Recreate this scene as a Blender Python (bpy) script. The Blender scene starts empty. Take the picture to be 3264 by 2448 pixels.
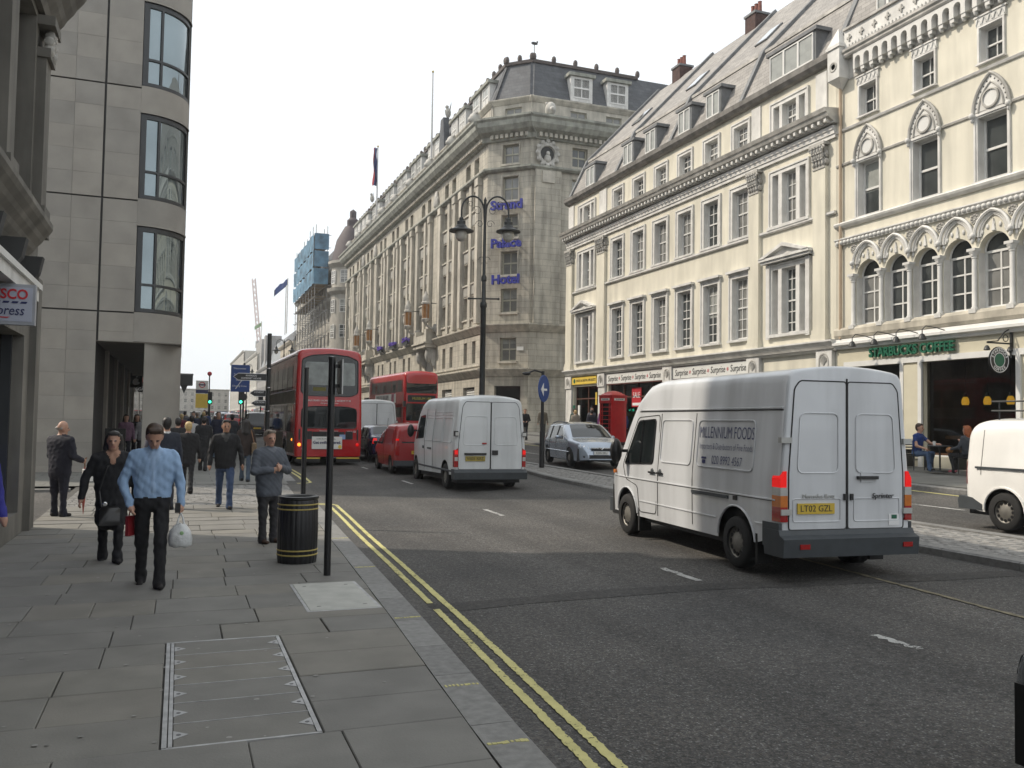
import bpy, bmesh, math, random
import numpy as np
from mathutils import Vector, Matrix
sc = bpy.context.scene
COL = sc.collection
PI = math.pi
rad = math.radians
# ---------------------------------------------------------------- camera
cam_d = bpy.data.cameras.new('camera'); cam = bpy.data.objects.new('camera', cam_d); COL.objects.link(cam)
YAW, PITCH, ROLL = rad(20.7), rad(2.45), rad(0.9)
_f = Vector((math.sin(YAW)*math.cos(PITCH), math.cos(YAW)*math.cos(PITCH), math.sin(PITCH)))
_r = Vector((math.cos(YAW), -math.sin(YAW), 0)); _u = _r.cross(_f)
_r2 = _r*math.cos(ROLL) + _u*math.sin(ROLL); _u2 = -_r*math.sin(ROLL) + _u*math.cos(ROLL)
cam.matrix_world = Matrix(((_r2.x, _u2.x, -_f.x, 0), (_r2.y, _u2.y, -_f.y, 0), (_r2.z, _u2.z, -_f.z, 1.88), (0, 0, 0, 1)))
cam_d.sensor_width = 36; cam_d.lens = 2800/3264*36; cam_d.clip_end = 3000; cam_d.clip_start = 0.05
sc.camera = cam
# ---------------------------------------------------------------- sky, sun, exposure
SUN_EL = rad(44); SUN_DIR = Vector((-0.861, 0.508, 0)).normalized()      # towards the sun, along the ground
w = bpy.data.worlds.new('World'); sc.world = w; w.use_nodes = True
nt = w.node_tree; bg = nt.nodes['Background']
sky = nt.nodes.new('ShaderNodeTexSky'); sky.sky_type = 'NISHITA'; sky.sun_disc = False
sky.sun_elevation = SUN_EL; sky.sun_rotation = math.atan2(SUN_DIR.x, SUN_DIR.y)
sky.dust_density = 6.0; sky.air_density = 1.0; sky.ozone_density = 1.0
mx = nt.nodes.new('ShaderNodeMix'); mx.data_type = 'RGBA'; mx.inputs[0].default_value = 0.80
nt.links.new(sky.outputs[0], mx.inputs[6]); mx.inputs[7].default_value = (12.5, 13.0, 13.3, 1)   # thin white cloud over the whole sky
nt.links.new(mx.outputs[2], bg.inputs[0]); bg.inputs[1].default_value = 0.10
sun_d = bpy.data.lights.new('sun', 'SUN'); sun = bpy.data.objects.new('sun', sun_d); COL.objects.link(sun)
sun_d.energy = 3.6; sun_d.angle = rad(1.2); sun_d.color = (1.0, 0.90, 0.76)
_sd = Vector((SUN_DIR.x*math.cos(SUN_EL), SUN_DIR.y*math.cos(SUN_EL), math.sin(SUN_EL)))
sun.rotation_euler = _sd.to_track_quat('Z', 'Y').to_euler()
sc.view_settings.view_transform = 'Standard'; sc.view_settings.look = 'None'; sc.view_settings.gamma = 1
sc.view_settings.exposure = 0.08; sc.view_settings.use_curve_mapping = False
sc.cycles.max_bounces = 5; sc.cycles.diffuse_bounces = 2; sc.cycles.glossy_bounces = 3; sc.cycles.transmission_bounces = 3; sc.cycles.transparent_max_bounces = 8
random.seed(7)
# ---------------------------------------------------------------- ground heights
def clamp(v, a, b): return max(a, min(b, v))
def gz(x, y):                       # carriageway
    s = 0.011*clamp(y-15, 0, 130)
    if x < 2.5: return s-0.10
    if x < 7: return s-0.10+0.011*(x-2.5)
    return s-0.05+0.04*min(x-7, 15)
def pz(x, y): return 0.011*clamp(y-15, 0, 130)   # left footway
def kerb_x(y):
    t = [(-10,1.7),(0,1.85),(4.4,1.98),(8.3,2.25),(12,2.47),(17.7,2.78),(27.8,3.25),(60,3.4),(300,3.4)]
    for (a, b), (c, d) in zip(t, t[1:]):
        if y <= c: return b+(d-b)*(y-a)/(c-a)
    return 3.4
# ---------------------------------------------------------------- mesh helpers
class MB:
    def __init__(s): s.v = []; s.f = []
    def add(s, vs, fs):
        o = len(s.v); s.v += [tuple(p) for p in vs]; s.f += [tuple(i+o for i in f) for f in fs]; return s
    def box(s, x0, x1, y0, y1, z0, z1):
        if x0 > x1: x0, x1 = x1, x0
        if y0 > y1: y0, y1 = y1, y0
        if z0 > z1: z0, z1 = z1, z0
        return s.add([(x0,y0,z0),(x1,y0,z0),(x1,y1,z0),(x0,y1,z0),(x0,y0,z1),(x1,y0,z1),(x1,y1,z1),(x0,y1,z1)],
              [(0,3,2,1),(4,5,6,7),(0,1,5,4),(1,2,6,5),(2,3,7,6),(3,0,4,7)])
    def bbox(s, x0, x1, y0, y1, z0, z1, b=0.01):    # box with chamfered top edges
        return s.add([(x0,y0,z0),(x1,y0,z0),(x1,y1,z0),(x0,y1,z0),(x0,y0,z1-b),(x1,y0,z1-b),(x1,y1,z1-b),(x0,y1,z1-b),
               (x0+b,y0+b,z1),(x1-b,y0+b,z1),(x1-b,y1-b,z1),(x0+b,y1-b,z1)],
              [(0,3,2,1),(0,1,5,4),(1,2,6,5),(2,3,7,6),(3,0,4,7),(4,5,9,8),(5,6,10,9),(6,7,11,10),(7,4,8,11),(8,9,10,11)])
    def quad(s, a, b, c, d): return s.add([a,b,c,d], [(0,1,2,3)])
    def poly(s, ps): return s.add(ps, [tuple(range(len(ps)))])
    def prism(s, ps, axis, a, b):
        n = len(ps)
        def P(p, t):
            if axis == 'x': return (t, p[0], p[1])
            if axis == 'y': return (p[0], t, p[1])
            return (p[0], p[1], t)
        return s.add([P(p, a) for p in ps]+[P(p, b) for p in ps],
              [tuple(range(n))[::-1], tuple(range(n, 2*n))]+[(i, (i+1) % n, n+(i+1) % n, n+i) for i in range(n)])
    def profile(s, ps, a, b):     # moulding: (y,z) profile run along x
        return s.prism(ps, 'x', a, b)
    def tube(s, path, r, n=8, cap=True, closed=False):
        P = [Vector(p) for p in path]; m = len(P); rs = r if isinstance(r, (list, tuple)) else [r]*m
        o = len(s.v); up = None; fs = []
        for i in range(m):
            if closed: t = P[(i+1) % m]-P[i-1]
            else: t = (P[min(i+1, m-1)]-P[max(i-1, 0)])
            t = t.normalized() if t.length > 1e-9 else Vector((0, 0, 1))
            if up is None: up = Vector((0,0,1)) if abs(t.z) < .9 else Vector((1,0,0))
            x = t.cross(up)
            if x.length < 1e-4: x = t.cross(Vector((0, 1, 0.3)))
            x.normalize(); y = x.cross(t).normalized(); up = y
            for k in range(n):
                a = 2*PI*k/n; s.v.append(tuple(P[i]+(x*math.cos(a)+y*math.sin(a))*rs[i]))
        for i in range(m if closed else m-1):
            j = (i+1) % m
            for k in range(n): fs.append((o+i*n+k, o+i*n+(k+1) % n, o+j*n+(k+1) % n, o+j*n+k))
        if cap and not closed: fs.append(tuple(o+k for k in range(n))[::-1]); fs.append(tuple(o+(m-1)*n+k for k in range(n)))
        s.f += fs; return s
    def lathe(s, prof, c=(0,0,0), n=16, axis='z', a0=0, a1=2*PI, cap=True):
        o = len(s.v); full = abs(a1-a0-2*PI) < 1e-6; m = n if full else n+1
        for (r, z) in prof:
            for k in range(m):
                a = a0+(a1-a0)*k/n; p = (r*math.cos(a), r*math.sin(a), z)
                if axis == 'y': p = (p[0], z, p[1])
                if axis == 'x': p = (z, p[0], p[1])
                s.v.append((p[0]+c[0], p[1]+c[1], p[2]+c[2]))
        for i in range(len(prof)-1):
            for k in range(n):
                k2 = (k+1) % m; s.f.append((o+i*m+k, o+i*m+k2, o+(i+1)*m+k2, o+(i+1)*m+k))
        if full and cap:
            if prof[0][0] > 1e-4: s.f.append(tuple(o+k for k in range(m))[::-1])
            if prof[-1][0] > 1e-4: s.f.append(tuple(o+(len(prof)-1)*m+k for k in range(m)))
        return s
    def ball(s, c, r, n=10, m=7):
        rx, ry, rz = r if isinstance(r, (tuple, list)) else (r, r, r); o = len(s.v)
        for i in range(m+1):
            t = PI*i/m
            for k in range(n):
                a = 2*PI*k/n; s.v.append((c[0]+rx*math.sin(t)*math.cos(a), c[1]+ry*math.sin(t)*math.sin(a), c[2]+rz*math.cos(t)))
        for i in range(m):
            for k in range(n): s.f.append((o+i*n+k, o+(i+1)*n+k, o+(i+1)*n+(k+1) % n, o+i*n+(k+1) % n))
        return s
    def mesh(s, name, mat=None, smooth=False):
        me = bpy.data.meshes.new(name); me.from_pydata(s.v, [], s.f)
        if mat: me.materials.append(mat)
        if smooth:
            me.polygons.foreach_set('use_smooth', [True]*len(me.polygons)); me.set_sharp_from_angle(angle=rad(smooth if smooth > 1 else 38))
        me.update(); return me
    def build(s, name, mat, parent=None, loc=(0,0,0), rz=0, smooth=False):
        return put(name, s.mesh(name, mat, smooth), parent, loc, rz)
def put(name, me, parent=None, loc=(0,0,0), rz=0):
    o = bpy.data.objects.new(name, me); COL.objects.link(o); o.location = loc
    if rz: o.rotation_euler[2] = rz
    if parent: o.parent = parent
    return o
def tag(o, label=None, cat=None, group=None, kind=None):
    if label: o['label'] = label
    if cat: o['category'] = cat
    if group: o['group'] = group
    if kind: o['kind'] = kind
    return o
def thing(name, loc, rz, label, cat, group=None):
    o = bpy.data.objects.new(name, None); COL.objects.link(o); o.location = loc; o.rotation_euler[2] = rz
    o.empty_display_size = 0.2
    return tag(o, label, cat, group)
def copy_tree(o, parent=None):
    c = o.copy(); COL.objects.link(c)
    if parent: c.parent = parent
    for ch in o.children: copy_tree(ch, c)
    return c
_txt = {}
def text_obj(body, size, mat, parent, loc, rot, name='lettering', ext=0.004, sx=1.0, shear=0, align='CENTER', bold=0):
    cu = bpy.data.curves.new('t', 'FONT'); cu.body = body; cu.size = size; cu.extrude = ext; cu.align_x = align; cu.align_y = 'CENTER'; cu.shear = shear
    cu.offset = bold; cu.resolution_u = 3
    t = bpy.data.objects.new('t', cu); me = bpy.data.meshes.new_from_object(t); bpy.data.objects.remove(t)
    me.materials.clear(); me.materials.append(mat)
    o = bpy.data.objects.new(name, me); COL.objects.link(o); o.location = loc; o.rotation_euler = rot; o.scale = (sx, 1, 1)
    if parent: o.parent = parent
    return o
# ---------------------------------------------------------------- materials
_m = {}
def lin(c): return tuple(((v/12.92) if v <= 0.04045 else ((v+0.055)/1.055)**2.4) for v in c)
def mat(name, col, rough=0.6, var=0.12, scale=2.0, bump=0.0, bscale=40.0, metal=0.0, spec=0.5, coat=0.0, emit=None, estr=0, stain=0.0, brick=None, trans=0):
    if name in _m: return _m[name]
    m = bpy.data.materials.new(name); m.use_nodes = True; n = m.node_tree.nodes; l = m.node_tree.links; _m[name] = m
    b = n['Principled BSDF']; b.inputs['Roughness'].default_value = rough; b.inputs['Metallic'].default_value = metal
    b.inputs['Specular IOR Level'].default_value = spec; b.inputs['Coat Weight'].default_value = coat
    if trans: b.inputs['Transmission Weight'].default_value = trans
    if emit: b.inputs['Emission Color'].default_value = (*emit, 1); b.inputs['Emission Strength'].default_value = estr
    b.inputs['Base Color'].default_value = (*col, 1)
    tc = n.new('ShaderNodeTexCoord'); out = None
    if var or stain or brick:
        rgb = n.new('ShaderNodeRGB'); rgb.outputs[0].default_value = (*col, 1); out = rgb.outputs[0]
    if brick:       # (width, height, mortar, mortar colour factor, block variation)
        sx = n.new('ShaderNodeSeparateXYZ'); l.new(tc.outputs['Object'], sx.inputs[0])
        ad = n.new('ShaderNodeMath'); ad.operation = 'ADD'; l.new(sx.outputs[0], ad.inputs[0]); l.new(sx.outputs[1], ad.inputs[1])
        cx = n.new('ShaderNodeCombineXYZ'); l.new(ad.outputs[0], cx.inputs[0]); l.new(sx.outputs[2], cx.inputs[1])
        if len(brick) > 5: l.new(sx.outputs[0], cx.inputs[0]); l.new(sx.outputs[1], cx.inputs[1])
        bk = n.new('ShaderNodeTexBrick'); l.new(cx.outputs[0], bk.inputs[0])
        bk.inputs['Scale'].default_value = 1; bk.inputs['Brick Width'].default_value = brick[0]; bk.inputs['Row Height'].default_value = brick[1]
        bk.inputs['Mortar Size'].default_value = brick[2]; bk.inputs['Mortar Smooth'].default_value = 0.3
        v = brick[4]; bk.inputs['Color1'].default_value = (1-v, 1-v, 1-v, 1); bk.inputs['Color2'].default_value = (1+v, 1+v, 1+v*.9, 1)
        bk.inputs['Mortar'].default_value = (brick[3],)*3+(1,)
        mm = n.new('ShaderNodeMix'); mm.data_type = 'RGBA'; mm.blend_type = 'MULTIPLY'; mm.inputs[0].default_value = 1
        l.new(out, mm.inputs[6]); l.new(bk.outputs['Color'], mm.inputs[7]); out = mm.outputs[2]
    def noisemul(scale, lo, hi, src, vec, p0=0.3, p1=0.7, detail=5):
        nz = n.new('ShaderNodeTexNoise'); nz.inputs['Scale'].default_value = scale; nz.inputs['Detail'].default_value = detail; l.new(vec, nz.inputs['Vector'])
        mr = n.new('ShaderNodeMapRange'); mr.inputs[1].default_value = p0; mr.inputs[2].default_value = p1; mr.inputs[3].default_value = lo; mr.inputs[4].default_value = hi
        l.new(nz.outputs[0], mr.inputs[0])
        mm = n.new('ShaderNodeMix'); mm.data_type = 'RGBA'; mm.blend_type = 'MULTIPLY'; mm.inputs[0].default_value = 1
        l.new(src, mm.inputs[6]); l.new(mr.outputs[0], mm.inputs[7]); return mm.outputs[2]
    if var: out = noisemul(scale, 1-var, 1+var, out, tc.outputs['Object'])
    if stain:      # weathering that runs down the face
        mp = n.new('ShaderNodeMapping'); mp.inputs['Scale'].default_value = (1.6, 1.6, 0.22); l.new(tc.outputs['Object'], mp.inputs[0])
        out = noisemul(1.4, 1-stain, 1.04, out, mp.outputs[0], 0.35, 0.6, 8)
    if out: l.new(out, b.inputs['Base Color'])
    if bump:
        nz = n.new('ShaderNodeTexNoise'); nz.inputs['Scale'].default_value = bscale; nz.inputs['Detail'].default_value = 4; l.new(tc.outputs['Object'], nz.inputs['Vector'])
        bp = n.new('ShaderNodeBump'); bp.inputs['Strength'].default_value = bump; bp.inputs['Distance'].default_value = 0.02
        l.new(nz.outputs[0], bp.inputs['Height']); l.new(bp.outputs[0], b.inputs['Normal'])
    return m
M = dict(
 black=mat('black_paint', (.012,.012,.013), .35, .2, 6), iron=mat('cast_iron', (.02,.022,.022), .45, .2, 8),
 glass=mat('window_glass', (.05,.056,.056), .04, .5, .7, spec=.8), glass2=mat('window_glass_pale', (.19,.19,.18), .06, .45, .6, spec=.8),
 net=mat('net_curtain_glass', (.30,.31,.29), .12, .25, 1.5, spec=.6), dglass=mat('vehicle_glass', (.012,.015,.016), .03, .2, 1, spec=.6),
 bglass=mat('curved_blue_glass', (.10,.15,.18), .03, .25, .5, spec=1.0, coat=.6),
 shopglass=mat('shop_glass', (.014,.014,.012), .03, .4, .6, spec=.45),
 white=mat('white_paint', (.66,.655,.63), .5, .06, 3), trim=mat('pale_trim_paint', (.655,.645,.615), .6, .12, 2.5, stain=.15),
 cream=mat('cream_stucco', (.67,.635,.53), .75, .07, .8, bump=.05, bscale=30, stain=.13), creamd=mat('cream_panel', (.56,.52,.40), .7, .06, 2),
 grime=mat('weathered_moulding', (.47,.455,.42), .8, .22, 3, stain=.25), lead=mat('roof_lead', (.15,.155,.16), .6, .25, 3),
 slate=mat('roof_slate', (.27,.255,.24), .7, .14, 2, brick=(.42,.20,.012,.55,.16)), dslate=mat('dark_roof_slate', (.075,.08,.09), .65, .2, 2, brick=(.5,.28,.012,.6,.18)),
 hotel=mat('portland_stone', (.455,.425,.36), .8, .14, 1.0, stain=.32, brick=(1.3,.46,.018,.66,.06)),
 hotelp=mat('portland_stone_plain', (.49,.46,.395), .8, .16, 1.4, stain=.3), green=mat('copper_moulding', (.32,.325,.285), .8, .25, 2, stain=.3),
 winpaint=mat('old_window_paint', (.40,.385,.31), .6, .12, 3), red=mat('brick_red', (.20,.07,.05), .8, .25, 5),
 stonep=mat('smooth_stone_panel', (.295,.278,.25), .75, .12, 1.1, bump=.03, bscale=60), skyl=mat('skylight_glass', (.75,.78,.8), .05, .05, 1, metal=.9), gut=mat('stained_gutter', (.20,.19,.175), .8, .25, 3, stain=.3), joint=mat('dark_joint', (.05,.05,.05), .8, 0),
 frame=mat('dark_metal_frame', (.035,.038,.042), .4, .1, 4), tesco=mat('old_grey_stone', (.17,.16,.14), .85, .2, 1.2, stain=.35),
 
 rubber=mat('tyre_rubber', (.015,.015,.015), .8, .2, 10), rim=mat('steel_rim', (.20,.19,.17), .5, .25, 9, metal=.5), rimd=mat('dark_rim', (.12,.12,.12), .5, .2, 6, metal=.4),
 plastic=mat('grey_bumper_plastic', (.045,.052,.058), .55, .15, 5), chrome=mat('chrome', (.6,.6,.6), .15, 0, metal=1),
 redglow=mat('lit_tail_lamp', (.5,.005,.005), .2, 0, emit=(1,.004,.003), estr=.45), redl=mat('tail_lamp_red', (.32,.012,.012), .18, .1, 8, coat=.5), amber=mat('indicator_amber', (.55,.16,.02), .2, .1, 8, coat=.5),
 amberg=mat('lit_indicator', (.8,.2,.02), .2, 0, emit=(1,.3,.03), estr=2.2), clear=mat('lamp_clear', (.45,.45,.43), .12, .1, 8, coat=.5), plate=mat('yellow_plate', (.58,.40,.04), .5, .05, 8),
 navy=mat('navy_lettering', (.02,.025,.10), .5, 0), blackink=mat('black_lettering', (.02,.02,.02), .5, 0), greenl=mat('green_lettering', (.01,.11,.06), .45, .05, 4), whitel=mat('white_lettering', (.75,.75,.75), .5, 0),
 blue=mat('blue_lettering', (.035,.04,.30), .4, .1, 5), redink=mat('red_lettering', (.50,.02,.03), .5, 0), gold=mat('gold_band', (.42,.33,.10), .45, .1, 8),
 paper=mat('white_sign_board', (.70,.70,.67), .5, .05, 3), ybl=mat('yellow_sign_board', (.72,.52,.08), .5, .05, 3), bluesign=mat('blue_sign', (.01,.05,.22), .4, .1, 3), redsign=mat('red_sign_board', (.45,.02,.03), .5, .05, 3),
 wood=mat('warm_wood', (.22,.10,.04), .5, .25, 6), kiosk=mat('telephone_box_red', (.42,.012,.014), .3, .1, 4, coat=.4),
 busred=mat('bus_red_paint', (.40,.014,.016), .25, .08, 2, coat=.6), busgrey=mat('dirty_bus_side', (.15,.13,.10), .6, .3, 3), skirt=mat('bus_black_skirt', (.012,.012,.013), .6, .1, 4),
)

def worn(name, col, cut):      # paint worn through in spots
    m = mat(name, col, .75, .15, 6); n = m.node_tree.nodes; l = m.node_tree.links; tc = n.new('ShaderNodeTexCoord')
    z = n.new('ShaderNodeTexNoise'); z.inputs['Scale'].default_value = 26; z.inputs['Detail'].default_value = 8; z.inputs['Roughness'].default_value = .75; l.new(tc.outputs['Object'], z.inputs[0])
    z2 = n.new('ShaderNodeTexNoise'); z2.inputs['Scale'].default_value = 1.3; l.new(tc.outputs['Object'], z2.inputs[0]); ad = n.new('ShaderNodeMath'); ad.operation = 'MULTIPLY_ADD'; l.new(z2.outputs[0], ad.inputs[0]); ad.inputs[1].default_value = .45; l.new(z.outputs[0], ad.inputs[2])
    r = n.new('ShaderNodeMapRange'); r.inputs[1].default_value = cut-.02; r.inputs[2].default_value = cut+.03; l.new(ad.outputs[0], r.inputs[0]); t = n.new('ShaderNodeBsdfTransparent'); x = n.new('ShaderNodeMixShader')
    l.new(r.outputs[0], x.inputs[0]); l.new(t.outputs[0], x.inputs[1]); l.new(n['Principled BSDF'].outputs[0], x.inputs[2]); l.new(x.outputs[0], n['Material Output'].inputs[0]); return m
M['yell'] = worn('yellow_line_paint', (.50,.46,.19), .60); M['wline'] = worn('white_line_paint', (.38,.38,.365), .66)
# ================================================================ ground, carriageway, footways
def asphalt(name, base, spk):
    m = bpy.data.materials.new(name); m.use_nodes = True; n = m.node_tree.nodes; l = m.node_tree.links; b = n['Principled BSDF']
    tc = n.new('ShaderNodeTexCoord')
    def noise(s, d=4):
        z = n.new('ShaderNodeTexNoise'); z.inputs['Scale'].default_value = s; z.inputs['Detail'].default_value = d; l.new(tc.outputs['Object'], z.inputs[0]); return z
    def ramp(src, stops):
        r = n.new('ShaderNodeValToRGB'); l.new(src, r.inputs[0]); e = r.color_ramp.elements
        e[0].position, e[0].color = stops[0]; e[1].position, e[1].color = stops[-1]
        for s in stops[1:-1]: k = e.new(s[0]); k.color = s[1]
        return r
    def c(v, t=(1, 1, 1)): return (v*t[0], v*t[1], v*t[2], 1)
    big = ramp(noise(.45, 6).outputs[0], [(.3, c(base*.78)), (.7, c(base*1.25, (1.03, 1, .96)))])
    vo = n.new('ShaderNodeTexVoronoi'); vo.inputs['Scale'].default_value = 85; l.new(tc.outputs['Object'], vo.inputs['Vector'])
    st = ramp(vo.outputs['Color'], [(.0, c(.65)), (.55, c(1)), (.8, c(1.2, (1.1, 1, .9))), (.95, c(1.8*spk)), (1, c(2.8*spk))])
    sp2 = n.new('ShaderNodeSeparateXYZ'); l.new(vo.outputs['Color'], sp2.inputs[0]); l.new(sp2.outputs[0], st.inputs[0])
    mm = n.new('ShaderNodeMix'); mm.data_type = 'RGBA'; mm.blend_type = 'MULTIPLY'; mm.inputs[0].default_value = 1
    l.new(big.outputs[0], mm.inputs[6]); l.new(st.outputs[0], mm.inputs[7])
    fine = ramp(noise(22, 6).outputs[0], [(.35, c(.72)), (.65, c(1.28))])
    m2 = n.new('ShaderNodeMix'); m2.data_type = 'RGBA'; m2.blend_type = 'MULTIPLY'; m2.inputs[0].default_value = 1
    l.new(mm.outputs[2], m2.inputs[6]); l.new(fine.outputs[0], m2.inputs[7]); mp = n.new('ShaderNodeMapping'); mp.inputs['Scale'].default_value = (1.1, .04, 1); l.new(tc.outputs['Object'], mp.inputs[0])
    z3 = n.new('ShaderNodeTexNoise'); z3.inputs['Scale'].default_value = 1; z3.inputs['Detail'].default_value = 5; l.new(mp.outputs[0], z3.inputs[0]); trk = ramp(z3.outputs[0], [(.35, c(.82)), (.65, c(1.16))])
    m3 = n.new('ShaderNodeMix'); m3.data_type = 'RGBA'; m3.blend_type = 'MULTIPLY'; m3.inputs[0].default_value = 1; l.new(m2.outputs[2], m3.inputs[6]); l.new(trk.outputs[0], m3.inputs[7])
    z4 = n.new('ShaderNodeTexNoise'); z4.inputs['Scale'].default_value = .9; z4.inputs['Detail'].default_value = 9; z4.inputs['Roughness'].default_value = .7; l.new(tc.outputs['Object'], z4.inputs[0]); oil = ramp(z4.outputs[0], [(.24, c(.6)), (.36, c(1))])
    m4 = n.new('ShaderNodeMix'); m4.data_type = 'RGBA'; m4.blend_type = 'MULTIPLY'; m4.inputs[0].default_value = 1; l.new(m3.outputs[2], m4.inputs[6]); l.new(oil.outputs[0], m4.inputs[7]); l.new(m4.outputs[2], b.inputs['Base Color'])
    b.inputs['Roughness'].default_value = .85; b.inputs['Specular IOR Level'].default_value = .3
    bp = n.new('ShaderNodeBump'); bp.inputs['Strength'].default_value = .5; bp.inputs['Distance'].default_value = .006
    l.new(vo.outputs['Distance'], bp.inputs['Height']); l.new(bp.outputs[0], b.inputs['Normal']); return m
m_road = asphalt('asphalt', .066, 1.0); m_trench = asphalt('asphalt_trench', .052, .6); m_gut = asphalt('gutter_asphalt', .082, .7)
m_slabs = [mat('york_slab_%d' % i, c, .78, .14, 2.2, bump=.12, bscale=55, stain=0) for i, c in enumerate([(.170,.164,.148),(.178,.170,.150),(.164,.159,.146),(.180,.170,.149),(.172,.167,.153),(.160,.155,.143)])]
m_kerb = [mat('granite_kerb_%d' % i, c, .7, .2, 14, bump=.1, bscale=80) for i, c in enumerate([(.185,.183,.175),(.205,.203,.195),(.17,.168,.162)])]
m_sett = mat('granite_sett', (.20,.195,.185), .75, .35, 7, bump=.2, bscale=30)
m_mort = mat('mortar_bed', (.075,.072,.066), .9, .3, 5); m_far = mat('paving_far', (.15,.15,.14), .8, .1, 1.5, brick=(.9,.62,.014,.5,.10,1))
m_steel = mat('cover_steel', (.36,.36,.36), .5, .25, 9, metal=.4); m_pale = mat('pale_concrete_cover', (.40,.40,.37), .8, .12, 5, bump=.1, bscale=60)
def sheet(name, mat_, poly_fn, off, kind='structure', parent=None, label=None):
    o = poly_fn.build(name, mat_, parent)
    if kind: o['kind'] = kind
    return o
def grid_sheet(xs, ys, zf):
    g = MB(); nx = len(xs)
    for y in ys:
        for x in xs: g.v.append((x, y, zf(x, y)))
    for j in range(len(ys)-1):
        for i in range(nx-1): a = j*nx+i; g.f.append((a, a+1, a+1+nx, a+nx))
    return g
g = grid_sheet([-900, -200, -60, -20, -3, 0, 2.5, 4, 5.5, 7, 10, 13, 16, 19, 22, 40, 200, 900], [-300, -30, 0, 5, 10, 15, 20, 30, 45, 60, 80, 100, 145, 200, 400, 1500], gz)
tag(g.build('road', m_road, smooth=60), kind='structure')
# left footway bed (slabs lie on it) and the far footway
def strip(xa, xb, ys, zf, off):
    g = MB()
    for y in ys: g.v += [(xa(y), y, zf(xa(y), y)+off), (xb(y), y, zf(xb(y), y)+off)]
    for j in range(len(ys)-1): a = 2*j; g.f.append((a, a+1, a+3, a+2))
    return g
def fr(a, b, s): 
    n = max(1, int(round((b-a)/s))); return [a+(b-a)*i/n for i in range(n+1)]
pave = tag(strip(lambda y: -2.35, lambda y: kerb_x(y)-.02, fr(-12, 25, 1), pz, -.025).build('pavement', m_mort), kind='structure')
farp = tag(strip(lambda y: -9 if y < 29.6 else -4.5, lambda y: kerb_x(y)-.28, fr(24.4, 420, 4), pz, .0).build('pavement', m_far), kind='structure')
nearp = tag(strip(lambda y: -2.35, lambda y: kerb_x(y)-.3, fr(-12, 3.2, 2), pz, .0).build('pavement', m_far), kind='structure')
# slabs
rnd = random.Random(11)
def slab(x0, x1, y0, y1, parent, gap=.006, thick=.05, name='paving_slab', mats=m_slabs, xl=None):
    z = pz((x0+x1)/2, (y0+y1)/2)+rnd.uniform(-.003, .002); b = .006
    t = [rnd.uniform(-.003, .003) for _ in range(4)]
    xr0, xr1 = (x1, x1) if xl is None else xl
    c = [(x0+gap, y0+gap), (xr0-gap, y0+gap), (xr1-gap, y1-gap), (x0+gap, y1-gap)]; cx = (x0+x1)/2; cy = (y0+y1)/2
    ins = [(p[0]+(b if p[0] < cx else -b), p[1]+(b if p[1] < cy else -b)) for p in c]
    mb = MB(); mb.add([(*p, z-thick) for p in c]+[(*p, z-b+t[i]) for i, p in enumerate(c)]+[(*p, z+t[i]) for i, p in enumerate(ins)],
        [(0,1,5,4),(1,2,6,5),(2,3,7,6),(3,0,4,7),(4,5,9,8),(5,6,10,9),(6,7,11,10),(7,4,8,11),(8,9,10,11)])
    o = mb.build(name, rnd.choice(mats), parent); return o
rows = [3.2, 3.95, 4.7, 5.4, 6.0, 6.62, 7.25, 7.9]
while rows[-1] < 19.2: rows.append(rows[-1]+rnd.uniform(.46, .72))
rows[-1] = 19.5
for y0, y1 in zip(rows, rows[1:]):
    segs = [(-2.3, kerb_x((y0+y1)/2)-.3)]
    if 5.39 < y0 < 7.89: segs = [(-2.3, -.05), (.87, segs[0][1])]
    for a, b in segs:
        x = a; last = b
        while x < last-.02:
            ww = rnd.choice([.55, .68, .8, .92, 1.05, 1.2])*rnd.uniform(.94, 1.06)
            if last-(x+ww) < .38: ww = last-x
            end = x+ww >= last-.02
            xl = (kerb_x(y0)-.3, kerb_x(y1)-.3) if (end and b > 1) else None
            slab(x, x+ww, y0, y1, pave, xl=xl, gap=rnd.uniform(.002, .006)); x += ww
# kerb stones
def kerb_run(parent, xa, zf, y0, y1, side=1, w=.3, step=1.05, top=0.0, name='kerb_stone', drop=.16):
    y = y0
    while y < y1-.05:
        e = min(y1, y+step*rnd.uniform(.8, 1.25)); g = .004
        if y1-e < .3: e = y1
        p = [(xa(y+g), y+g), (xa(e-g), e-g)]; mb = MB(); vs = []
        for (x, yy) in p:
            z = zf(x, yy)+top
            if side > 0: vs += [(x-w, yy, z-drop), (x, yy, z-drop), (x+.008, yy, z-.025), (x-.018, yy, z), (x-w, yy, z)]
            else: vs += [(x+w, yy, z-drop), (x, yy, z-drop), (x-.008, yy, z-.025), (x+.018, yy, z), (x+w, yy, z)]
        mb.add(vs, [(0,1,2,3,4)[::-1], (5,6,7,8,9)]+[(i, (i+1) % 5, 5+(i+1) % 5, 5+i) for i in range(5)])
        mb.build(name, rnd.choice(m_kerb), parent); y = e
kerb_run(pave, kerb_x, pz, 1.5, 20.2); kerb_run(pave, kerb_x, pz, 20.2, 25.4, top=-.06); kerb_run(farp, kerb_x, pz, 25.4, 66)
tag(strip(lambda y: kerb_x(y)-.3, kerb_x, fr(66, 420, 6), pz, .0).build('kerb_far', m_kerb[0], farp), kind='stuff')
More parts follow.
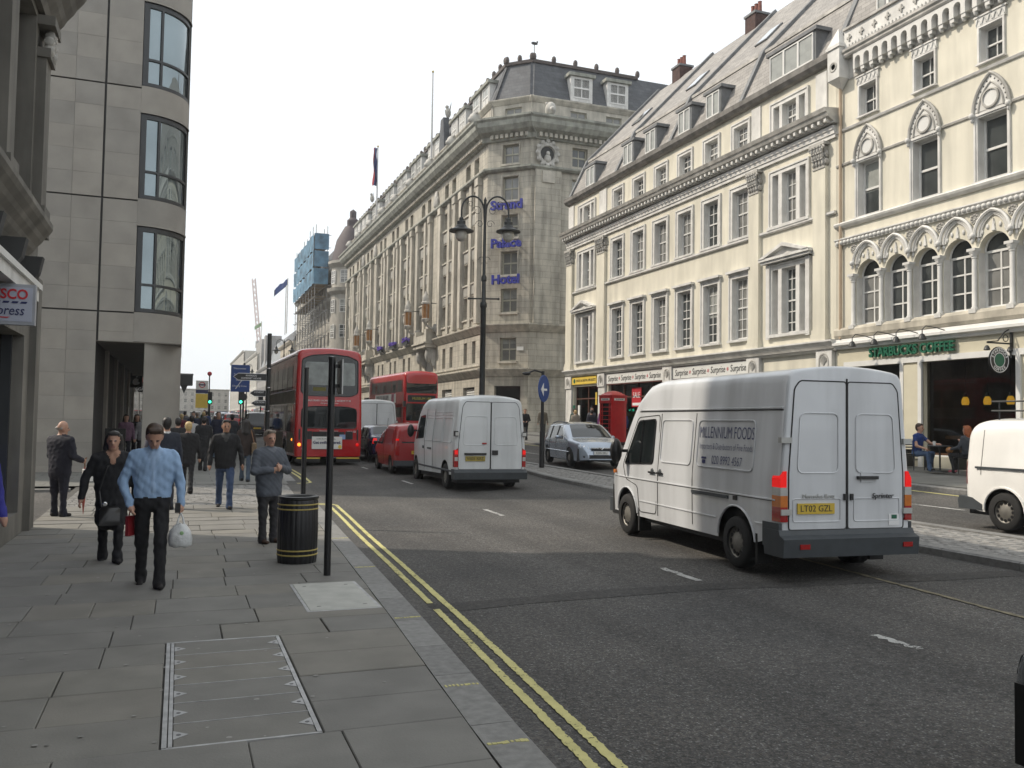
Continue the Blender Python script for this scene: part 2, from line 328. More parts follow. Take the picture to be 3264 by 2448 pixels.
# granite setts of the crossing over the side street
def setts(name, xa, xb, ya, yb, zf, off, parent, lx=.2, ly=.105, rot=False):
    g = MB(); y = ya; k = 0
    while y < yb-.02:
        x = xa(y)-(k % 2)*lx*.5; k += 1
        while x < xb(y)-.03:
            a, b = max(x, xa(y))+.006, min(x+lx, xb(y))-.006; x += lx*rnd.uniform(.9, 1.05)
            if b-a < .04: continue
            z = zf(a, y)+off+rnd.uniform(-.006, .004); g.bbox(a, b, y+.006, y+ly-.006, z-.05, z, .012)
        y += ly
    return tag(g.build(name, m_sett, parent), kind='stuff')
setts('granite_setts', lambda y: -2.2, lambda y: kerb_x(y)-.31, 19.52, 24.38, pz, -.008, pave, lx=.26, ly=.16)
tag(strip(lambda y: -40, lambda y: -2.36, fr(16.9, 23.4, 1), pz, -.06).build('side_road', m_gut), kind='structure')
tag(MB().box(-40, -2.4, 23.45, 23.75, -.2, .1).build('kerb_line', m_kerb[1], farp), kind='stuff')
# gutter, painted lines
def rstrip(name, xa, xb, ys, m, off, jag=0, parent=None, kind='structure'):
    g = MB()
    for y in ys:
        a, b = xa(y)+rnd.uniform(-jag, jag), xb(y)+rnd.uniform(-jag, jag)
        g.v += [(a, y, gz(a, y)+off), (b, y, gz(b, y)+off)]
    for j in range(len(ys)-1): a = 2*j; g.f.append((a, a+1, a+3, a+2))
    return tag(g.build(name, m, parent), kind=kind)
rstrip('gutter', lambda y: kerb_x(y)+.002, lambda y: kerb_x(y)+.24, fr(-5, 60, 1), m_gut, .004)
def lines(y0, y1, s, jag):
    for a in (.25, .41): rstrip('yellow_line', lambda y: kerb_x(y)+a, lambda y: kerb_x(y)+a+.070, fr(y0, y1, s), M['yell'], .008, jag)
lines(-3, 8.95, .03, .007); lines(9.25, 19.6, .06, .005); rstrip('yellow_line', lambda y: kerb_x(y)+.41, lambda y: kerb_x(y)+.48, fr(8.95, 9.25, .03), M['yell'], .008, .006); lines(26.0, 70, 2, 0)
g = MB()
for r0, r1 in ((.35, .435), (.51, .595)):      # lines turning into the side street at both corners
    for cx, cy, a0, a1 in ((kerb_x(19.6)-.1, 19.6, 0, 80), (kerb_x(26)-.1, 26.0, -80, 0)):
        for i in range(8):
            t0, t1 = rad(a0+(a1-a0)*i/8), rad(a0+(a1-a0)*(i+1)/8)
            ps = [(cx+r*math.cos(t), cy+r*math.sin(t)) for r, t in ((r0, t0), (r1, t0), (r1, t1), (r0, t1))]
            g.poly([(x, y, max(gz(x, y), -9)+.008 if x > kerb_x(y) else pz(x, y)-.055) for x, y in ps])
tag(g.build('yellow_line', M['yell']), kind='structure')
for (x, y0, y1, j) in ((6.22, 16.85, 18.0, .004), (6.13, 9.95, 10.42, .022), (6.10, 9.45, 9.95, .003), (6.14, 6.0, 6.55, .03), (6.3, 24.6, 25.8, 0), (6.3, 31, 32, 0), (6.3, 38, 39, 0), (6.4, 46, 48, 0)):
    rstrip('lane_dash', lambda y: x-.05, lambda y: x+.05, fr(y0, y1, .06), M['wline'], .006, j)
rstrip('trench_strip', lambda y: 0, lambda y: 0, [0, .1], m_trench, .004)
bpy.data.objects.remove(bpy.data.objects['trench_strip'])
g = MB(); n = 40      # dark reinstated trench across the carriageway
for i in range(n+1):
    x = 2.3+i*(10.1-2.3)/n; y = 8.95-.02*(x-2.3)+.22*math.sin((x-2.3)*.55)-max(0, x-6.5)*.12; ww = .19+.02*math.sin(x*3)
    g.v += [(x, y-ww, gz(x, y)+.004), (x, y+ww, gz(x, y)+.004)]
for i in range(n): a = 2*i; g.f.append((a, a+1, a+3, a+2))
tag(g.build('trench_strip', m_trench), kind='structure')
rstrip('worn_line', lambda y: 8.0+.08*(y-7), lambda y: 8.06+.08*(y-7), fr(5.2, 10.3, .1), mat('worn_paint', (.16,.14,.09), .8, .4, 9), .009, .015)
# central reservation
def med_l(y): return 10.1 if y < 10 else 10.1+.012*(y-10) if y < 24 else 10.27+.10*(y-24)
def med_r(y): return 12.0-.004*max(0, y-10)*(1 if y < 24 else 1.0)
def mz(x, y): return gz(x, y)+.12
med = tag(strip(med_l, med_r, fr(-12, 33, 1), mz, -.03).build('traffic_island', m_mort), kind='structure')
kerb_run(med, lambda y: med_l(y), mz, -6, 33, side=-1, w=.26, name='kerb_stone'); kerb_run(med, lambda y: med_r(y), mz, -6, 33, side=1, w=.26)
setts('granite_setts', lambda y: med_l(y)+.27, lambda y: med_r(y)-.27, 3, 32.5, mz, -.005, med, lx=.19, ly=.15)
med2 = tag(strip(lambda y: 10.9, lambda y: 12, fr(60, 300, 4), mz, 0).build('traffic_island', m_sett), kind='structure')
# right-hand footway
def rk(y): return 16.9+.02*clamp(y-10, 0, 60)
def rz_(x, y): return gz(x, y)+.12
rp = tag(strip(lambda y: rk(y)+.3, lambda y: 26 if y < 48.8 or y > 61.7 else 40, fr(-20, 420, 4), rz_, 0).build('pavement', m_far), kind='structure')
kerb_run(rp, rk, rz_, 6, 48, side=-1, w=.3)
tag(strip(rk, lambda y: rk(y)+.3, fr(48, 420, 6), rz_, 0).build('kerb_far', m_kerb[0], rp), kind='stuff')
rstrip('yellow_line', lambda y: rk(y)-.38, lambda y: rk(y)-.28, fr(5, 48, 1), M['yell'], .006)
rstrip('lane_line', lambda y: 14.6, lambda y: 14.7, fr(13.2, 19, 1), M['wline'], .006)
rstrip('lane_line', lambda y: 14.6, lambda y: 14.7, fr(22, 60, 2), M['wline'], .006)
# access covers in the left footway
ac = thing('access_cover', (0, 5.4, 0), 0, 'long steel framed cover of six paved strips set in the near footway', 'access cover')
g = MB()
for a, b, c, d in ((-.04, -.012, .0, 2.48), (-.005, .018, .0, 2.48), (.832, .86, .0, 2.48), (-.04, .86, -.012, .01), (-.04, .86, 2.47, 2.49)): g.box(a, b, c, d, -.04, .004)
g.build('frame', m_steel, ac); MB().box(-.04, .86, 0, 2.48, -.05, -.02).build('bed', m_mort, ac)
br = [mat('bracket_steel', (.34,.34,.34), .45, .15, 9, metal=.5)]
for i in range(6):
    y0, y1 = .012+i*.41, .012+(i+1)*.41
    MB().bbox(.022, .828, y0+.004, y1-.012, -.03, .002, .004).build('paving_strip', m_slabs[(i*2) % 5], ac)
    MB().box(.02, .83, y1-.010, y1-.001, -.02, .004).build('divider', m_steel, ac)
    for sx in (0, 1):
        x = .022 if sx == 0 else .828; k = 1 if sx == 0 else -1; yc = y0+.12
        MB().prism([(x, yc), (x+k*.085, yc+.07), (x, yc+.15)][::k], 'z', .003, .005).build('bracket', br[0], ac)
        MB().lathe([(0, .0065), (.014, .0065), (.014, .005)], (x+k*.03, yc+.073, 0), 8).build('bolt_hole', M['black'], ac)
pc = thing('access_cover', (1.22, 8.75, 0), 0, 'pale square concrete cover panel near the kerb beside the black post', 'access cover')
MB().box(0, .74, 0, 1.5, -.03, .003).build('frame', m_steel, pc); MB().bbox(.03, .71, .03, 1.47, -.02, .008, .006).build('panel', m_pale, pc)
for x, y in ((.14, .2), (.6, .2), (.14, 1.3), (.6, 1.3)): MB().box(x-.02, x+.02, y-.006, y+.006, 0, .010).build('lifting_slot', M['black'], pc)
g = MB()      # trodden gum and specks
for k in range(170):
    x, y = rnd.uniform(-2.1, 1.9), rnd.uniform(3.6, 17); r = rnd.uniform(.008, .022); g.poly([(x+r*math.cos(a)*rnd.uniform(.8, 1.2), y+r*math.sin(a)*rnd.uniform(.8, 1.2), pz(x, y)+.0035) for a in np.linspace(0, 2*PI, 8)[:-1]])
tag(g.build('gum_spots', mat('old_gum', (.24,.235,.22), .8, .3, 20), pave), kind='stuff')
# chalky yellow marks painted on the kerb
for y in (4.9, 6.05, 8.25, 11.2, 14.0):
    x = kerb_x(y); g = MB()
    for k in range(9): g.box(x-.28+k*.029, x-.28+k*.029+rnd.uniform(.012, .029), y-rnd.uniform(.008, .025), y+rnd.uniform(.008, .025), 0, .0035)
    tag(g.build('kerb_mark', M['yell'], pave), kind='stuff')
# ================================================================ facades
class Fac:                      # local frame of one facade: x along it, y outwards, z up
    def __init__(s, parent, ox=0, oy=0, rz=0): s.p = parent; s.o = (ox, oy); s.rz = rz
    def at(s, x, y, z): c, k = math.cos(s.rz), math.sin(s.rz); return (s.o[0]+x*c-y*k, s.o[1]+x*k+y*c, z)
    def put(s, name, me, x=0, y=0, z=0, parent=None): return put(name, me, s.p, s.at(x, y, z), s.rz)
    def build(s, mb, name, m, smooth=False): return s.put(name, mb.mesh(name, m, smooth))
    def text(s, body, size, m, x, y, z, name='lettering', **k):    # reads from outside: text runs towards -x
        o = text_obj(body, size, m, s.p, s.at(x, y, z), (PI/2, 0, s.rz+PI), name, **k); return o
def wall_mb(u0, u1, v0, v1, ops, face=0, depth=.25, mb=None, rev=None):
    mb = mb or MB(); E = 1e-5
    us = sorted({u0, u1} | {clamp(x, u0, u1) for o in ops for x in o[:2]}); vs = sorted({v0, v1} | {clamp(x, v0, v1) for o in ops for x in o[2:4]})
    for a, b in zip(us, us[1:]):
        if b-a < E: continue
        for c, d in zip(vs, vs[1:]):
            if d-c < E: continue
            x, z = (a+b)/2, (c+d)/2
            if any(o[0]-E < x < o[1]+E and o[2]-E < z < o[3]+E for o in ops): continue
            mb.quad((b, face, c), (a, face, c), (a, face, d), (b, face, d))
    for a, b, c, d in [o[:4] for o in ops]:
        y0, y1 = face, face-depth; mbw = mb
        if rev is not None: mb = rev
        mb.quad((a, y0, c), (a, y1, c), (a, y1, d), (a, y0, d)); mb.quad((b, y1, c), (b, y0, c), (b, y0, d), (b, y1, d))
        mb.quad((a, y1, c), (a, y0, c), (b, y0, c), (b, y1, c)); mb.quad((a, y0, d), (a, y1, d), (b, y1, d), (b, y0, d)); mb = mbw
    return mb
_wc = {}
def win_meshes(w, h, cols, rows, mid, fr, bar, mf, mp):
    k = ('w', round(w, 3), round(h, 3), cols, rows, mid, fr, bar, mf.name, mp.name)
    if k not in _wc:
        g = MB(); d = .06
        g.box(0, fr, -d, 0, 0, h); g.box(w-fr, w, -d, 0, 0, h); g.box(fr, w-fr, -d, -.002, 0, fr*1.2); g.box(fr, w-fr, -d, -.002, h-fr, h)
        if mid: g.box(fr, w-fr, -d, .012, h*mid-bar*.9, h*mid+bar*.9)
        for i in range(1, cols): x = fr+(w-2*fr)*i/cols; g.box(x-bar/2, x+bar/2, -d*.8, -.008, fr*1.2, h-fr)
        for j in range(1, rows):
            z = h*j/rows
            if mid and abs(z-h*mid) < .06: continue
            g.box(fr, w-fr, -d*.75, -.010, z-bar/2, z+bar/2)
        p = MB().quad((w, -.04, 0), (0, -.04, 0), (0, -.04, h), (w, -.04, h))
        _wc[k] = (g.mesh('window', mf), p.mesh('pane', mp))
    return _wc[k]
wr = random.Random(3)
def window(F, u, v, w, h, y=-.2, cols=2, rows=2, mid=.5, fr=.06, bar=.032, mf=None, mp=None, name='window'):
    mp = mp or wr.choice([M['glass'], M['glass2'], M['glass2']])
    a, b = win_meshes(w, h, cols, rows, mid, fr, bar, mf or M['white'], mp)
    o = F.put(name, a, u, y, v); put('pane', b, o); q = wr.random()
    if q < .38 and h > .9:       # blind or curtain drawn part of the way
        hh = wr.choice([.25, .4, .55])*h; kb = ('b', round(w, 2), round(hh, 2), q < .2)
        if kb not in _wc: _wc[kb] = (MB().quad((w-fr, -.036, 0), (fr, -.036, 0), (fr, -.036, hh), (w-fr, -.036, hh)) if q < .2 else MB().quad((w*.36, -.036, 0), (fr, -.036, 0), (fr, -.036, hh*1.2), (w*.3, -.036, hh*1.2))).mesh('blind', M['net'] if q < .2 else M['glass2'])
        put('blind', _wc[kb], o, (0, 0, h-hh if q < .2 else fr))
    return o
_ac = {}
def architrave(F, u, v, w, h, t=.2, d=.06, m=None, sill=.1, face=0, hood=False, name='architrave'):
    k = (round(w, 3), round(h, 3), t, d, sill, hood, (m or M['trim']).name)
    if k not in _ac:
        g = MB(); g.box(-t, 0, 0, d, -.0, h+t); g.box(w, w+t, 0, d, -.0, h+t); g.box(0, w, 0, d-.004, h, h+t-.002)
        g.box(-t-.012, -t+.05, 0, d+.035, 0, h+t+.012); g.box(w+t-.05, w+t+.012, 0, d+.035, 0, h+t+.012); g.box(-t+.05, w+t-.05, 0, d+.033, h+t-.05, h+t+.010)
        if sill: g.box(-t-.04, w+t+.04, 0, d+.09, -sill, -.002)
        if hood: g.box(-t-.08, w+t+.08, 0, d+.16, h+t+.03, h+t+.13); g.box(-t-.04, w+t+.04, 0, d+.10, h+t+.012, h+t+.03)
        _ac[k] = g.mesh(name, m or M['trim'])
    return F.put(name, _ac[k], u, face, v)
def moulding(F, u0, u1, prof, m, name='cornice', face=0):
    g = MB(); g.profile([(y+face, z) for y, z in prof], u0, u1); return F.build(g, name, m)
def stepprof(z0, z1, dep, n=4):
    ps = [(-.02, z0)]
    for i in range(n):
        a = dep*(i+1)/n; ps += [(a-dep/n*.35, z0+(z1-z0)*i/n), (a, z0+(z1-z0)*(i+.45)/n)]
    return ps+[(dep, z1), (-.02, z1+.02)]
def pediment(F, u0, u1, z, h, d=.3, m=None):
    c = (u0+u1)/2; g = MB()
    g.box(u0, u1, 0, d, z, z+.10); g.box(u0+.06, u1-.06, 0, d-.07, z-.1, z)
    for s in (1, -1):
        a, b = (u0, z+.102) if s > 0 else (u1, z+.102), (c, z+h)
        q = [(a[0], a[1]), (b[0], b[1]), (b[0], b[1]-.14), (a[0]+s*.36, a[1])]
        g.prism(q if s < 0 else q[::-1], 'y', 0, d+.03)
    g.prism([(u0+.2, z+.101), (u1-.2, z+.101), (c, z+h-.1)], 'y', 0, d-.16)
    return F.build(g, 'pediment', m or M['trim'])
def capital(F, u0, u1, z0, z1, d, m):
    key = ('cap', round(u1-u0, 2), round(z1-z0, 2))
    if key not in _ac:
        w, h = u1-u0, z1-z0; g = MB(); g.box(.03, w-.03, 0, d, 0, h*.86); g.box(-.09, w+.09, 0, d+.14, h*.88, h)
        g.box(-.01, w+.01, 0, d+.03, -.05, .02); r = random.Random(2)
        for row, (zz, nn, rr) in enumerate(((.08, 4, .075), (.34, 5, .07), (.58, 4, .075))):
            for i in range(nn):
                x = w*(i+.5)/nn; g.ball((x, d+.03+row*.03, h*zz+.1), (rr*.8, .06+row*.015, .13), 7, 5); g.ball((x, d+.085+row*.035, h*zz+.21), (rr*.8, .05, .045), 6, 4)
        for s in (0, 1):
            x = -.02 if s == 0 else w+.02
            ps = [(x+(.075-.008*k)*math.cos(k*.8)*(1 if s else -1), d+.12, h*.76+(.085-.008*k)*math.sin(k*.8)) for k in range(9)]; g.tube(ps, .035, 6)
            for zz in (.2, .5): g.ball((x, d*.5, h*zz), (.06, .12, .13), 6, 5)
        _ac[key] = g.mesh('capital', m, 40)
    return F.put('capital', _ac[key], u0, 0, z0)
def clear_glass():
    m = bpy.data.materials.new('clear_shop_glass'); m.use_nodes = True; n = m.node_tree.nodes; l = m.node_tree.links; n.remove(n['Principled BSDF'])
    t = n.new('ShaderNodeBsdfTransparent'); t.inputs[0].default_value = (.62, .66, .64, 1); gl = n.new('ShaderNodeBsdfGlossy'); gl.inputs['Roughness'].default_value = .02
    f = n.new('ShaderNodeFresnel'); f.inputs[0].default_value = 1.5; x = n.new('ShaderNodeMixShader')
    l.new(f.outputs[0], x.inputs[0]); l.new(t.outputs[0], x.inputs[1]); l.new(gl.outputs[0], x.inputs[2]); l.new(x.outputs[0], n['Material Output'].inputs[0]); return m
m_clear = clear_glass()
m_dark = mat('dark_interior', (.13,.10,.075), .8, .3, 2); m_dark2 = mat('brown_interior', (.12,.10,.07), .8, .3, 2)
def arch_fill(mb, c, r, zs, ztop, face, depth, n=12):
    for i in range(n):
        a, b = PI*i/n, PI*(i+1)/n; x0, z0, x1, z1 = c+r*math.cos(a), zs+r*math.sin(a), c+r*math.cos(b), zs+r*math.sin(b)
        mb.quad((x0, face, z0), (x1, face, z1), (x1, face, ztop), (x0, face, ztop)); mb.quad((x0, face, z0), (x0, face-depth, z0), (x1, face-depth, z1), (x1, face, z1))
def pointed(c, hw, z, h, n=9):       # pointed arch path
    R = (hw*hw+h*h)/(2*hw); ps = []; am = math.asin(min(1, h/R))
    for i in range(n+1): a = am*i/n; ps.append((c+hw-R+R*math.cos(a), z+R*math.sin(a)))
    return ps+[(2*c-x, zz) for x, zz in ps[-2::-1]]
def body_block(F, u0, u1, z0, z1, back, m, front=-.5, name='rear_block'): return F.build(MB().box(u0, u1, -back, front, z0, z1), name, m)
XF = 22.0
# ---------------------------------------------------------------- cream terrace with mansard
B = thing('terrace_building', (XF, 25.3, 0), PI/2, 'long cream stucco building with white trimmed sash windows and grey slate mansard', 'building'); F = Fac(B)
L = 23.5; cols = [16.98, 14.69, 12.42, 10.2, 8.0, 5.8]; trips = [2.62, 20.88]; W1 = 1.12; TW = 2.0
ops = []
for c in cols: ops += [(c-W1/2, c+W1/2, 5.48, 8.1), (c-W1/2, c+W1/2, 9.8, 11.85), (c-W1/2+.06, c+W1/2-.06, 13.46, 14.62)]
for c in trips: ops += [(c-TW/2, c+TW/2, 5.48, 8.05), (c-TW/2, c+TW/2, 9.8, 11.85), (c-TW/2+.05, c+TW/2-.05, 13.5, 14.6)]
rv = MB(); F.build(wall_mb(0, L, 4.98, 15.2, ops, 0, .26, rev=rv), 'wall', M['cream']); tag(F.build(rv, 'window_reveals', M['trim']), kind='stuff')
for c in cols:
    for v, h, rows, cc in ((5.48, 2.62, 6, 3), (9.8, 2.05, 4, 3)):
        window(F, c-W1/2, v, W1, h, -.2, cc, rows, .52, .085, .034); architrave(F, c-W1/2, v, W1, h, .2, .05, sill=.1, hood=(v < 6))
    window(F, c-W1/2+.06, 13.46, W1-.12, 1.16, -.2, 3, 4, .5, .07, .034); architrave(F, c-W1/2+.06, 13.46, W1-.12, 1.16, .17, .04, sill=.06)
for c in trips:
    for v, h, rows in ((5.48, 2.57, 6), (9.8, 2.05, 4), (13.5, 1.1, 4)):
        tw = TW if v < 13 else TW-.1
        for (a, b, cc) in ((-tw/2, -tw/2+.36, 1), (-.42, .42, 3), (tw/2-.36, tw/2, 1)): window(F, c+a, v, b-a, h, -.2, cc, rows, .5, .07, .034)
        for s in (-1, 1): F.build(MB().box(c+s*.42, c+s*(tw/2-.36), -.22, .05, v, v+h), 'mullion', M['trim'])
        architrave(F, c-tw/2, v, tw, h, .2, .06, sill=.12)
    for s in (-1, 1): F.build(MB().box(c+s*(TW/2+.3), c+s*(TW/2+.08), .0, .14, 5.3, 8.28), 'window_pilaster', M['trim'])
    pediment(F, c-TW/2-.5, c+TW/2+.5, 8.42, .58, .36)
for a, b in ((.42, 1.1), (4.38, 5.05), (18.3, 19.25), (22.65, 23.45)):
    g = MB(); g.box(a, b, 0, .16, 5.25, 11.42); g.box(a-.06, b+.06, 0, .22, 4.99, 5.25); g.box(a-.03, b+.03, 0, .19, 5.25, 5.42); F.build(g, 'pilaster', M['cream']); capital(F, a+.02, b-.02, 11.42, 12.32, .16, M['grime'])
    g = MB(); g.box(a+.04, b-.04, 0, .06, 13.45, 15.0); F.build(g, 'attic_pilaster', M['trim'])
moulding(F, -.05, L+.05, stepprof(4.7, 5.0, .32, 3), M['trim'], 'string_course'); moulding(F, .0, L, [(0, 9.56), (.08, 9.56), (.12, 9.60), (.12, 9.68), (0, 9.70)], M['trim'], 'sill_band')
moulding(F, -.02, L+.02, [(0, 12.36), (.10, 12.36), (.10, 12.5), (.14, 12.5), (.14, 12.62), (.18, 12.66), (.18, 12.8), (0, 12.82)], M['trim'], 'architrave_band')
moulding(F, -.12, L+.15, [(0, 12.84), (.24, 12.86), (.24, 12.92), (.5, 13.06), (.56, 13.2), (.60, 13.22), (.66, 13.36), (0, 13.42)], M['grime'], 'cornice')
md = MB().box(-.06, .06, .2, .46, 12.90, 13.04).mesh('modillion', M['trim'])
for i in range(70): F.put('modillion', md, .1+i*(L-.2)/69)
moulding(F, -.1, L+.1, [(0, 15.12), (.18, 15.16), (.3, 15.3), (.32, 15.5), (0, 15.55)], M['gut'], 'gutter')
body_block(F, 0.001, L, 4.6, 15.2, 11, M['cream'], -.45); F.build(MB().box(0.001, L, -11, -4.5, -1, 4.59), 'rear_block', M['cream'])
# mansard: steep lower slope, shallower upper slope
g = MB(); e = .25
g.prism([(-.0, 15.5), (-1.25, 18.0), (-6.2, 23.2), (-11, 18.0), (-11.0, 15.2), (-.02, 15.2)], 'x', 0.0, L+.0); F.build(g, 'mansard_roof', M['slate'])
for u in (0.05, 5.9, 11.7, 17.4, L-.05):      # lead-capped upstands that run up the slope
    g = MB(); g.prism([(.1, 15.5), (-1.12, 18.08), (-6.15, 23.36), (-6.3, 23.2), (-1.3, 17.9), (-.1, 15.4)], 'x', u-.12, u+.12); F.build(g, 'roof_upstand', M['lead'])
F.build(MB().box(0, L, -1.32, -1.16, 17.93, 18.06), 'slope_break', M['grime'])
for u, wd in ((2.6, 2.6), (8.0, 1.0), (10.4, 1.0), (13.6, 1.0), (16.0, 1.0), (20.6, 1.1)):
    d = F.build(MB().box(u-wd/2-.1, u+wd/2+.1, -1.6, -.06, 15.62, 16.85), 'dormer', M['lead']); d2 = MB(); d2.box(u-wd/2-.22, u+wd/2+.22, -1.7, .02, 16.86, 17.0); F.build(d2, 'dormer_roof', M['lead'])
    n = 3 if wd > 2 else 2
    for i in range(n): window(F, u-wd/2+i*wd/n, 15.72, wd/n, 1.08, .0, 1, 1, 0, .05, .03, mp=M['net'])
for u in (3.0, 8.2, 14.2, 20.2):              # roof lights in the upper slope
    s = math.atan2(5.2, 4.95); o = MB().box(-.45, .45, -.06, .06, -.65, .65).build('skylight_frame', M['lead'], B, F.at(u, -3.2, 20.08)); o.rotation_euler = (PI/2-s, 0, 0)
    p = MB().box(-.38, .38, -.02, .075, -.57, .57).build('skylight', M['skyl'], B, F.at(u, -3.2, 20.08)); p.rotation_euler = (PI/2-s, 0, 0)
for u in (13.4, 20.9):                    # brick stacks with pots
    ch = F.build(MB().box(u-.45, u+.45, -6.8, -5.9, 20.4, 23.75), 'chimney', mat('sooty_brick', (.06,.03,.025), .85, .3, 5))
    F.build(MB().box(u-.5, u+.5, -6.86, -5.84, 23.75, 23.87), 'chimney_cap', M['lead'])
    for k in (-.3, 0, .3): F.build(MB().lathe([(.12, 23.87), (.10, 24.4), (.12, 24.45), (.08, 24.46)], (u+k, -6.3, 0), 10), 'chimney_pot', M['red'])
# shopfronts
sh = [(1.0, 4.3), (5.2, 11.0), (12.0, 18.0), (19.2, 22.5)]
F.build(wall_mb(0, L, -.5, 4.7, [(a, b, 1.0, 4.0) for a, b in sh], -.02, .3), 'shop_wall', M['cream'])
for i, (a, b) in enumerate(sh):
    n = max(2, int((b-a)/1.5)); g = MB()
    for k in range(n+1): x = a+(b-a)*k/n; g.box(x-.04, x+.04, -.3, -.2, 1.0, 4.0)
    g.box(a, b, -.3, -.2, 1.0, 1.12); g.box(a, b, -.3, -.19, 3.25, 3.32); F.build(g, 'shop_frame', mat('shop_frame_brown', (.10,.045,.03), .5, .2, 5))
    for k in range(n): F.build(MB().quad((a+(b-a)*(k+1)/n, -.26, 1), (a+(b-a)*k/n, -.26, 1), (a+(b-a)*k/n, -.26, 4), (a+(b-a)*(k+1)/n, -.26, 4)), 'shop_pane', m_clear)
    g = MB(); g.quad((a, -2.6, .9), (b, -2.6, .9), (b, -2.6, 4.1), (a, -2.6, 4.1)); g.quad((a, -2.6, .95), (a, -.32, .95), (b, -.32, .95), (b, -2.6, .95)); g.quad((a, -2.6, 4.05), (b, -2.6, 4.05), (b, -.32, 4.05), (a, -.32, 4.05))
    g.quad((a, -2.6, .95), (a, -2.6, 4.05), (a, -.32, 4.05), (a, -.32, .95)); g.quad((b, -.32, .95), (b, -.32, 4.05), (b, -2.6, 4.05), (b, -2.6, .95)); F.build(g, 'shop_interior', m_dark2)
    r = random.Random(i); gcol = [mat('goods_%d' % q, c, .6, .2, 5) for q, c in enumerate([(.35,.25,.04), (.3,.3,.28), (.12,.2,.12), (.25,.05,.05), (.08,.1,.2)])]
    for k in range(10):
        x = r.uniform(a+.3, b-.3); F.build(MB().box(x-.18, x+.18, -1.4, -.8, .96, r.uniform(1.3, 2.6)), 'display_goods', gcol[k % 5])
moulding(F, 0, L, [(0, 4.58), (.12, 4.6), (.2, 4.66), (0, 4.68)], M['trim'], 'fascia_cornice')
F.build(MB().box(19.3, 22.6, 0, .08, 4.12, 4.56), 'sign_board', M['ybl']); F.text('PHOTO & DIGITAL SPECIALISTS', .2, M['blackink'], 20.65, .085, 4.33, sx=.92)
F.build(MB().lathe([(0, .09), (.13, .09), (.13, .08)], (22.2, 0, 4.33), 10, 'y'), 'sign_emblem', M['greenl'])
for a, b, t in ((12.0, 18.0, 4), (5.1, 11.05, 4)):
    F.build(MB().box(a, b, 0, .08, 4.02, 4.56), 'sign_board', M['paper']); F.build(MB().box(a-.04, b+.04, 0, .06, 3.96, 4.62), 'sign_frame', mat('sign_frame_brown', (.12,.04,.03), .5, .2, 5))
    for k in range(t):
        x = b-(b-a)*(k+.5)/t; F.text('Surprise', .42, M['blackink'], x, .085, 4.28, sx=.8, shear=.15)
        if k: F.text('*', .4, M['redink'], b-(b-a)*k/t, .085, 4.2)
for u in (.5, 4.75, 11.5, 18.6, 23.0):         # console pilasters with shell niches
    g = MB(); g.box(u-.4, u+.4, 0, .1, -.4, 3.9); g.box(u-.42, u+.42, 0, .16, 3.9, 4.66); F.build(g, 'shop_pilaster', M['trim'])
    g = MB(); g.lathe([(.26, .165), (.26, .185), (.21, .185), (.21, .17)], (u, 0, 4.28), 14, 'y', 0, PI); g.box(u-.26, u-.21, .16, .185, 4.0, 4.28); g.box(u+.21, u+.26, .16, .185, 4.0, 4.28)
    for k in range(7):
        a = PI*(k+.5)/7; g.tube([(u, .17, 4.1), (u+.19*math.cos(a), .172, 4.25+.19*math.sin(a))], [.012, .03], 5)
    F.build(g, 'shell_niche', M['grime'])
F.build(MB().box(14.6, 15.6, -.22, -.19, 2.75, 3.75), 'sale_poster', M['redsign']); F.text('SALE', .42, M['whitel'], 15.1, -.185, 3.35, ext=.003, sx=.85); F.build(MB().box(14.68, 15.52, -.19, -.186, 2.82, 2.96), 'poster_stripe', M['whitel'])
F.build(MB().box(21.3, 21.55, .1, .14, 1.2, 2.9), 'poster', M['paper']); F.build(MB().box(22.0, 22.25, .1, .14, 1.2, 2.9), 'poster', M['greenl'])
F.build(MB().box(19.2, 19.34, .05, .09, 2.9, 3.6), 'poster', M['ybl'])
# ---------------------------------------------------------------- gothic cream building
B = thing('gothic_building', (XF, 9.0, 0), PI/2, 'cream building with pointed arches, round tympanum windows and ground floor coffee shop', 'building'); F = Fac(B)
L = 16.28; U = lambda Y: Y-9.0
ac_ = [U(y) for y in (24.4, 23.1, 21.87, 20.66, 19.39, 18.12)]; ac_ += [ac_[-1]-1.26*k for k in range(1, 6)]
arcs = [((a+b)/2, abs(a-b)/2-.1) for a, b in zip(ac_, ac_[1:])]
w2c = [U(23.72), U(21.25), U(18.78), U(16.3), U(13.8), U(11.3)]
ops = [(c-r, c+r, 5.42, 7.1+r+.02) for c, r in arcs]+[(c-.5, c+.5, 9.2, 11.12) for c in w2c]+[(c-.38, c+.38, 12.72, 13.78) for c in w2c]
rv = MB(); g = wall_mb(0, L, 4.98, 15.4, ops, 0, .3, rev=rv); tag(F.build(rv, 'window_reveals', M['trim']), kind='stuff')
for c, r in arcs: arch_fill(g, c, r, 7.1, 7.1+r+.02, 0, .3)
F.build(g, 'wall', M['cream']); body_block(F, 0, L-.002, 4.7, 15.3, 11, M['cream'], -.5); F.build(MB().box(0, L-.002, -11, -4.5, -1, 4.69), 'rear_block', M['cream'])
pan = [M['glass'], M['glass'], M['glass2']]
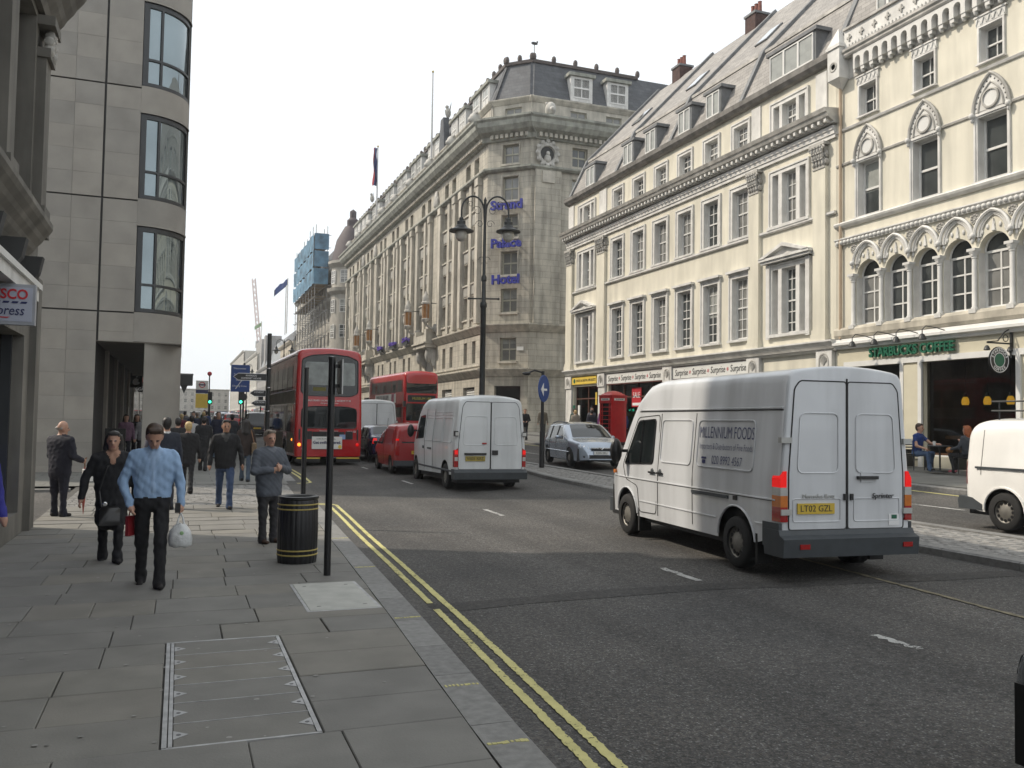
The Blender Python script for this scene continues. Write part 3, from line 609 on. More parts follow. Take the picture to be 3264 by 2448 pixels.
for i, (c, r) in enumerate(arcs):
    window(F, c-r, 5.42, 2*r, 1.72, -.26, 2, 3, 0, .07, .05)
    pn = MB(); pn.poly([(c+r*math.cos(PI*k/10), -.30, 7.14+r*math.sin(PI*k/10)) for k in range(11)]); F.build(pn, 'fanlight', M['glass'])
    g = MB(); g.tube([(c+(r-.02)*math.cos(PI*k/12), -.25, 7.12+(r-.02)*math.sin(PI*k/12)) for k in range(13)], .035, 5); F.build(g, 'fanlight_frame', M['white'])
    g = MB(); hw = abs(ac_[i]-ac_[i+1])/2
    for d, rr, y in ((-.03, .055, .10), (-.13, .04, .05), (-.2, .03, .03)): g.tube([(x, y, z) for x, z in pointed(c, hw+d, 7.55, .74+d*.7)], rr, 6)
    F.build(g, 'arch_hood', M['trim'], 50)
    g = MB(); rr_ = random.Random(i)
    for k in range(7):
        a = PI*(k+1)/8; g.ball((c+(r+.09)*math.cos(a)*.9, .02, 7.25+(r+.1)*math.sin(a)*.95), (.05, .03, .085), 6, 4)
    g.prism([(c-.06, 7.66), (c+.06, 7.66), (c, 8.02)], 'y', 0, .05); F.build(g, 'carved_foliage', M['trim'], 50)
rose = MB().lathe([(0, .05), (.05, .07), (.08, .03), (.15, .05), (.17, .02), (.17, 0)], (0, 0, 0), 14, 'y')
for k in range(8): rose.ball((.11*math.cos(k*PI/4), .045, .11*math.sin(k*PI/4)), .035, 5, 4)
rose = rose.mesh('rosette', M['grime'], 50); colm = MB(); colm.lathe([(.10, 0), (.10, .05), (.075, .08), (.07, 1.5), (.09, 1.52), (.08, 1.56), (.15, 1.68), (.16, 1.74)], (0, 0, 0), 10); colm.ball((0, .06, 1.62), .07, 6, 4)
colm.box(-.15, .15, -.1, .15, 1.72, 1.8); colm.box(-.12, .12, -.1, .12, -.12, 0); colm = colm.mesh('colonnette', M['trim'], 40)
knob = MB(); knob.ball((0, .12, 0), (.09, .09, .1), 7, 5); knob.ball((0, .1, -.12), (.05, .06, .1), 6, 4); knob = knob.mesh('hood_stop', M['trim'], 50)
for u in ac_:
    F.put('colonnette', colm, u, .06, 5.42); F.put('hood_stop', knob, u, 0, 7.6); F.put('rosette', rose, u, .0, 8.12)
moulding(F, 0, L, [(0, 8.34), (.08, 8.34), (.1, 8.40), (.1, 8.50), (.15, 8.54), (.15, 8.58), (0, 8.6)], M['trim'], 'string_course')
bb = MB(); bb.ball((0, .12, 8.43), (.075, .06, .075), 6, 4); bb = bb.mesh('bead', M['trim'], 60)
for i in range(90): F.put('bead', bb, .1+i*.18)
moulding(F, 0, L, [(0, 8.96), (.06, 8.96), (.14, 9.03), (.17, 9.1), (.14, 9.15), (0, 9.18)], M['trim'], 'sill_course'); moulding(F, 0, L, [(0, 11.2), (.05, 11.22), (.07, 11.28), (0, 11.33)], M['grime'], 'string_course'); moulding(F, 0, L, [(0, 12.44), (.06, 12.46), (.09, 12.53), (0, 12.58)], M['trim'], 'string_course')
for c in w2c:
    window(F, c-.5, 9.2, 1.0, 1.92, -.24, 1, 2, .5, .07, .04, mp=M['glass']); architrave(F, c-.5, 9.2, 1.0, 1.92, .1, .03, sill=.08)
    g = MB(); ps = pointed(c, .62, 11.22, 1.12); g.prism(ps, 'y', 0, .06); F.build(g, 'tympanum', M['trim'])
    g = MB(); g.tube([(x, .08, z) for x, z in ps], .05, 6); g.tube([(x, .07, z) for x, z in pointed(c, .43, 11.26, .8)], .03, 5)
    g.lathe([(.30, .06), (.30, .11), (.25, .12), (.23, .06)], (c, 0, 11.58), 20, 'y'); F.build(g, 'tympanum_moulding', M['grime'], 50)
    F.build(MB().lathe([(0, .075), (.24, .075), (.24, .06)], (c, 0, 11.58), 20, 'y'), 'roundel', M['white'])
    g = MB()
    for x, z in pointed(c, .53, 11.24, .96, 7)[1:-1]: g.ball((x, .062, z), (.028, .012, .028), 6, 4)
    tag(F.build(g, 'pierced_dots', M['joint']), kind='stuff')
    for s in (-1, 1): F.put('hood_stop', knob, c+s*.62, 0, 11.2)
    window(F, c-.38, 12.72, .76, 1.06, -.2, 2, 2, .5, .05, .028, mp=wr.choice(pan)); architrave(F, c-.38, 12.72, .76, 1.06, .07, .03, sill=.05)
    g = MB(); g.box(c-.5, c+.5, 0, .07, 13.86, 14.16); g.box(c-.56, c+.56, 0, .1, 14.12, 14.17)
    for k in range(5): x = c-.4+k*.2; g.tube([(x-.08, .08, 13.9), (x, .085, 14.08), (x+.08, .08, 13.9)], .018, 5)
    F.build(g, 'carved_lintel', M['trim'])
cm = MB(); wall_mb(-.21, .21, 14.42, 14.98, [(-.13, .13, 14.42, 14.86)], .24, .2, cm); arch_fill(cm, 0, .13, 14.72, 14.86, .24, .2, 8); cm.box(-.21, -.13, 0, .22, 14.3, 14.42); cm.box(.13, .21, 0, .22, 14.3, 14.42)
cm.ball((-.17, .13, 14.27), (.06, .1, .08), 6, 4); cm = cm.mesh('corbel_arch', M['trim']); F.build(MB().quad((L, .03, 14.25), (0, .03, 14.25), (0, .03, 14.98), (L, .03, 14.98)), 'corbel_recess', M['grime'])
for i in range(36): F.put('corbel_arch', cm, .3+i*.42)
moulding(F, 0, L-.6, [(0, 14.98), (.26, 14.98), (.3, 15.04), (.3, 15.1), (.36, 15.16), (.36, 15.24), (0, 15.26)], M['grime'], 'cornice')
dn = MB().box(-.04, .04, .2, .34, 15.26, 15.36).mesh('dentil', M['trim'])
for i in range(100): F.put('dentil', dn, .1+i*.154)
F.build(MB().box(0, L-.62, -.15, .22, 15.26, 15.95), 'parapet', M['trim']); F.build(MB().box(0, L-.62, -.2, .3, 15.95, 16.03), 'parapet_coping', M['grime'])
cr = MB(); cr.box(-.03, .03, .22, .26, -.13, .13); cr.box(-.11, .11, .22, .26, -.03, .03); cr = cr.mesh('cross_ornament', M['grime'])
for i in range(26): F.put('cross_ornament', cr, .4+i*.6, 0, 15.64)
g = MB(); a = L-.62; g.box(a, a+.6, 0, .45, 14.3, 15.5); g.box(a-.05, a+.65, 0, .5, 15.4, 15.52); g.add([(a-.03,-.02,15.52),(a+.63,-.02,15.52),(a+.63,.48,15.52),(a-.03,.48,15.52),(a+.3,.22,16.2)], [(0,1,4),(1,2,4),(2,3,4),(3,0,4)])
g.add([(a,0,14.3),(a+.6,0,14.3),(a+.6,.45,14.3),(a,.45,14.3),(a+.3,.05,13.95)], [(1,0,4),(2,1,4),(3,2,4),(0,3,4)]); F.build(g, 'pinnacle', M['trim']); F.build(MB().lathe([(.1, .455), (.16, .48), (.2, .455)], (a+.3, 0, 14.75), 12, 'y'), 'pinnacle_roundel', M['grime'])
g = MB(); g.prism([(-.15, 15.4), (-.2, 15.9), (-1.4, 18.6), (-6.2, 23.0), (-11, 18), (-11, 15.2)], 'x', 0, L); F.build(g, 'mansard_roof', M['slate'])
for u in (U(19.6), U(14.5)):
    F.build(MB().box(u-1.0, u+1.0, -1.7, -.2, 16.1, 17.5), 'dormer', M['lead']); F.build(MB().box(u-1.1, u+1.1, -1.8, -.1, 17.5, 17.64), 'dormer_roof', M['lead'])
    for i in range(3): window(F, u-.9+i*.6, 16.2, .6, 1.2, -.14, 1, 1, 0, .05, .03, mp=M['net'])
u = U(23.0); F.build(MB().box(u-.55, u+.55, -1.7, -.2, 16.1, 17.7), 'dormer', M['lead']); F.build(MB().box(u-.65, u+.65, -1.8, -.1, 17.7, 17.84), 'dormer_roof', M['lead'])
for i in range(2): window(F, u-.5+i*.5, 16.2, .5, 1.4, -.14, 1, 2, .5, .05, .03, mp=M['net'])
F.build(MB().tube([(L-.28, .1, 5.0), (L-.28, .1, 14.6)], .055, 8), 'drainpipe', mat('drainpipe_paint', (.42,.32,.22), .5, .1, 4))
# coffee shop front
moulding(F, 0, L, [(0, 4.98), (.1, 5.0), (.16, 5.1), (.16, 5.3), (.12, 5.36), (0, 5.4)], mat('stained_sill_stone', (.50,.46,.38), .8, .2, 2, stain=.3), 'sill_course')
moulding(F, 0, L, [(0, 4.62), (.1, 4.63), (.14, 4.72), (.24, 4.76), (.24, 4.84), (.12, 4.9), (.10, 4.98), (0, 4.98)], M['white'], 'fascia_cornice')
so = [(U(18.05), U(21.42), 1.0, 3.98), (U(22.3), U(24.7), .72, 3.98), (U(13.2), U(16.9), 1.0, 3.98)]
F.build(wall_mb(0, L, -.5, 4.62, so, -.01, .3), 'shop_wall', M['creamd'])
F.build(MB().box(U(17.2), U(24.9), 0, .05, 3.98, 4.16), 'window_head', M['white'])
for a, b, c, d in so:
    g = MB(); g.box(a-.14, a, -.04, .06, -.4, d); g.box(b, b+.14, -.04, .06, -.4, d); g.box(a, b, -.25, -.12, c, c+.1); F.build(g, 'window_surround', M['white'])
    F.build(MB().quad((b, -.2, c), (a, -.2, c), (a, -.2, d), (b, -.2, d)), 'shop_pane', m_clear); g = MB(); k = 4.2
    g.quad((a-1, -k, .6), (b+1, -k, .6), (b+1, -k, 4.3), (a-1, -k, 4.3)); g.quad((a-1, -k, 4.25), (b+1, -k, 4.25), (b+1, -.31, 4.25), (a-1, -.31, 4.25)); g.quad((a-1, -k, .8), (a-1, -.31, .8), (b+1, -.31, .8), (b+1, -k, .8))
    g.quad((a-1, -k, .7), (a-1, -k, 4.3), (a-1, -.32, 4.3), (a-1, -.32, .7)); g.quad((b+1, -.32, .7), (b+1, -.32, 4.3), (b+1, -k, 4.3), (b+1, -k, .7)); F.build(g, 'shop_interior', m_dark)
a, b = so[0][:2]; F.build(MB().box(a+.1, b-.5, -.9, -.4, 1.55, 1.66), 'window_counter', M['wood']); F.build(MB().box(a+.1, b-.7, -.86, -.78, .85, 1.55), 'counter_front', M['wood'])
for i in range(3): F.build(MB().box(U(20.2)-i*.7-.3, U(20.2)-i*.7+.3, -3.9, -3.8, 2.2, 2.9), 'menu_board', mat('menu_board', (.10,.09,.07), .6, .3, 4))
F.build(MB().box(U(22.28), U(21.58), 0, .04, .9, 3.9), 'pilaster_panel', M['creamd'])
F.text('STARBUCKS COFFEE', .43, M['greenl'], U(21.84), .10, 4.385, name='raised_lettering', ext=.045, sx=.89, bold=.012)
for k, Y in enumerate((23.7, 22.7, 21.75, 20.7)):          # swan-neck fascia lamps
    u = U(Y); g = MB(); g.tube([(u-.35, .12, 4.86), (u-.18, .34, 4.96), (u-.02, .62, 5.02), (u, .74, 4.9), (u, .74, 4.78)], .016, 6); o = F.build(g, 'swan_neck_arm', M['iron'], 50)
    F.build(MB().lathe([(.03, .16), (.06, .14), (.11, .06), (.13, -.02), (.10, -.03), (0, -.01)], (u, .74, 4.62), 12), 'lamp_shade', M['iron'], 50)
for k in range(4):
    Y = 21.45-k*.80; lp = thing('pendant_lamp', (XF+.95, Y, 4.2), 0, 'yellow glass pendant lamp in the coffee shop window, %s of four' % ('leftmost', 'second from left', 'third from left', 'rightmost')[k], 'lamp', 'pendant lamps in the coffee shop window')
    MB().tube([(0, 0, 0), (0, 0, -1.2)], .008, 5).build('flex', M['black'], lp)
    MB().lathe([(0, -1.2), (.05, -1.22), (.06, -1.3), (.07, -1.33)], n=12).build('lamp_holder', M['black'], lp)
    MB().lathe([(.06, -1.33), (.10, -1.40), (.115, -1.50), (.095, -1.58), (0, -1.58)], n=14).build('lamp_shade', mat('pendant_yellow', (.8,.45,.04), .3, .05, 5, emit=(1,.5,.04), estr=.5), lp, smooth=60)
sg = thing('hanging_sign', (XF, 18.2, 0), PI/2, 'round black and white coffee shop sign hanging from an iron wall bracket', 'sign'); f = Fac(sg)
g = MB(); g.tube([(0, 0, 4.3), (0, .95, 4.3)], .025, 6); g.tube([(0, .02, 4.75), (0, .3, 4.62), (0, .55, 4.36), (0, .95, 4.32)], .018, 6); g.box(-.03, .03, 0, .06, 3.9, 4.8)
g.tube([(0, .25+.1*math.cos(t*.7), 4.45+.1*math.sin(t*.7)) for t in range(10)], .014, 5); f.build(g, 'bracket', M['iron'], 50)
f.build(MB().lathe([(0, -.03), (.36, -.03), (.38, 0), (.36, .03), (0, .03)], (0, .52, 3.82), 24, 'x'), 'disc', M['black'], 40)
for s in (-1, 1):
    f.build(MB().lathe([(.33, .031*s), (.34, .037*s), (.355, .031*s)], (0, .52, 3.82), 24, 'x', cap=False), 'outer_ring', M['whitel']); f.build(MB().lathe([(.19, .031*s), (.2, .037*s), (.215, .031*s)], (0, .52, 3.82), 24, 'x', cap=False), 'inner_ring', M['whitel'])
    f.build(MB().lathe([(0, .033*s), (.185, .033*s), (.185, .03*s)], (0, .52, 3.82), 20, 'x'), 'centre_field', M['greenl'])
for txt, r0, a0, da in (('STARBUCKS', .275, 160, -17.5), ('COFFEE', .275, 228, 17)):
    for i, chh in enumerate(txt):
        a = rad(a0+da*i); y = .52-.275*math.cos(a); z = 3.82+.275*math.sin(a); top = da < 0
        o = text_obj(chh, .11, M['whitel'], sg, f.at(-.034, y, z), (0, 0, 0), ext=.002, bold=.003)
        o.rotation_euler = (Matrix.Rotation(-PI/2, 3, 'Z') @ Matrix.Rotation(PI/2, 3, 'X') @ Matrix.Rotation((a-PI/2) if top else (a+PI/2), 3, 'Z')).to_euler()
for y in (.08, .96): f.build(MB().lathe([(.02, .12), (.05, .1), (.09, 0), (.07, -.02), (0, 0)], (0, y, 4.1), 10), 'sign_lamp', M['iron'], 50)
# ---------------------------------------------------------------- grand stone hotel
B = thing('hotel_building', (XF, 64.3, 0), PI/2, 'huge pale stone hotel with chamfered corner, dark mansard roof and blue letters', 'building'); F = Fac(B)
L = 61.5; pc_ = [3.9, 10.2, 18.3, 25.2, 31.5, 37.8, 45.6, 52.5, 58.0]; ww = 1.22
rowsz = [(10.2, 1.85), (13.1, 1.75), (16.0, 1.7), (18.95, 1.6), (21.9, 1.25)]
wu = [c+s*1.12 for c in pc_ for s in (-1, 1)]
ops = [(u-ww/2, u+ww/2, z, z+h) for u in wu for z, h in rowsz]+[(u-.45, u+.45, 6.5, 8.3) for u in wu]+[(c-1.5, c+1.5, 1.0, 4.6) for c in pc_]
F.build(wall_mb(0, L, -1, 25.0, ops, 0, .4), 'wall', M['hotel']); body_block(F, .5, L, -1, 26, 24, M['hotelp'], -.6)
for u in wu:
    for z, h in rowsz: window(F, u-ww/2, z, ww, h, -.32, 2, 2, .52, .07, .05, mf=M['winpaint'], mp=wr.choice([M['glass'], M['glass2'], M['glass2'], M['net']]))
    window(F, u-.45, 6.5, .9, 1.8, -.34, 2, 2, .6, .06, .04, mf=M['winpaint'])
sl_ = MB().box(-ww/2-.1, ww/2+.1, 0, .14, -.14, 0).mesh('sill', M['hotelp'])
for u in wu:
    for z, h in rowsz[:4]: F.put('sill', sl_, u, 0, z)
for c in pc_:        # recessed spandrel strip between the pair, pilasters at the bay edges
    F.build(MB().box(c-.32, c+.32, 0, .16, 9.5, 21.2), 'mullion_pier', M['hotelp'])
    for s in (-1, 1):
        x = c+s*2.25; F.build(MB().box(x-.34, x+.34, 0, .34, 9.6, 20.6), 'pilaster', M['hotelp']); F.build(MB().box(x-.42, x+.42, 0, .42, 20.6, 21.2), 'pilaster_cap', M['hotelp'])
    for z, h in rowsz[:3]: F.build(MB().box(c-1.72, c+1.72, -.02, .05, z+h+.12, z+h+.95), 'spandrel_panel', mat('stone_spandrel', (.33,.32,.29), .8, .15, 1.5, stain=.2))
for u in (14.3, 41.6, 49.1):     # carved cartouches at frieze level
    g = MB(); g.ball((u, .1, 22.5), (.5, .25, .8), 9, 7); g.ball((u-.45, .1, 22.2), (.2, .2, .5), 6, 5); g.ball((u+.45, .1, 22.2), (.2, .2, .5), 6, 5); F.build(g, 'cartouche', M['grime'], 60)
moulding(F, 0, L, [(0, 21.2), (.25, 21.22), (.4, 21.36), (.4, 21.5), (0, 21.55)], M['green'], 'string_course')
corn = [(0, 23.55), (.2, 23.6), (.3, 23.95), (.8, 24.2), (1.05, 24.55), (1.1, 24.9), (1.25, 25.05), (1.25, 25.2), (0, 25.35)]
moulding(F, 0, L+.6, corn, M['green'], 'cornice')
def dentils(F_, u0, u1, z, y0, y1, step, h, m):
    g = MB(); n = int((u1-u0)/step)
    for i in range(n): x = u0+(i+.5)*step; g.box(x-step*.28, x+step*.28, y0, y1, z, z+h)
    return tag(F_.build(g, 'dentils', m), kind='stuff')
dentils(F, 0, L, 23.72, .2, .5, .42, .3, M['hotelp'])
moulding(F, 0, L, stepprof(8.75, 9.35, .5, 4), M['hotelp'], 'string_course'); moulding(F, 0, L, stepprof(5.35, 5.95, .55, 4), M['hotelp'], 'string_course')
moulding(F, 0, L, [(0, 6.2), (.1, 6.22), (.1, 6.4), (0, 6.42)], M['hotelp'], 'sill_band')
# attic storey and mansard
at = [(u-.6, u+.6, 25.55, 26.25) for u in wu]
F.build(wall_mb(0, L, 25.3, 26.7, at, -.35, .2), 'attic_wall', M['hotelp'])
for u in wu: window(F, u-.6, 25.55, 1.2, .7, -.5, 2, 1, 0, .06, .05, mf=M['winpaint'], mp=M['net'])
moulding(F, 0, L, stepprof(26.6, 27.0, .3, 3), M['hotelp'], 'attic_cornice', -.35)
def mans(F_, u0, u1, name='mansard_roof', m0=0, m1=0):    # sloped slate face; m0/m1 shift the top corners for hips
    g = MB(); a, b = -.45, -1.7
    g.add([(u0, a, 27), (u1, a, 27), (u1-m1, b, 30.3), (u0+m0, b, 30.3), (u0+m0, -8, 30.4), (u1-m1, -8, 30.4)], [(1, 0, 3, 2), (2, 3, 4, 5)]); return F_.build(g, name, M['dslate'])
mans(F, 0, L, m0=.5)
def crest(F_, u0, u1, step, y=-1.7, m=None):
    F_.build(MB().box(u0, u1, y-.15, y+.16, 30.25, 30.5), 'ridge_band', mat('ridge_terracotta', (.085,.07,.065), .8, .3, 3)); fm = MB(); fm.lathe([(.17, 0), (.2, .22), (.15, .42), (.04, .52), (0, .52)], n=8); fm = fm.mesh('finial', mat('ridge_terracotta', (.085,.07,.065), .8, .3, 3), 50)
    n = int((u1-u0)/step)
    for i in range(n+1): F_.put('finial', fm, u0+i*(u1-u0)/max(n, 1), y+.03, 30.5)
crest(F, .6, L, 1.55)
dm = MB(); dm.box(-.95, .95, -1.5, .0, 0, 2.0); dm = dm.mesh('dormer', M['trim']); dr = MB().box(-1.15, 1.15, -1.6, .2, 2.0, 2.25).mesh('dormer_roof', M['green'])
for c in pc_:
    for s in (-1.2, 1.2):
        F.put('dormer', dm, c+s, -.62, 27.15); F.put('dormer_roof', dr, c+s, -.62, 27.15); window(F, c+s-.75, 27.4, 1.5, 1.65, -.58, 2, 2, .5, .08, .06, mp=M['net'])
lh = MB(); lh.ball((0, 0, .5), (.42, .5, .55), 9, 7); lh.ball((0, .38, .4), (.22, .25, .22), 7, 5); lh.ball((-.3, -.05, .9), .13, 6, 4); lh.ball((.3, -.05, .9), .13, 6, 4); lh = lh.mesh('lion_head', M['grime'], 60)
for u in (1.0, 7.2, 14.3, 21.6, 28.4, 34.6, 41.6, 49.1, 55.4): F.put('lion_head', lh, u, .8, 25.25)
ea = MB(); ea.ball((0, 0, .5), (.2, .3, .5), 7, 5); ea.ball((0, .1, 1.05), (.15, .2, .17), 6, 4)
for s in (-1, 1): ea.add([(s*.15, 0, .5), (s*1.1, 0, 1.2), (s*1.0, 0, .85), (s*.8, 0, .55), (s*.15, 0, .15), (s*.15, .12, .4)], [(0, 1, 2, 5), (2, 3, 4, 5), (0, 1, 2, 3, 4)])
ea = ea.mesh('eagle_ornament', M['grime']); F.put('eagle_ornament', ea, 14.2, -.8, 30.3); F.put('eagle_ornament', ea, 49, -.8, 30.3)
F.build(MB().prism([(14.6-.9, 27), (14.6+.9, 27), (14.6+.5, 30.3), (14.6-.5, 30.3)], 'y', -.9, -.35), 'roof_pavilion', M['dslate'])
# ground floor: shopfronts with shutters
for i, c in enumerate(pc_):
    F.build(MB().quad((c+1.5, -.36, 1), (c-1.5, -.36, 1), (c-1.5, -.36, 4.6), (c+1.5, -.36, 4.6)), 'shop_pane', M['shopglass'])
    g = MB(); g.box(c-.05, c+.05, -.36, -.28, 1, 4.6); g.box(c-1.5, c+1.5, -.36, -.27, 3.4, 3.5); F.build(g, 'shop_frame', M['frame'])
    if i < 3:
        for k in range(6): F.build(MB().box(c-1.2, c+1.2, -.3, -.22, 3.5+k*.17, 3.61+k*.17), 'shutter_slat', M['paper'])
# projecting balconies, flower boxes, lanterns
for u in (16.0, 44.0):
    g = MB(); g.box(u-2.2, u+2.2, 0, 1.1, 8.6, 8.95); g.box(u-2.3, u+2.3, 0, 1.25, 8.95, 9.1); g.box(u-2.1, u-1.5, 0, 1.0, 9.1, 10.3); g.box(u+1.5, u+2.1, 0, 1.0, 9.1, 10.3); g.box(u-1.5, u+1.5, .8, .98, 9.1, 9.8); F.build(g, 'balcony', M['hotelp'])
    for s in (-1.6, 1.6):
        g = MB(); g.prism([(0, 8.6), (.9, 8.6), (.55, 7.9), (.3, 7.0), (0, 6.8)], 'x', u+s-.3, u+s+.3); g.ball((u+s, .6, 7.9), (.35, .35, .7), 8, 6); F.build(g, 'carved_bracket', M['grime'], 45)
    F.build(MB().box(u-1.2, u+1.2, -.2, .05, 5.95, 8.5), 'recess_shade_panel', M['joint'])  # solid panel on the wall, recess shade put into its near-black colour
m_purple = mat('purple_flowers', (.10,.05,.35), .7, .4, 12); m_lant = mat('amber_lantern', (.32,.14,.03), .3, .25, 4, coat=.3)
for Y in (86.8, 92.5, 98.6):
    fb = thing('flower_box', (XF, Y, 9.4), PI/2, {86.8: 'nearest', 92.5: 'middle', 98.6: 'farthest'}[Y]+' of three purple flower boxes on the stone hotel front', 'flower box', 'flower boxes on the hotel front'); g = MB(); r = random.Random(int(Y))
    for k in range(9): g.tube([(-1.1+k*.275, .6, 0), (-1.1+k*.275, .6, .75)], .02, 4)
    g.box(-1.15, 1.15, .57, .63, .73, .78); g.box(-1.15, 1.15, 0, .65, -.1, 0); g.build('railing', M['iron'], fb)
    MB().box(-1.05, 1.05, .66, .95, .05, .4).build('trough', M['iron'], fb); g = MB()
    for k in range(60): g.ball((r.uniform(-1.05, 1.05), r.uniform(.62, 1.02), r.uniform(.35, .75)), r.uniform(.06, .13), 5, 3)
    tag(g.build('flowers', m_purple, fb), kind='stuff')
for i, (Y, nm) in enumerate(((77.8, 'nearest'), (84.5, 'second nearest'), (103.5, 'third nearest'), (111.5, 'farthest'))):
    t = thing('wall_lantern', (XF, Y, 10.4), PI/2, 'tall amber glass lantern on bronze bracket, %s on the hotel front' % nm, 'lantern', 'amber lanterns on the hotel front')
    g = MB(); g.tube([(0, 0, 0), (0, .6, -.1), (0, 1.1, .2), (0, 1.15, .5)], [.2, .12, .12, .16], 8); g.lathe([(.1, -.5), (.35, -.3), (.4, 0), (.3, .3), (0, .4)], (0, .12, 0), 10, 'z'); g.build('bracket', M['grime'], t, smooth=50)
    MB().lathe([(.15, .35), (.38, .55), (.42, .75), (.34, .8)], (0, 1.15, 0), 12).build('base', M['grime'], t, smooth=40); MB().lathe([(.33, .8), (.35, 2.1)], (0, 1.15, 0), 12).build('glass', m_lant, t, smooth=60)
    MB().lathe([(.42, 2.1), (.44, 2.25), (.34, 2.35), (.34, 2.75), (.2, 2.95), (.08, 3.3), (0, 3.3)], (0, 1.15, 0), 12).build('cap', M['grime'], t, smooth=40)
    for k in range(6): a = k*PI/3; MB().tube([(.36*math.cos(a), 1.15+.36*math.sin(a), .8), (.37*math.cos(a), 1.15+.37*math.sin(a), 2.1)], .02, 4).build('rib', M['grime'], t)
    MB().box(-.06, .06, 0, .9, 2.2, 2.26).build('stay', M['iron'], t)
for Y, zt, lab in ((79.0, 34.6, 'tall bare white flagpole on the hotel roof edge'), (103.5, 34.6, 'hotel flagpole carrying a drooping union flag')):
    t = thing('flagpole', (XF-.6, Y, 25.3), 0, lab, 'flagpole'); MB().tube([(0, 0, 0), (0, 0, zt-25.3)], [.11, .06], 8).build('pole', mat('pole_grey', (.5,.5,.5), .4, .05, 4), t); MB().ball((0, 0, zt-25.2), .12, 8, 6).build('finial', M['gold'], t)
    g = MB(); g.box(-.4, .4, -.4, .4, -.1, .3); g.ball((0, -.3, .5), (.5, .5, .5), 8, 6); g.build('base', M['grime'], t)
    if Y > 100:
        g = MB(); n = 12
        for j in range(n+1):
            z = zt-25.4-j*4.6/n
            for q in range(5): g.v.append((-.05-q*.12-.06*math.sin(j*.9+q), .16*math.sin(q*2.1+j*.5), z))
        for j in range(n):
            for q in range(4): a = j*5+q; g.f.append((a, a+1, a+6, a+5))
        fl = g.mesh('flag', mat('flag_blue', (.03,.04,.14), .8, .2, 3)); fl.materials.append(mat('flag_red', (.35,.03,.04), .8, .2, 3)); fl.materials.append(mat('flag_white', (.5,.5,.5), .8, .1, 3))
        for i, p in enumerate(fl.polygons): p.material_index = [0, 1, 2, 0, 1, 0, 2][(i*5+i//4) % 7]
        put('flag', fl, t)
# chamfered corner and side-street face
cw = math.hypot(2.6, 2.6); G = Fac(B, -2.6, -2.6, PI/4); cx = cw/2-.12
crows = [(6.5, 1.8), (10.25, 1.85), (13.15, 1.8), (16.05, 1.75), (18.95, 1.85), (21.8, 1.5)]
G.build(wall_mb(0, cw, -1, 25.0, [(cx-.68, cx+.68, z, z+h) for z, h in crows]+[(cx-1.1, cx+1.1, .9, 4.6)], 0, .4), 'corner_wall', M['hotel'])
for z, h in crows:
    window(G, cx-.68, z, 1.36, h, -.3, 2, 2, .52, .09, .07, mf=M['winpaint'], mp=M['glass2']); G.build(MB().box(cx-.8, cx+.8, 0, .14, z-.16, z), 'sill', M['hotelp'])
for z, h in crows[2:]: architrave(G, cx-.68, z, 1.36, h, .1, .04, m=M['hotelp'], sill=0)
G.build(MB().quad((cx+1.1, -.36, .9), (cx-1.1, -.36, .9), (cx-1.1, -.36, 4.6), (cx+1.1, -.36, 4.6)), 'shop_pane', M['shopglass'])
H_ = Fac(B, -2.6, -2.6-26, PI/2); HL = 26.0
hu = [HL-c for c in (4.1, 6.4, 10.2, 12.5, 16.5, 18.8, 22.5)]
H_.build(wall_mb(0, HL, -1, 25.0, [(u-.65, u+.65, z, z+h) for u in hu for z, h in crows]+[(u-1, u+1, 1.1, 4.4) for u in hu[::2]], 0, .4), 'side_wall', M['hotel'])
for u in hu:
    for z, h in crows: window(H_, u-.65, z, 1.3, h, -.3, 2, 2, .52, .09, .07, mf=M['winpaint'], mp=wr.choice([M['glass'], M['glass2']]))
for u in hu[::2]: H_.build(MB().quad((u+1, -.36, 1.1), (u-1, -.36, 1.1), (u-1, -.36, 4.4), (u+1, -.36, 4.4)), 'shop_pane', M['shopglass'])
H_.build(MB().box(HL-2.4, HL-.25, 0, .3, 9.4, 21.2), 'corner_pier', M['hotel'])
u = HL-1.3; g = MB(); g.lathe([(.55, .0), (.62, .22), (.85, .25), (.95, .12), (.9, .0)], (u, 0, 22.5), 18, 'y')
for k in range(12): a = k*PI/6; g.ball((u+.85*math.cos(a), .2, 22.5+.95*math.sin(a)), (.2, .12, .2), 6, 4)
H_.build(g, 'carved_medallion', M['grime'], 60); H_.build(MB().lathe([(0, .06), (.56, .06), (.56, .0)], (u, 0, 22.5), 16, 'y'), 'medallion_shade_disc', M['joint']); g = MB(); g.ball((u, .15, 22.1), (.3, .22, .35), 8, 6); g.ball((u, .2, 22.5), (.17, .16, .2), 7, 5); H_.build(g, 'carved_bust', M['grime'], 60)  # disc inside the ring is solid, its dark colour stands for a shaded hollow
H_.build(MB().box(u-.5, u+.5, .3, .42, 20.2, 21.1), 'plaque', M['hotelp'])
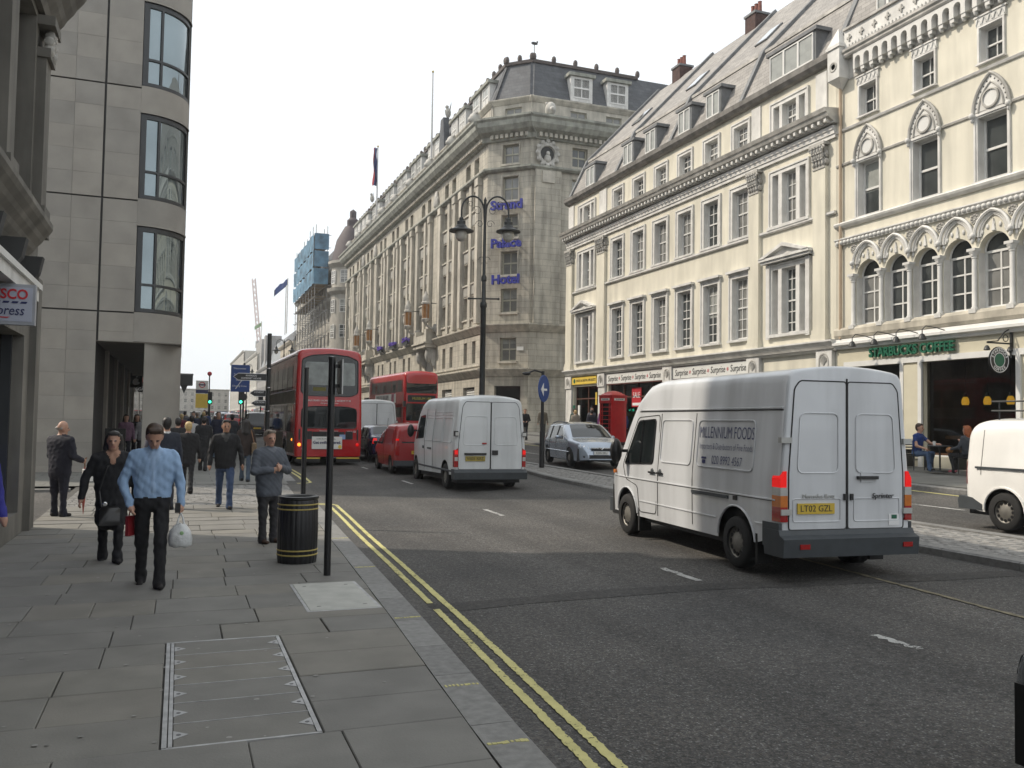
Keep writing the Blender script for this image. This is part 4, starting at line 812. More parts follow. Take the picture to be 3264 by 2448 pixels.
for f_, n in ((G, cw), (H_, HL)):
    a0, a1 = (-.45, n+.45) if f_ is G else (0, n+.45)
    moulding(f_, a0, a1, corn, M['green'], 'cornice'); dentils(f_, 0, n, 23.72, .2, .5, .42, .3, M['hotelp']); moulding(f_, a0*.3, n+.15, [(0, 21.2), (.25, 21.22), (.4, 21.36), (.4, 21.5), (0, 21.55)], M['green'], 'string_course')
    moulding(f_, a0*.3, n+.15, stepprof(8.75, 9.35, .5, 4), M['hotelp'], 'string_course'); moulding(f_, a0*.3, n+.15, stepprof(5.35, 5.95, .55, 4), M['hotelp'], 'string_course')
    au = [cx] if f_ is G else [HL-c for c in (4.1, 7.2, 12.5, 18)]
    f_.build(wall_mb(-.0, n, 25.3, 26.7, [(u-.7, u+.7, 25.55, 26.3) for u in au], -.35, .2), 'attic_wall', M['hotelp'])
    for u in au: window(f_, u-.7, 25.55, 1.4, .75, -.5, 2, 1, 0, .08, .07, mf=M['winpaint'], mp=M['glass2'])
    moulding(f_, -.1, n+.1, stepprof(26.6, 27.0, .3, 3), M['hotelp'], 'attic_cornice', -.35)
mans(G, 0.05, cw-.05, m0=.5, m1=.5); mans(H_, 0, HL, m1=.5); crest(G, .6, cw-.6, 1.2); crest(H_, 16, HL-.6, 1.75)
for u in (HL-4.4, HL-7.6):
    H_.put('dormer', dm, u, -.5, 27.2); H_.put('dormer_roof', dr, u, -.5, 27.2); window(H_, u-.75, 27.45, 1.5, 1.65, -.46, 2, 2, .5, .1, .08, mp=M['glass2'])
H_.put('lion_head', lh, HL-1.2, .8, 25.25)
for txt, z in (('Strand', 18.45), ('Palace', 15.5), ('Hotel', 12.7)):
    G.text(txt, .98, M['blue'], cw/2-.05, .5, z, name='raised_lettering', ext=.1, sx=1.05, bold=.028)
    for k in (-1, 1): G.build(MB().box(cw/2-.05+k*.8-.03, cw/2-.05+k*.8+.03, 0, .45, z-.05, z+.05), 'letter_stay', M['iron'])
G.build(MB().box(.4, .95, .02, .06, 7.3, 7.6), 'street_name_plate', M['paper'])
B2 = B
# weather vane on the roof
vn = thing('weather_vane', (25.4, 63.4, 30.4), 0, 'small bird shaped weather vane on the hotel roof corner', 'weather vane'); MB().tube([(0, 0, 0), (0, 0, 1.3)], .03, 5).build('rod', M['iron'], vn); g = MB(); g.ball((0, 0, 1.4), (.3, .06, .13), 7, 5); g.ball((.25, 0, 1.55), .08, 6, 4); g.build('bird', M['iron'], vn)
# ---------------------------------------------------------------- buildings further along the right side
m_fs = [mat('far_stone_%d' % i, c, .85, .12, .8, stain=.15) for i, c in enumerate([(.36,.34,.30), (.55,.53,.48), (.44,.42,.38), (.30,.29,.28), (.50,.45,.37), (.40,.37,.32)])]
def far_building(name, label, X, Y0, L, H, m, bays, floors, rz=PI/2, winw=1.2, winh=1.7, roof=0, z0=5, rm=None, depth=16, mf=None):
    b = thing(name, (X, Y0, 0), rz, label, 'building'); f = Fac(b); st = (H-z0-.8)/floors; wl = []
    for i in range(bays):
        u = L*(i+.5)/bays
        for j in range(floors): wl.append((u-winw/2, u+winw/2, z0+j*st+.5, z0+j*st+.5+min(winh, st-.9)))
    f.build(wall_mb(0, L, -1, H, wl, 0, .3), 'wall', m); f.build(MB().box(0.01, L-.01, -depth, -.35, -1, H-.01), 'rear_block', m)
    for a, c, d, e in wl: window(f, a, d, c-a, e-d, -.25, 2, 2, .5, .08, .06, mf=mf or M['winpaint'])
    moulding(f, -.2, L+.2, [(0, H-.7), (.25, H-.65), (.55, H-.2), (.55, H), (0, H+.05)], m, 'cornice'); moulding(f, 0, L, [(0, z0-.4), (.3, z0-.35), (.3, z0), (0, z0+.05)], m, 'string_course')
    n = max(1, bays//2)
    for i in range(n): f.build(MB().box(L*(i+.12)/n, L*(i+.88)/n, .01, .03, .8, 4.1), 'shopfront', M['shopglass']); f.build(MB().box(L*(i+.1)/n, L*(i+.9)/n, .03, .1, 4.1, 4.5), 'shop_fascia', [M['bluesign'], M['redsign'], M['paper'], M['black']][i % 4])
    if roof: f.build(MB().prism([(-.3, H), (-1.8, H+roof), (-depth+1.8, H+roof), (-depth, H)], 'x', 0.02, L-.02), 'mansard_roof', rm or M['dslate'])
    return b, f
# building under scaffolding, with a rounded corner bay
b, f = far_building('office_building', 'stone corner building partly wrapped in scaffolding with blue netting', 22, 132, 52, 25.5, m_fs[0], 13, 5, winw=1.5, winh=2.2, roof=5, z0=5.2)
g = MB(); g.lathe([(3.0, -1), (3.0, 5.0), (3.3, 5.2), (3.3, 5.5), (3.0, 5.6), (3.0, 20.5), (3.6, 21), (3.7, 21.5), (3.0, 21.6), (3.0, 24.6), (3.6, 25.2), (3.6, 25.6), (0, 25.7)], (1.5, -2.0, 0), 16); f.build(g, 'corner_bay', m_fs[0], 30)
g = Fac(b, 1.5, -2.0, 0)
for z in (6.5, 10.2, 14, 17.8, 22.2):
    for an in (105, 150, 195):
        a = rad(an); q = Fac(b, 1.5+2.98*math.cos(a)-.0, -2+2.98*math.sin(a), a-PI/2); window(q, -.7, z, 1.4, 2.0, .03, 2, 3, .5, .1, .08); 
f.build(MB().lathe([(3.2, 25.6), (2.4, 29), (1.2, 31.2), (.9, 30.3), (.9, 32.2), (.5, 32.6), (.5, 33.6), (0, 34)], (1.5, -2.0, 0), 12), 'corner_turret', mat('dark_turret', (.06,.045,.05), .7, .2, 3), 30)
m_net = mat('blue_debris_netting', (.10,.20,.29), .8, .5, .8); m_scaf = mat('scaffold_tube', (.30,.30,.30), .5, .2, 4, metal=.3)
s_ = thing('scaffolding', (22, 140, 0), PI/2, 'steel tube scaffolding with blue netting on the far stone corner building', 'scaffolding'); f = Fac(s_); us = [0, 3.5, 7, 10.5, 14, 17.5, 21, 24.5]; r = random.Random(5)
for u in us:
    for y in (.8, 2.6): MB().tube([(u, y, .5), (u, y, 31.8+r.uniform(-.4, 1.2))], .06, 5).build('standard', m_scaf, s_)
for k in range(15):
    z = 3+k*2
    for y in (.8, 2.6): MB().tube([(-.8, y, z), (25.5, y, z)], .055, 5).build('ledger', m_scaf, s_)
    for u in us: MB().tube([(u, .2, z), (u, 3.0, z)], .05, 4).build('transom', m_scaf, s_)
    if k > 8: MB().box(-.5, 25, .7, 2.7, z+.06, z+.12).build('boards', mat('scaffold_board', (.25,.2,.13), .8, .2, 3), s_)
for k in range(3):
    g = MB(); z0, z1 = 23.0+k*2.75, 25.5+k*2.75
    for i in range(25):
        u = -.9+i*1.1; y = 2.95+.12*math.sin(i*1.7+k); g.v += [(u, y, z0+.15*math.sin(i*2.3)), (u, y+.05, z1+.1*math.sin(i*1.1))]
    for i in range(24): a = 2*i; g.f.append((a, a+1, a+3, a+2))
    g.build('netting', m_net, s_); g = MB(); g.quad((-.95, .7, z0), (-.95, 2.95, z0), (-.95, 2.95, z1), (-.95, .7, z1)); g.build('netting', m_net, s_)
far_building('corner_building', 'low domed corner building with flagpoles beyond the scaffolding', 22, 192, 22, 18.5, m_fs[4], 6, 3, winh=2.4, roof=3)
for i, Y in enumerate((193, 196)):
    t = thing('flagpole', (21, Y, 20), 0, 'thin pole with dark flag, %s of two beyond the scaffolding' % ('right', 'left')[i], 'flagpole', 'flagpoles on the domed corner building'); MB().tube([(0, 0, 0), (0, 0, 12)], .1, 6).build('pole', m_fs[1], t)
    g = MB()
    for q in range(7): g.v += [(-q*.42, .3*math.sin(q), 11.8-q*.35+.2*math.sin(q*2)), (-q*.42, .3*math.sin(q+.5), 10.6-q*.4)]
    for q in range(6): a = 2*q; g.f.append((a, a+1, a+3, a+2))
    g.build('flag', M['navy'] if i else M['bluesign'], t)
g = MB()
far_building('terrace_building', 'pale far terrace with grey gabled roof seen beside the bus', 22, 214, 30, 15.5, m_fs[4], 9, 3, winh=2.2, roof=6, rm=mat('pale_grey_roof', (.25,.27,.29), .8, .1, 1))
far_building('office_building', 'far grey block with tall chimney stacks behind the blue road sign', 22, 245, 34, 16, m_fs[3], 9, 3, roof=5, rm=mat('pale_grey_roof', (.25,.27,.29), .8, .1, 1))
for i, (Y, zt) in enumerate(((250, 23.5), (262, 25.5), (275, 24))): 
    t = tag(MB().box(22.5, 27, Y-2, Y+2, 16, zt).build('chimney_stack', m_fs[3], None), '%s broad grey chimney stack on the far skyline' % ('right', 'tallest middle', 'left')[i], 'chimney', 'chimney stacks on the far skyline')
far_building('office_building', 'far white office block with narrow vertical window strips', 22, 281, 60, 22, m_fs[1], 14, 3, winw=1.4, winh=4.6, z0=6)
far_building('office_building', 'farthest pale block with plant room on the right of the street', 22, 343, 90, 27, m_fs[2], 12, 6, winh=2.2)
MB().box(24, 34, 290, 312, 22, 27).build('x', m_fs[3]).name = 'plant_room'; tag(bpy.data.objects['plant_room'], 'dark rooftop plant room above the far white block', 'plant room')
t = thing('flagpole', (27, 330, 22), 0, 'tiny far rooftop pole with pale flag', 'flagpole'); MB().tube([(0, 0, 0), (0, 0, 15)], .15, 5).build('pole', m_fs[1], t); MB().add([(-.1, 0, 14.5), (-2.4, .3, 12.9), (-2.4, 0, 11.6), (-.1, 0, 13.1)], [(0, 1, 2, 3)]).build('flag', mat('flag_green', (.2,.3,.15), .8, .3, 2), t)
# far end of the street and left side beyond
far_building('terrace_building', 'far low cream terrace closing the left end of the street', -2, 330, 18, 14, m_fs[1], 6, 3, rz=PI)
far_building('terrace_building', 'far grey terrace closing the street between the white block and the canopy', 22, 440, 24, 15, m_fs[2], 8, 3, rz=PI)
# crane on the skyline
t = thing('tower_crane', (33.5, 420, 0), 0, 'pale red and white lattice crane jib rising over the far roofs', 'crane'); m_cr = mat('crane_paint', (.62,.5,.48), .6, .2, .3)
def lattice(p, q, w_, n):
    g = MB(); p, q = Vector(p), Vector(q); d = (q-p).normalized(); sx = d.cross(Vector((0, 1, 0))).normalized()*w_; sy = Vector((0, 1, 0))*w_
    cs = [sx+sy, sx-sy, -sx-sy, -sx+sy]
    for c in cs: g.tube([p+c, q+c], .22, 4)
    for i in range(n):
        a, b = p+(q-p)*i/n, p+(q-p)*(i+1)/n
        for k in range(4): g.tube([a+cs[k], b+cs[(k+1) % 4]], .14, 4)
    return g
bx_ = 0
lattice((0, 0, 0), (0, 0, 36), .8, 12).build('mast', m_cr, t); lattice((0, 0, 36), (-3.2, 0, 66), .7, 12).build('jib', m_cr, t); MB().box(-1.5, 2.5, -1.5, 1.5, 34, 37).build('cab', m_fs[3], t)
# ================================================================ left side of the street
# ---------------------------------------------------------------- smooth stone corner building with curved windows
B = thing('corner_building', (0, 29.4, 0), 0, 'smooth pale stone corner building with stacked curved windows over an arcade', 'building')
R_ = 1.4; F = Fac(B, -R_, 0, PI)          # flank, x runs away from the street
fl = [5.05, 8.55, 12.1, 15.65, 19.2, 22.7]; HT = 25.8
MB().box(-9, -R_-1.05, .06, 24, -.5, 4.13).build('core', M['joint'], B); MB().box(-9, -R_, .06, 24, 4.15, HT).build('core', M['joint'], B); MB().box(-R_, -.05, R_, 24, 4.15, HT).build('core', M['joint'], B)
r = random.Random(4)
m_pan = [M['stonep'], mat('smooth_stone_panel_b', (.31,.29,.258), .75, .12, 1.3, bump=.03, bscale=60), mat('smooth_stone_panel_c', (.28,.265,.24), .75, .14, 1.2, bump=.03, bscale=60)]
zs = [-.4, .35, 1.05, 1.75, 2.45, 3.15, 3.85, 4.45]
for a, b in zip(fl, fl[1:]+[HT+.7]): zs += [a+.03+(b-a-.03)*k/5 for k in range(5)]
for k, (z0, z1) in enumerate(zip(zs, zs[1:])):
    top = z1-.004 if not any(abs(z1-.03-f_) < .01 for f_ in fl) else z1-.05
    for (a, b) in ((0, .98), (1.04, 1.85), (1.85, 2.72), (3.05, 4.6), (4.6, 6.1), (6.1, 7.6)):
        if z1 < 4.2 and b <= .99: continue
        if z0 < 4.2 < z1 and b <= .99: z0_ = 4.15
        else: z0_ = z0
        F.build(MB().box(a+.003, b-.003, -.05, r.uniform(.0, .004), z0_, top), 'stone_panel', r.choice(m_pan))
for z0, z1 in [(.3, 3.9)]+[(a+.6, b-.25) for a, b in zip(fl, fl[1:])]: F.build(MB().quad((3.05, -.03, z0), (2.72, -.03, z0), (2.72, -.03, z1), (3.05, -.03, z1)), 'slit_window', M['glass'])
F.build(MB().box(2.72, 3.05, -.05, -.035, -.4, HT), 'slit_frame', M['frame'])
def arc(mb, r0, r1, z0, z1, a0=-90, a1=0, n=12, c=(-R_, R_)):       # curved wall piece; angle -90 faces the side street, 0 faces the road
    mb.lathe([(r0, z0), (r1, z0), (r1, z1), (r0, z1), (r0, z0)], (c[0], c[1], 0), n, 'z', rad(a0), rad(a1)); return mb
wz = [(5.1, 7.75), (8.65, 11.3), (12.2, 14.85), (15.75, 18.4), (19.3, 21.9)]
edges = [4.15]+[v for p in wz for v in p]+[HT]
for i in range(0, len(edges), 2):
    arc(MB(), R_-.3, R_, edges[i]+.02, edges[i+1]-.02).build('curved_band', m_pan[i % 3], B, smooth=40)
    if i: arc(MB(), R_-.3, R_+.03, edges[i]+.02, edges[i]+.07).build('band_lip', m_pan[1], B, smooth=40)
mbg = mat('curved_mirror_glass', (.24,.29,.31), .02, .15, .4, metal=.75, spec=1)
for z0, z1 in wz:
    o = arc(MB(), R_-.16, R_-.10, z0, z1, -86, -7, 14).build('curved_window', M['frame'], B, smooth=40)
    o2 = MB().lathe([(R_-.085, z0+.1), (R_-.085, z1-.1)], (-R_, R_, 0), 14, 'z', rad(-85), rad(-8)).build('curved_pane', mbg, o, smooth=60)
    for za, zb in ((z0, z0+.11), (z1-.14, z1), (z0+.82, z0+.89)): arc(MB(), R_-.13, R_-.03, za, zb, -87, -6, 14).build('transom', M['frame'], o, smooth=40)
    for an in (-86, -66, -7): arc(MB(), R_-.13, R_-.03, z0, z1, an-1.5-(2 if an != -66 else 0), an+1.5+(2 if an != -66 else 0), 2).build('mullion', M['frame'], o)
    arc(MB(), R_-.3, R_, z0-.02, z1+.02, -4, 0, 2).build('jamb', m_pan[0], B)
for z0, z1 in zip(zs[8:], zs[9:]): MB().box(-.3, .0, R_+.004, 24, z0, z1-.006).build('stone_panel', r.choice(m_pan), B)
MB().box(-.28, 0.0, R_+.004, 24, 4.15, zs[8]-.006).build('stone_panel', m_pan[0], B)
for k in range(6):
    for z0, z1 in wz: MB().box(.0, .012, 3.2+k*3.4, 4.8+k*3.4, z0, z1).build('street_window', M['glass'], B)
# arcade: rounded columns, soffit, inner shopfront
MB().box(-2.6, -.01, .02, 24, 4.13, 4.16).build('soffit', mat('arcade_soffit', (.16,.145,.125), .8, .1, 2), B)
for k, y in enumerate((0, 6.2, 12.4, 18.6)):
    g = MB(); pts = [(-1.08, y+.9), (-1.08, y+.10)]+[(-R_+R_*math.cos(rad(a)), y+R_+R_*math.sin(rad(a))) for a in range(-76, 1, 8)]+[(0, y+1.5), (-.75, y+1.5)]
    g.prism(pts, 'z', -.4, 4.13); g.build('arcade_column', m_pan[k % 3], B, smooth=30)
MB().box(-2.72, -2.6, .2, 24, -.3, 4.13).build('arcade_wall', m_pan[2], B)
for k in range(5): MB().box(-2.6, -2.58, .5+k*4.7, 3.6+k*4.7, .2, 3.6).build('arcade_shop_pane', M['shopglass'], B)
for k in range(5): MB().box(-2.6, -2.35, 3.75+k*4.7, 4.45+k*4.7, -.2, 4.1).build('arcade_pier', m_pan[1], B)
# shops beyond the arcade
b, f = far_building('shop_building', 'grey shop terrace with dark fascias beyond the stone arcade', -2.5, 78, 24, 22, m_fs[0], 6, 5, rz=-PI/2, roof=3, depth=14)
b, f = far_building('shop_building', 'long stone shop range far along the left footway', -2.6, 128, 49, 23, m_fs[2], 11, 5, rz=-PI/2, roof=3, depth=14)
b, f = far_building('shop_building', 'far left street range beyond the dark canopy', -3, 240, 110, 22, m_fs[4], 18, 5, rz=-PI/2, roof=3, depth=14)
for (Y, nm, x0, x1) in ((49, 'a', -2.42, -1.82), (58.5, 'b', -2.4, -1.5)):
    t = thing('projecting_sign', (-2.55, Y, 3.2), 0, 'square black projecting sign with white apple emblem in the arcade' if nm == 'a' else 'black projecting sign lettered card galore behind the apple sign', 'sign')
    k0, k1 = x0+2.55, x1+2.55; MB().box(k0, k1, -.05, .05, .12, .74).build('panel', M['black'], t); MB().tube([(-.05, 0, .6), (k0, 0, .6)], .025, 6).build('bracket', M['iron'], t)
    if nm == 'a':
        c = (k0+k1)/2; g = MB(); pts = []
        for i in range(28):
            a = 2*PI*i/28; rr = .17*(1+.05*math.cos(3*a+1)); x, z = rr*math.cos(a), .42+rr*1.02*math.sin(a)
            dx, dz = x-.17, z-.46
            if dx*dx+dz*dz < .008: k = .09/math.sqrt(dx*dx+dz*dz+1e-6); x, z = .17+dx*k, .46+dz*k
            pts.append((c+x, z))
        g.prism(pts, 'y', -.058, -.05); g.prism([(c-.02, .61), (c+.03, .64), (c+.07, .71), (c+.01, .68)], 'y', -.058, -.05); g.build('apple_emblem', M['whitel'], t)
    else:
        for s, z in (('CARD', .55), ('GALORE', .31)): text_obj(s, .24, M['whitel'], t, ((k0+k1)/2, -.055, z), (PI/2, 0, 0), bold=.004)
# ---------------------------------------------------------------- grey stone shop at the left edge
B = thing('shop_building', (-2.3, 16.5, 0), -PI/2, 'old grey stone building with supermarket shopfront at the left edge', 'building'); F = Fac(B); L = 30
ops = [(1.0, 8.0, .35, 3.1), (1.0, 3.1, 4.9, 8.2), (4.2, 6.3, 4.9, 8.2), (7.4, 9.5, 4.9, 8.2)]
F.build(wall_mb(0, L, -.5, 14.1, ops, 0, .5), 'wall', M['tesco']); F.build(MB().box(0.005, L, -14, -.55, -.5, 14.09), 'rear_block', M['tesco']); F.build(MB().box(0, .01, -.55, 0, -.5, 14.1), 'end_wall', M['tesco'])
F.build(MB().quad((8, -.3, .35), (1.0, -.3, .35), (1.0, -.3, 3.1), (8, -.3, 3.1)), 'shop_pane', M['shopglass']); g = MB()
for k in range(5): F.build(MB().box(1.0+k*1.7, 1.07+k*1.7, -.3, -.16, .35, 3.1), 'shop_mullion', M['frame'])
F.build(MB().box(1.1, 7.9, -.29, -.27, .4, 1.35), 'blue_vinyl', mat('blue_vinyl', (.03,.05,.30), .4, .1, 3)); F.build(MB().box(1.0, 8.0, -.3, -.14, .3, .42), 'stall_riser', M['frame'])
for a in (1.0, 4.2, 7.4): window(F, a, 4.9, 2.1, 3.3, -.42, 2, 3, .6, .1, .05, mf=M['grime'], mp=M['glass'])
for a in (.35, 3.35, 6.6):
    F.build(MB().box(a, a+.5, 0, .14, 5.2, 7.6), 'pilaster', M['tesco']); [F.build(MB().box(a-q, a+.5+q, 0, dd, z0, z1), nm, M['tesco']) for q, dd, z0, z1, nm in ((.06, .2, 4.75, 5.2, 'pilaster_base'), (.04, .2, 7.6, 7.75, 'pilaster_neck'), (.1, .26, 8.1, 8.25, 'pilaster_abacus'))]
    g = MB(); r = random.Random(1)
    for k in range(14): g.ball((a+r.uniform(.02, .48), .16, r.uniform(7.75, 8.1)), (.07, .09, .09), 6, 4)
    F.build(g, 'carved_capital', M['grime'], 60)
moulding(F, 1.6, L, stepprof(4.2, 4.75, .42, 4), M['tesco'], 'cornice'); moulding(F, -.1, L, stepprof(8.3, 9.2, .6, 4), M['tesco'], 'cornice')
for u in (1.9, 3.4, 5): F.build(MB().prism([(0, 4.2), (.35, 4.2), (.3, 3.95), (.12, 3.7), (0, 3.6)], 'x', u-.1, u+.1), 'scroll_bracket', M['joint'])
F.build(MB().box(2.6, 9, 0, .4, 3.46, 3.62), 'fascia_box', M['trim']); F.build(MB().box(2.58, 9.1, 0, .44, 3.62, 3.7), 'fascia_cap', M['white'])
F.build(MB().box(.06, .5, 0, .1, -.3, 4.1), 'end_pier', M['tesco'])
t = thing('projecting_sign', (-2.3, 12.0, 2.9), 0, 'grey framed white supermarket box sign with red and blue lettering at left edge', 'sign')
MB().box(.02, .63, -.06, .06, .05, .54).build('box', mat('sign_frame_grey', (.33,.34,.37), .4, .1, 4), t); MB().box(.05, .60, -.066, .066, .09, .50).build('face', mat('sign_face_pale', (.40,.42,.50), .35, .04, 4), t); MB().tube([(-.05, 0, .45), (.05, 0, .45)], .03, 6).build('bracket', M['iron'], t)
text_obj('TESCO', .165, M['redink'], t, (.325, -.069, .41), (PI/2, 0, 0), sx=.9, bold=.004); text_obj('express', .165, M['navy'], t, (.305, -.069, .215), (PI/2, 0, 0), shear=.2, sx=.82)
for k in range(5): MB().prism([(.09+k*.095, .305), (.155+k*.095, .305), (.17+k*.095, .33), (.105+k*.095, .33)], 'y', -.07, -.066).build('blue_dash', M['navy'], t)
MB().prism([(.22, .125), (.34, .125), (.37, .14), (.22, .14)], 'y', -.07, -.066).build('red_swoosh', M['redink'], t)
# far left canopy over the footway
t = thing('entrance_canopy', (-2.6, 128, 5.6), 0, 'dark flat entrance canopy projecting over the far left footway', 'canopy'); MB().box(0, 4.2, 0, 4, 0.6, 2.0).build('canopy_box', M['iron'], t); MB().box(0, 4.25, -.05, 4, 1.95, 2.15).build('rim', M['lead'], t); MB().prism([(2.6, .6), (3.6, .6), (3.1, -.6)], 'y', .5, 1.0).build('hanging_lantern', M['iron'], t)
# ================================================================ vehicles (local frame: x forwards from the rear, y to the left, z up)
def smooth_fn(pts, wd):
    xs = np.linspace(pts[0][0]-1, pts[-1][0]+1, 900); ys = np.interp(xs, [p[0] for p in pts], [p[1] for p in pts]); k = max(1, int(wd/(xs[1]-xs[0])))
    if k > 1:
        ker = np.hanning(k+2)[1:-1]; ker /= ker.sum(); ys = np.convolve(np.pad(ys, k, mode='edge'), ker, 'same')[k:-k]
    return lambda x: float(np.interp(x, xs, ys))
class Veh:
    def __init__(s, L, top, hw, bot, belt, tum, rtop, arches=(), rr=.06, rf=.1, lowin=.04, crown=.03, sw=.12, sh=.2, tumx=None):
        s.L = L; s.top_ = smooth_fn(top, sw); s.hw_ = smooth_fn(hw, sh); s.bot_ = smooth_fn(bot, .05); s.belt = belt; s.tum = tum; s.rt = rtop; s.ar = arches; s.rr = rr; s.rf = rf; s.low = lowin; s.crown = crown
    def ins(s, x):
        i = 0
        if x < s.rr: i += s.rr-math.sqrt(max(0, s.rr**2-(s.rr-x)**2))
        if s.L-x < s.rf: i += s.rf-math.sqrt(max(0, s.rf**2-(s.rf-(s.L-x))**2))
        return i
    def zt(s, x): return s.top_(x)-s.ins(x)*.8
    def zb(s, x):
        z = s.bot_(x)
        for xc, zc, r in s.ar:
            if abs(x-xc) < r: z = max(z, zc+math.sqrt(r*r-(x-xc)**2))
        return z
    def w(s, x, z):
        w_ = s.hw_(x)-s.ins(x); zt = s.zt(x)
        if z < s.belt: w_ -= s.low*((s.belt-z)/s.belt)**2
        else: w_ -= s.tum*(z-s.belt)
        r = min(s.rt, .9*max(.02, zt-s.zb(x))); d = z-(zt-r)
        if d > 0: w_ -= r-math.sqrt(max(0, r*r-d*d))
        return max(.01, w_)
    def side(s, sg=1, off=.004): return lambda x, z: (x, sg*(s.w(x, z)+off), z)
    def topf(s, off=.004):
        def f(x, y):
            zt = s.zt(x); yt = s.w(x, zt); d = (s.zt(x+.02)-s.zt(x-.02))/.04; n = Vector((-d, 0, 1)).normalized()*off
            return (x+n.x, y, zt+s.crown*(1-min(1, abs(y)/yt)**2)+n.z)
        return f
    def body(s, n=44, nz=14, nr=8):
        xs = set(np.linspace(0, s.L, n))
        for xc, zc, r in s.ar: xs |= {xc+r*math.cos(a) for a in np.linspace(0, PI, 15)} | {xc-r-.002, xc+r+.002}
        for r, o, k in ((s.rr, 0, 1), (s.rf, s.L, -1)): xs |= {o+k*r*(1-math.cos(a)) for a in np.linspace(0, PI/2, 6)}
        xs = sorted(x for x in xs if -1e-6 <= x <= s.L+1e-6); g = MB(); rings = []
        for x in xs:
            zb, zt = s.zb(x), s.zt(x); ring = []
            ts = [1-(1-t)**1.7 for t in np.linspace(0, 1, nz)]
            left = [(x, s.w(x, zb+(zt-zb)*t), zb+(zt-zb)*t) for t in ts]; yt = left[-1][1]
            roof = [(x, yt*(1-2*k/nr), zt+s.crown*(1-(1-2*k/nr)**2)) for k in range(1, nr)]
            ring = left+roof+[(p[0], -p[1], p[2]) for p in left[::-1]]; rings.append(ring)
        m = len(rings[0])
        for r_ in rings: g.v += r_
        for i in range(len(rings)-1):
            for k in range(m-1): a = i*m+k; g.f.append((a, a+1, a+m+1, a+m))
        g.f.append(tuple(range(m))[::-1]); g.f.append(tuple((len(rings)-1)*m+k for k in range(m))); return g
def rpoly(pts, r, n=4):
    out = []; m = len(pts)
    for i in range(m):
        p, a, b = Vector(pts[i]), Vector(pts[i-1]), Vector(pts[(i+1) % m]); u, v = (a-p), (b-p); k = min(r, u.length*.45, v.length*.45)
        A, Bq = p+u.normalized()*k, p+v.normalized()*k
        for j in range(n+1): t = j/n; out.append(tuple(A*(1-t)**2+p*2*t*(1-t)+Bq*t*t))
    return out
def rr4(a0, a1, b0, b1, r): return rpoly([(a0, b0), (a1, b0), (a1, b1), (a0, b1)], r)
def patch(poly, f, nx=10, ny=4):
    a0 = min(p[0] for p in poly); a1 = max(p[0] for p in poly); g = MB(); m = len(poly)
    xs = sorted(set([a0+1e-4, a1-1e-4]+[p[0] for p in poly if a0+1e-3 < p[0] < a1-1e-3]+list(np.linspace(a0, a1, nx+1)[1:-1]))); cols = []
    for x in xs:
        zs_ = []
        for i in range(m):
            p, q = poly[i], poly[(i+1) % m]
            if (p[0]-x)*(q[0]-x) <= 0 and abs(p[0]-q[0]) > 1e-9: zs_.append(p[1]+(q[1]-p[1])*(x-p[0])/(q[0]-p[0]))
        if zs_: cols.append([f(x, min(zs_)+(max(zs_)-min(zs_))*k/ny) for k in range(ny+1)])
    for c in cols: g.v += c
    for i in range(len(cols)-1):
        for k in range(ny): a = i*(ny+1)+k; g.f.append((a, a+1, a+ny+2, a+ny+1))
    return g
def outline(poly, f, r, closed=True, n=5): return MB().tube([f(*p) for p in poly], r, n, closed=closed, cap=not closed)
_wh = {}
def wheel(p, x, y, R, W, side, kind='steel'):
    k = (R, W, kind)
    if k not in _wh:
        t = MB().lathe([(R*.60, -W/2), (R*.88, -W/2), (R*.97, -W*.40), (R, -W*.28), (R, W*.28), (R*.97, W*.40), (R*.88, W/2), (R*.60, W/2), (R*.58, W*.3), (R*.58, -W*.3), (R*.60, -W/2)], n=28, axis='y').mesh('tyre', M['rubber'], 40)
        g = MB().lathe([(R*.62, W*.46), (R*.58, W*.34), (R*.50, W*.26), (R*.36, W*.34), (R*.22, W*.42), (R*.10, W*.42), (0, W*.44)], n=28, axis='y', cap=False); rm = g.mesh('rim', M['rim'] if kind != 'dark' else M['rimd'], 30)
        hl = MB()
        if kind == 'alloy':
            for i in range(7): a = 2*PI*i/7; hl.prism([(R*rr*math.cos(a+d), R*rr*math.sin(a+d)) for rr, d in ((.30, -.12), (.54, -.28), (.57, 0), (.54, .28), (.30, .12))], 'y', W*.30, W*.40)
        else:
            for i in range(12): a = 2*PI*i/12; hl.lathe([(R*.085, W*.28), (R*.085, W*.345), (0, W*.345)], (R*.45*math.cos(a), 0, R*.45*math.sin(a)), 7, 'y')
        _wh[k] = (t, rm, hl.mesh('rim_holes', M['black']))
    t, rm, hl = _wh[k]; o = put('wheel', t, p, (x, y, R)); o.rotation_euler[2] = 0 if side > 0 else PI
    put('rim', rm, o); tag(put('rim_holes', hl, o), kind='stuff'); return o
def paint(name, c, rough=.28, dirt=.1): return mat(name, c, rough, .06, 1.3, coat=.5, stain=dirt)
def under(v, t, z0=.2, z1=.75, m=None): MB().box(.12, v.L-.2, -v.hw_(v.L*.4)+.12, v.hw_(v.L*.4)-.12, z0, z1).build('underbody', M['skirt'], t)
def plate(t, txt, y, z, x, w_=.52, h=.11, m=None, front=False):
    k = 1 if front else -1; o = MB().box(x-.008, x+.008, y-w_/2, y+w_/2, z-h/2, z+h/2).build('number_plate', m or M['plate'], t)
    text_obj(txt, h*.85, M['blackink'], t, (x+k*.010, y, z), (PI/2, 0, k*PI/2), 'plate_lettering', ext=.001, sx=.98)
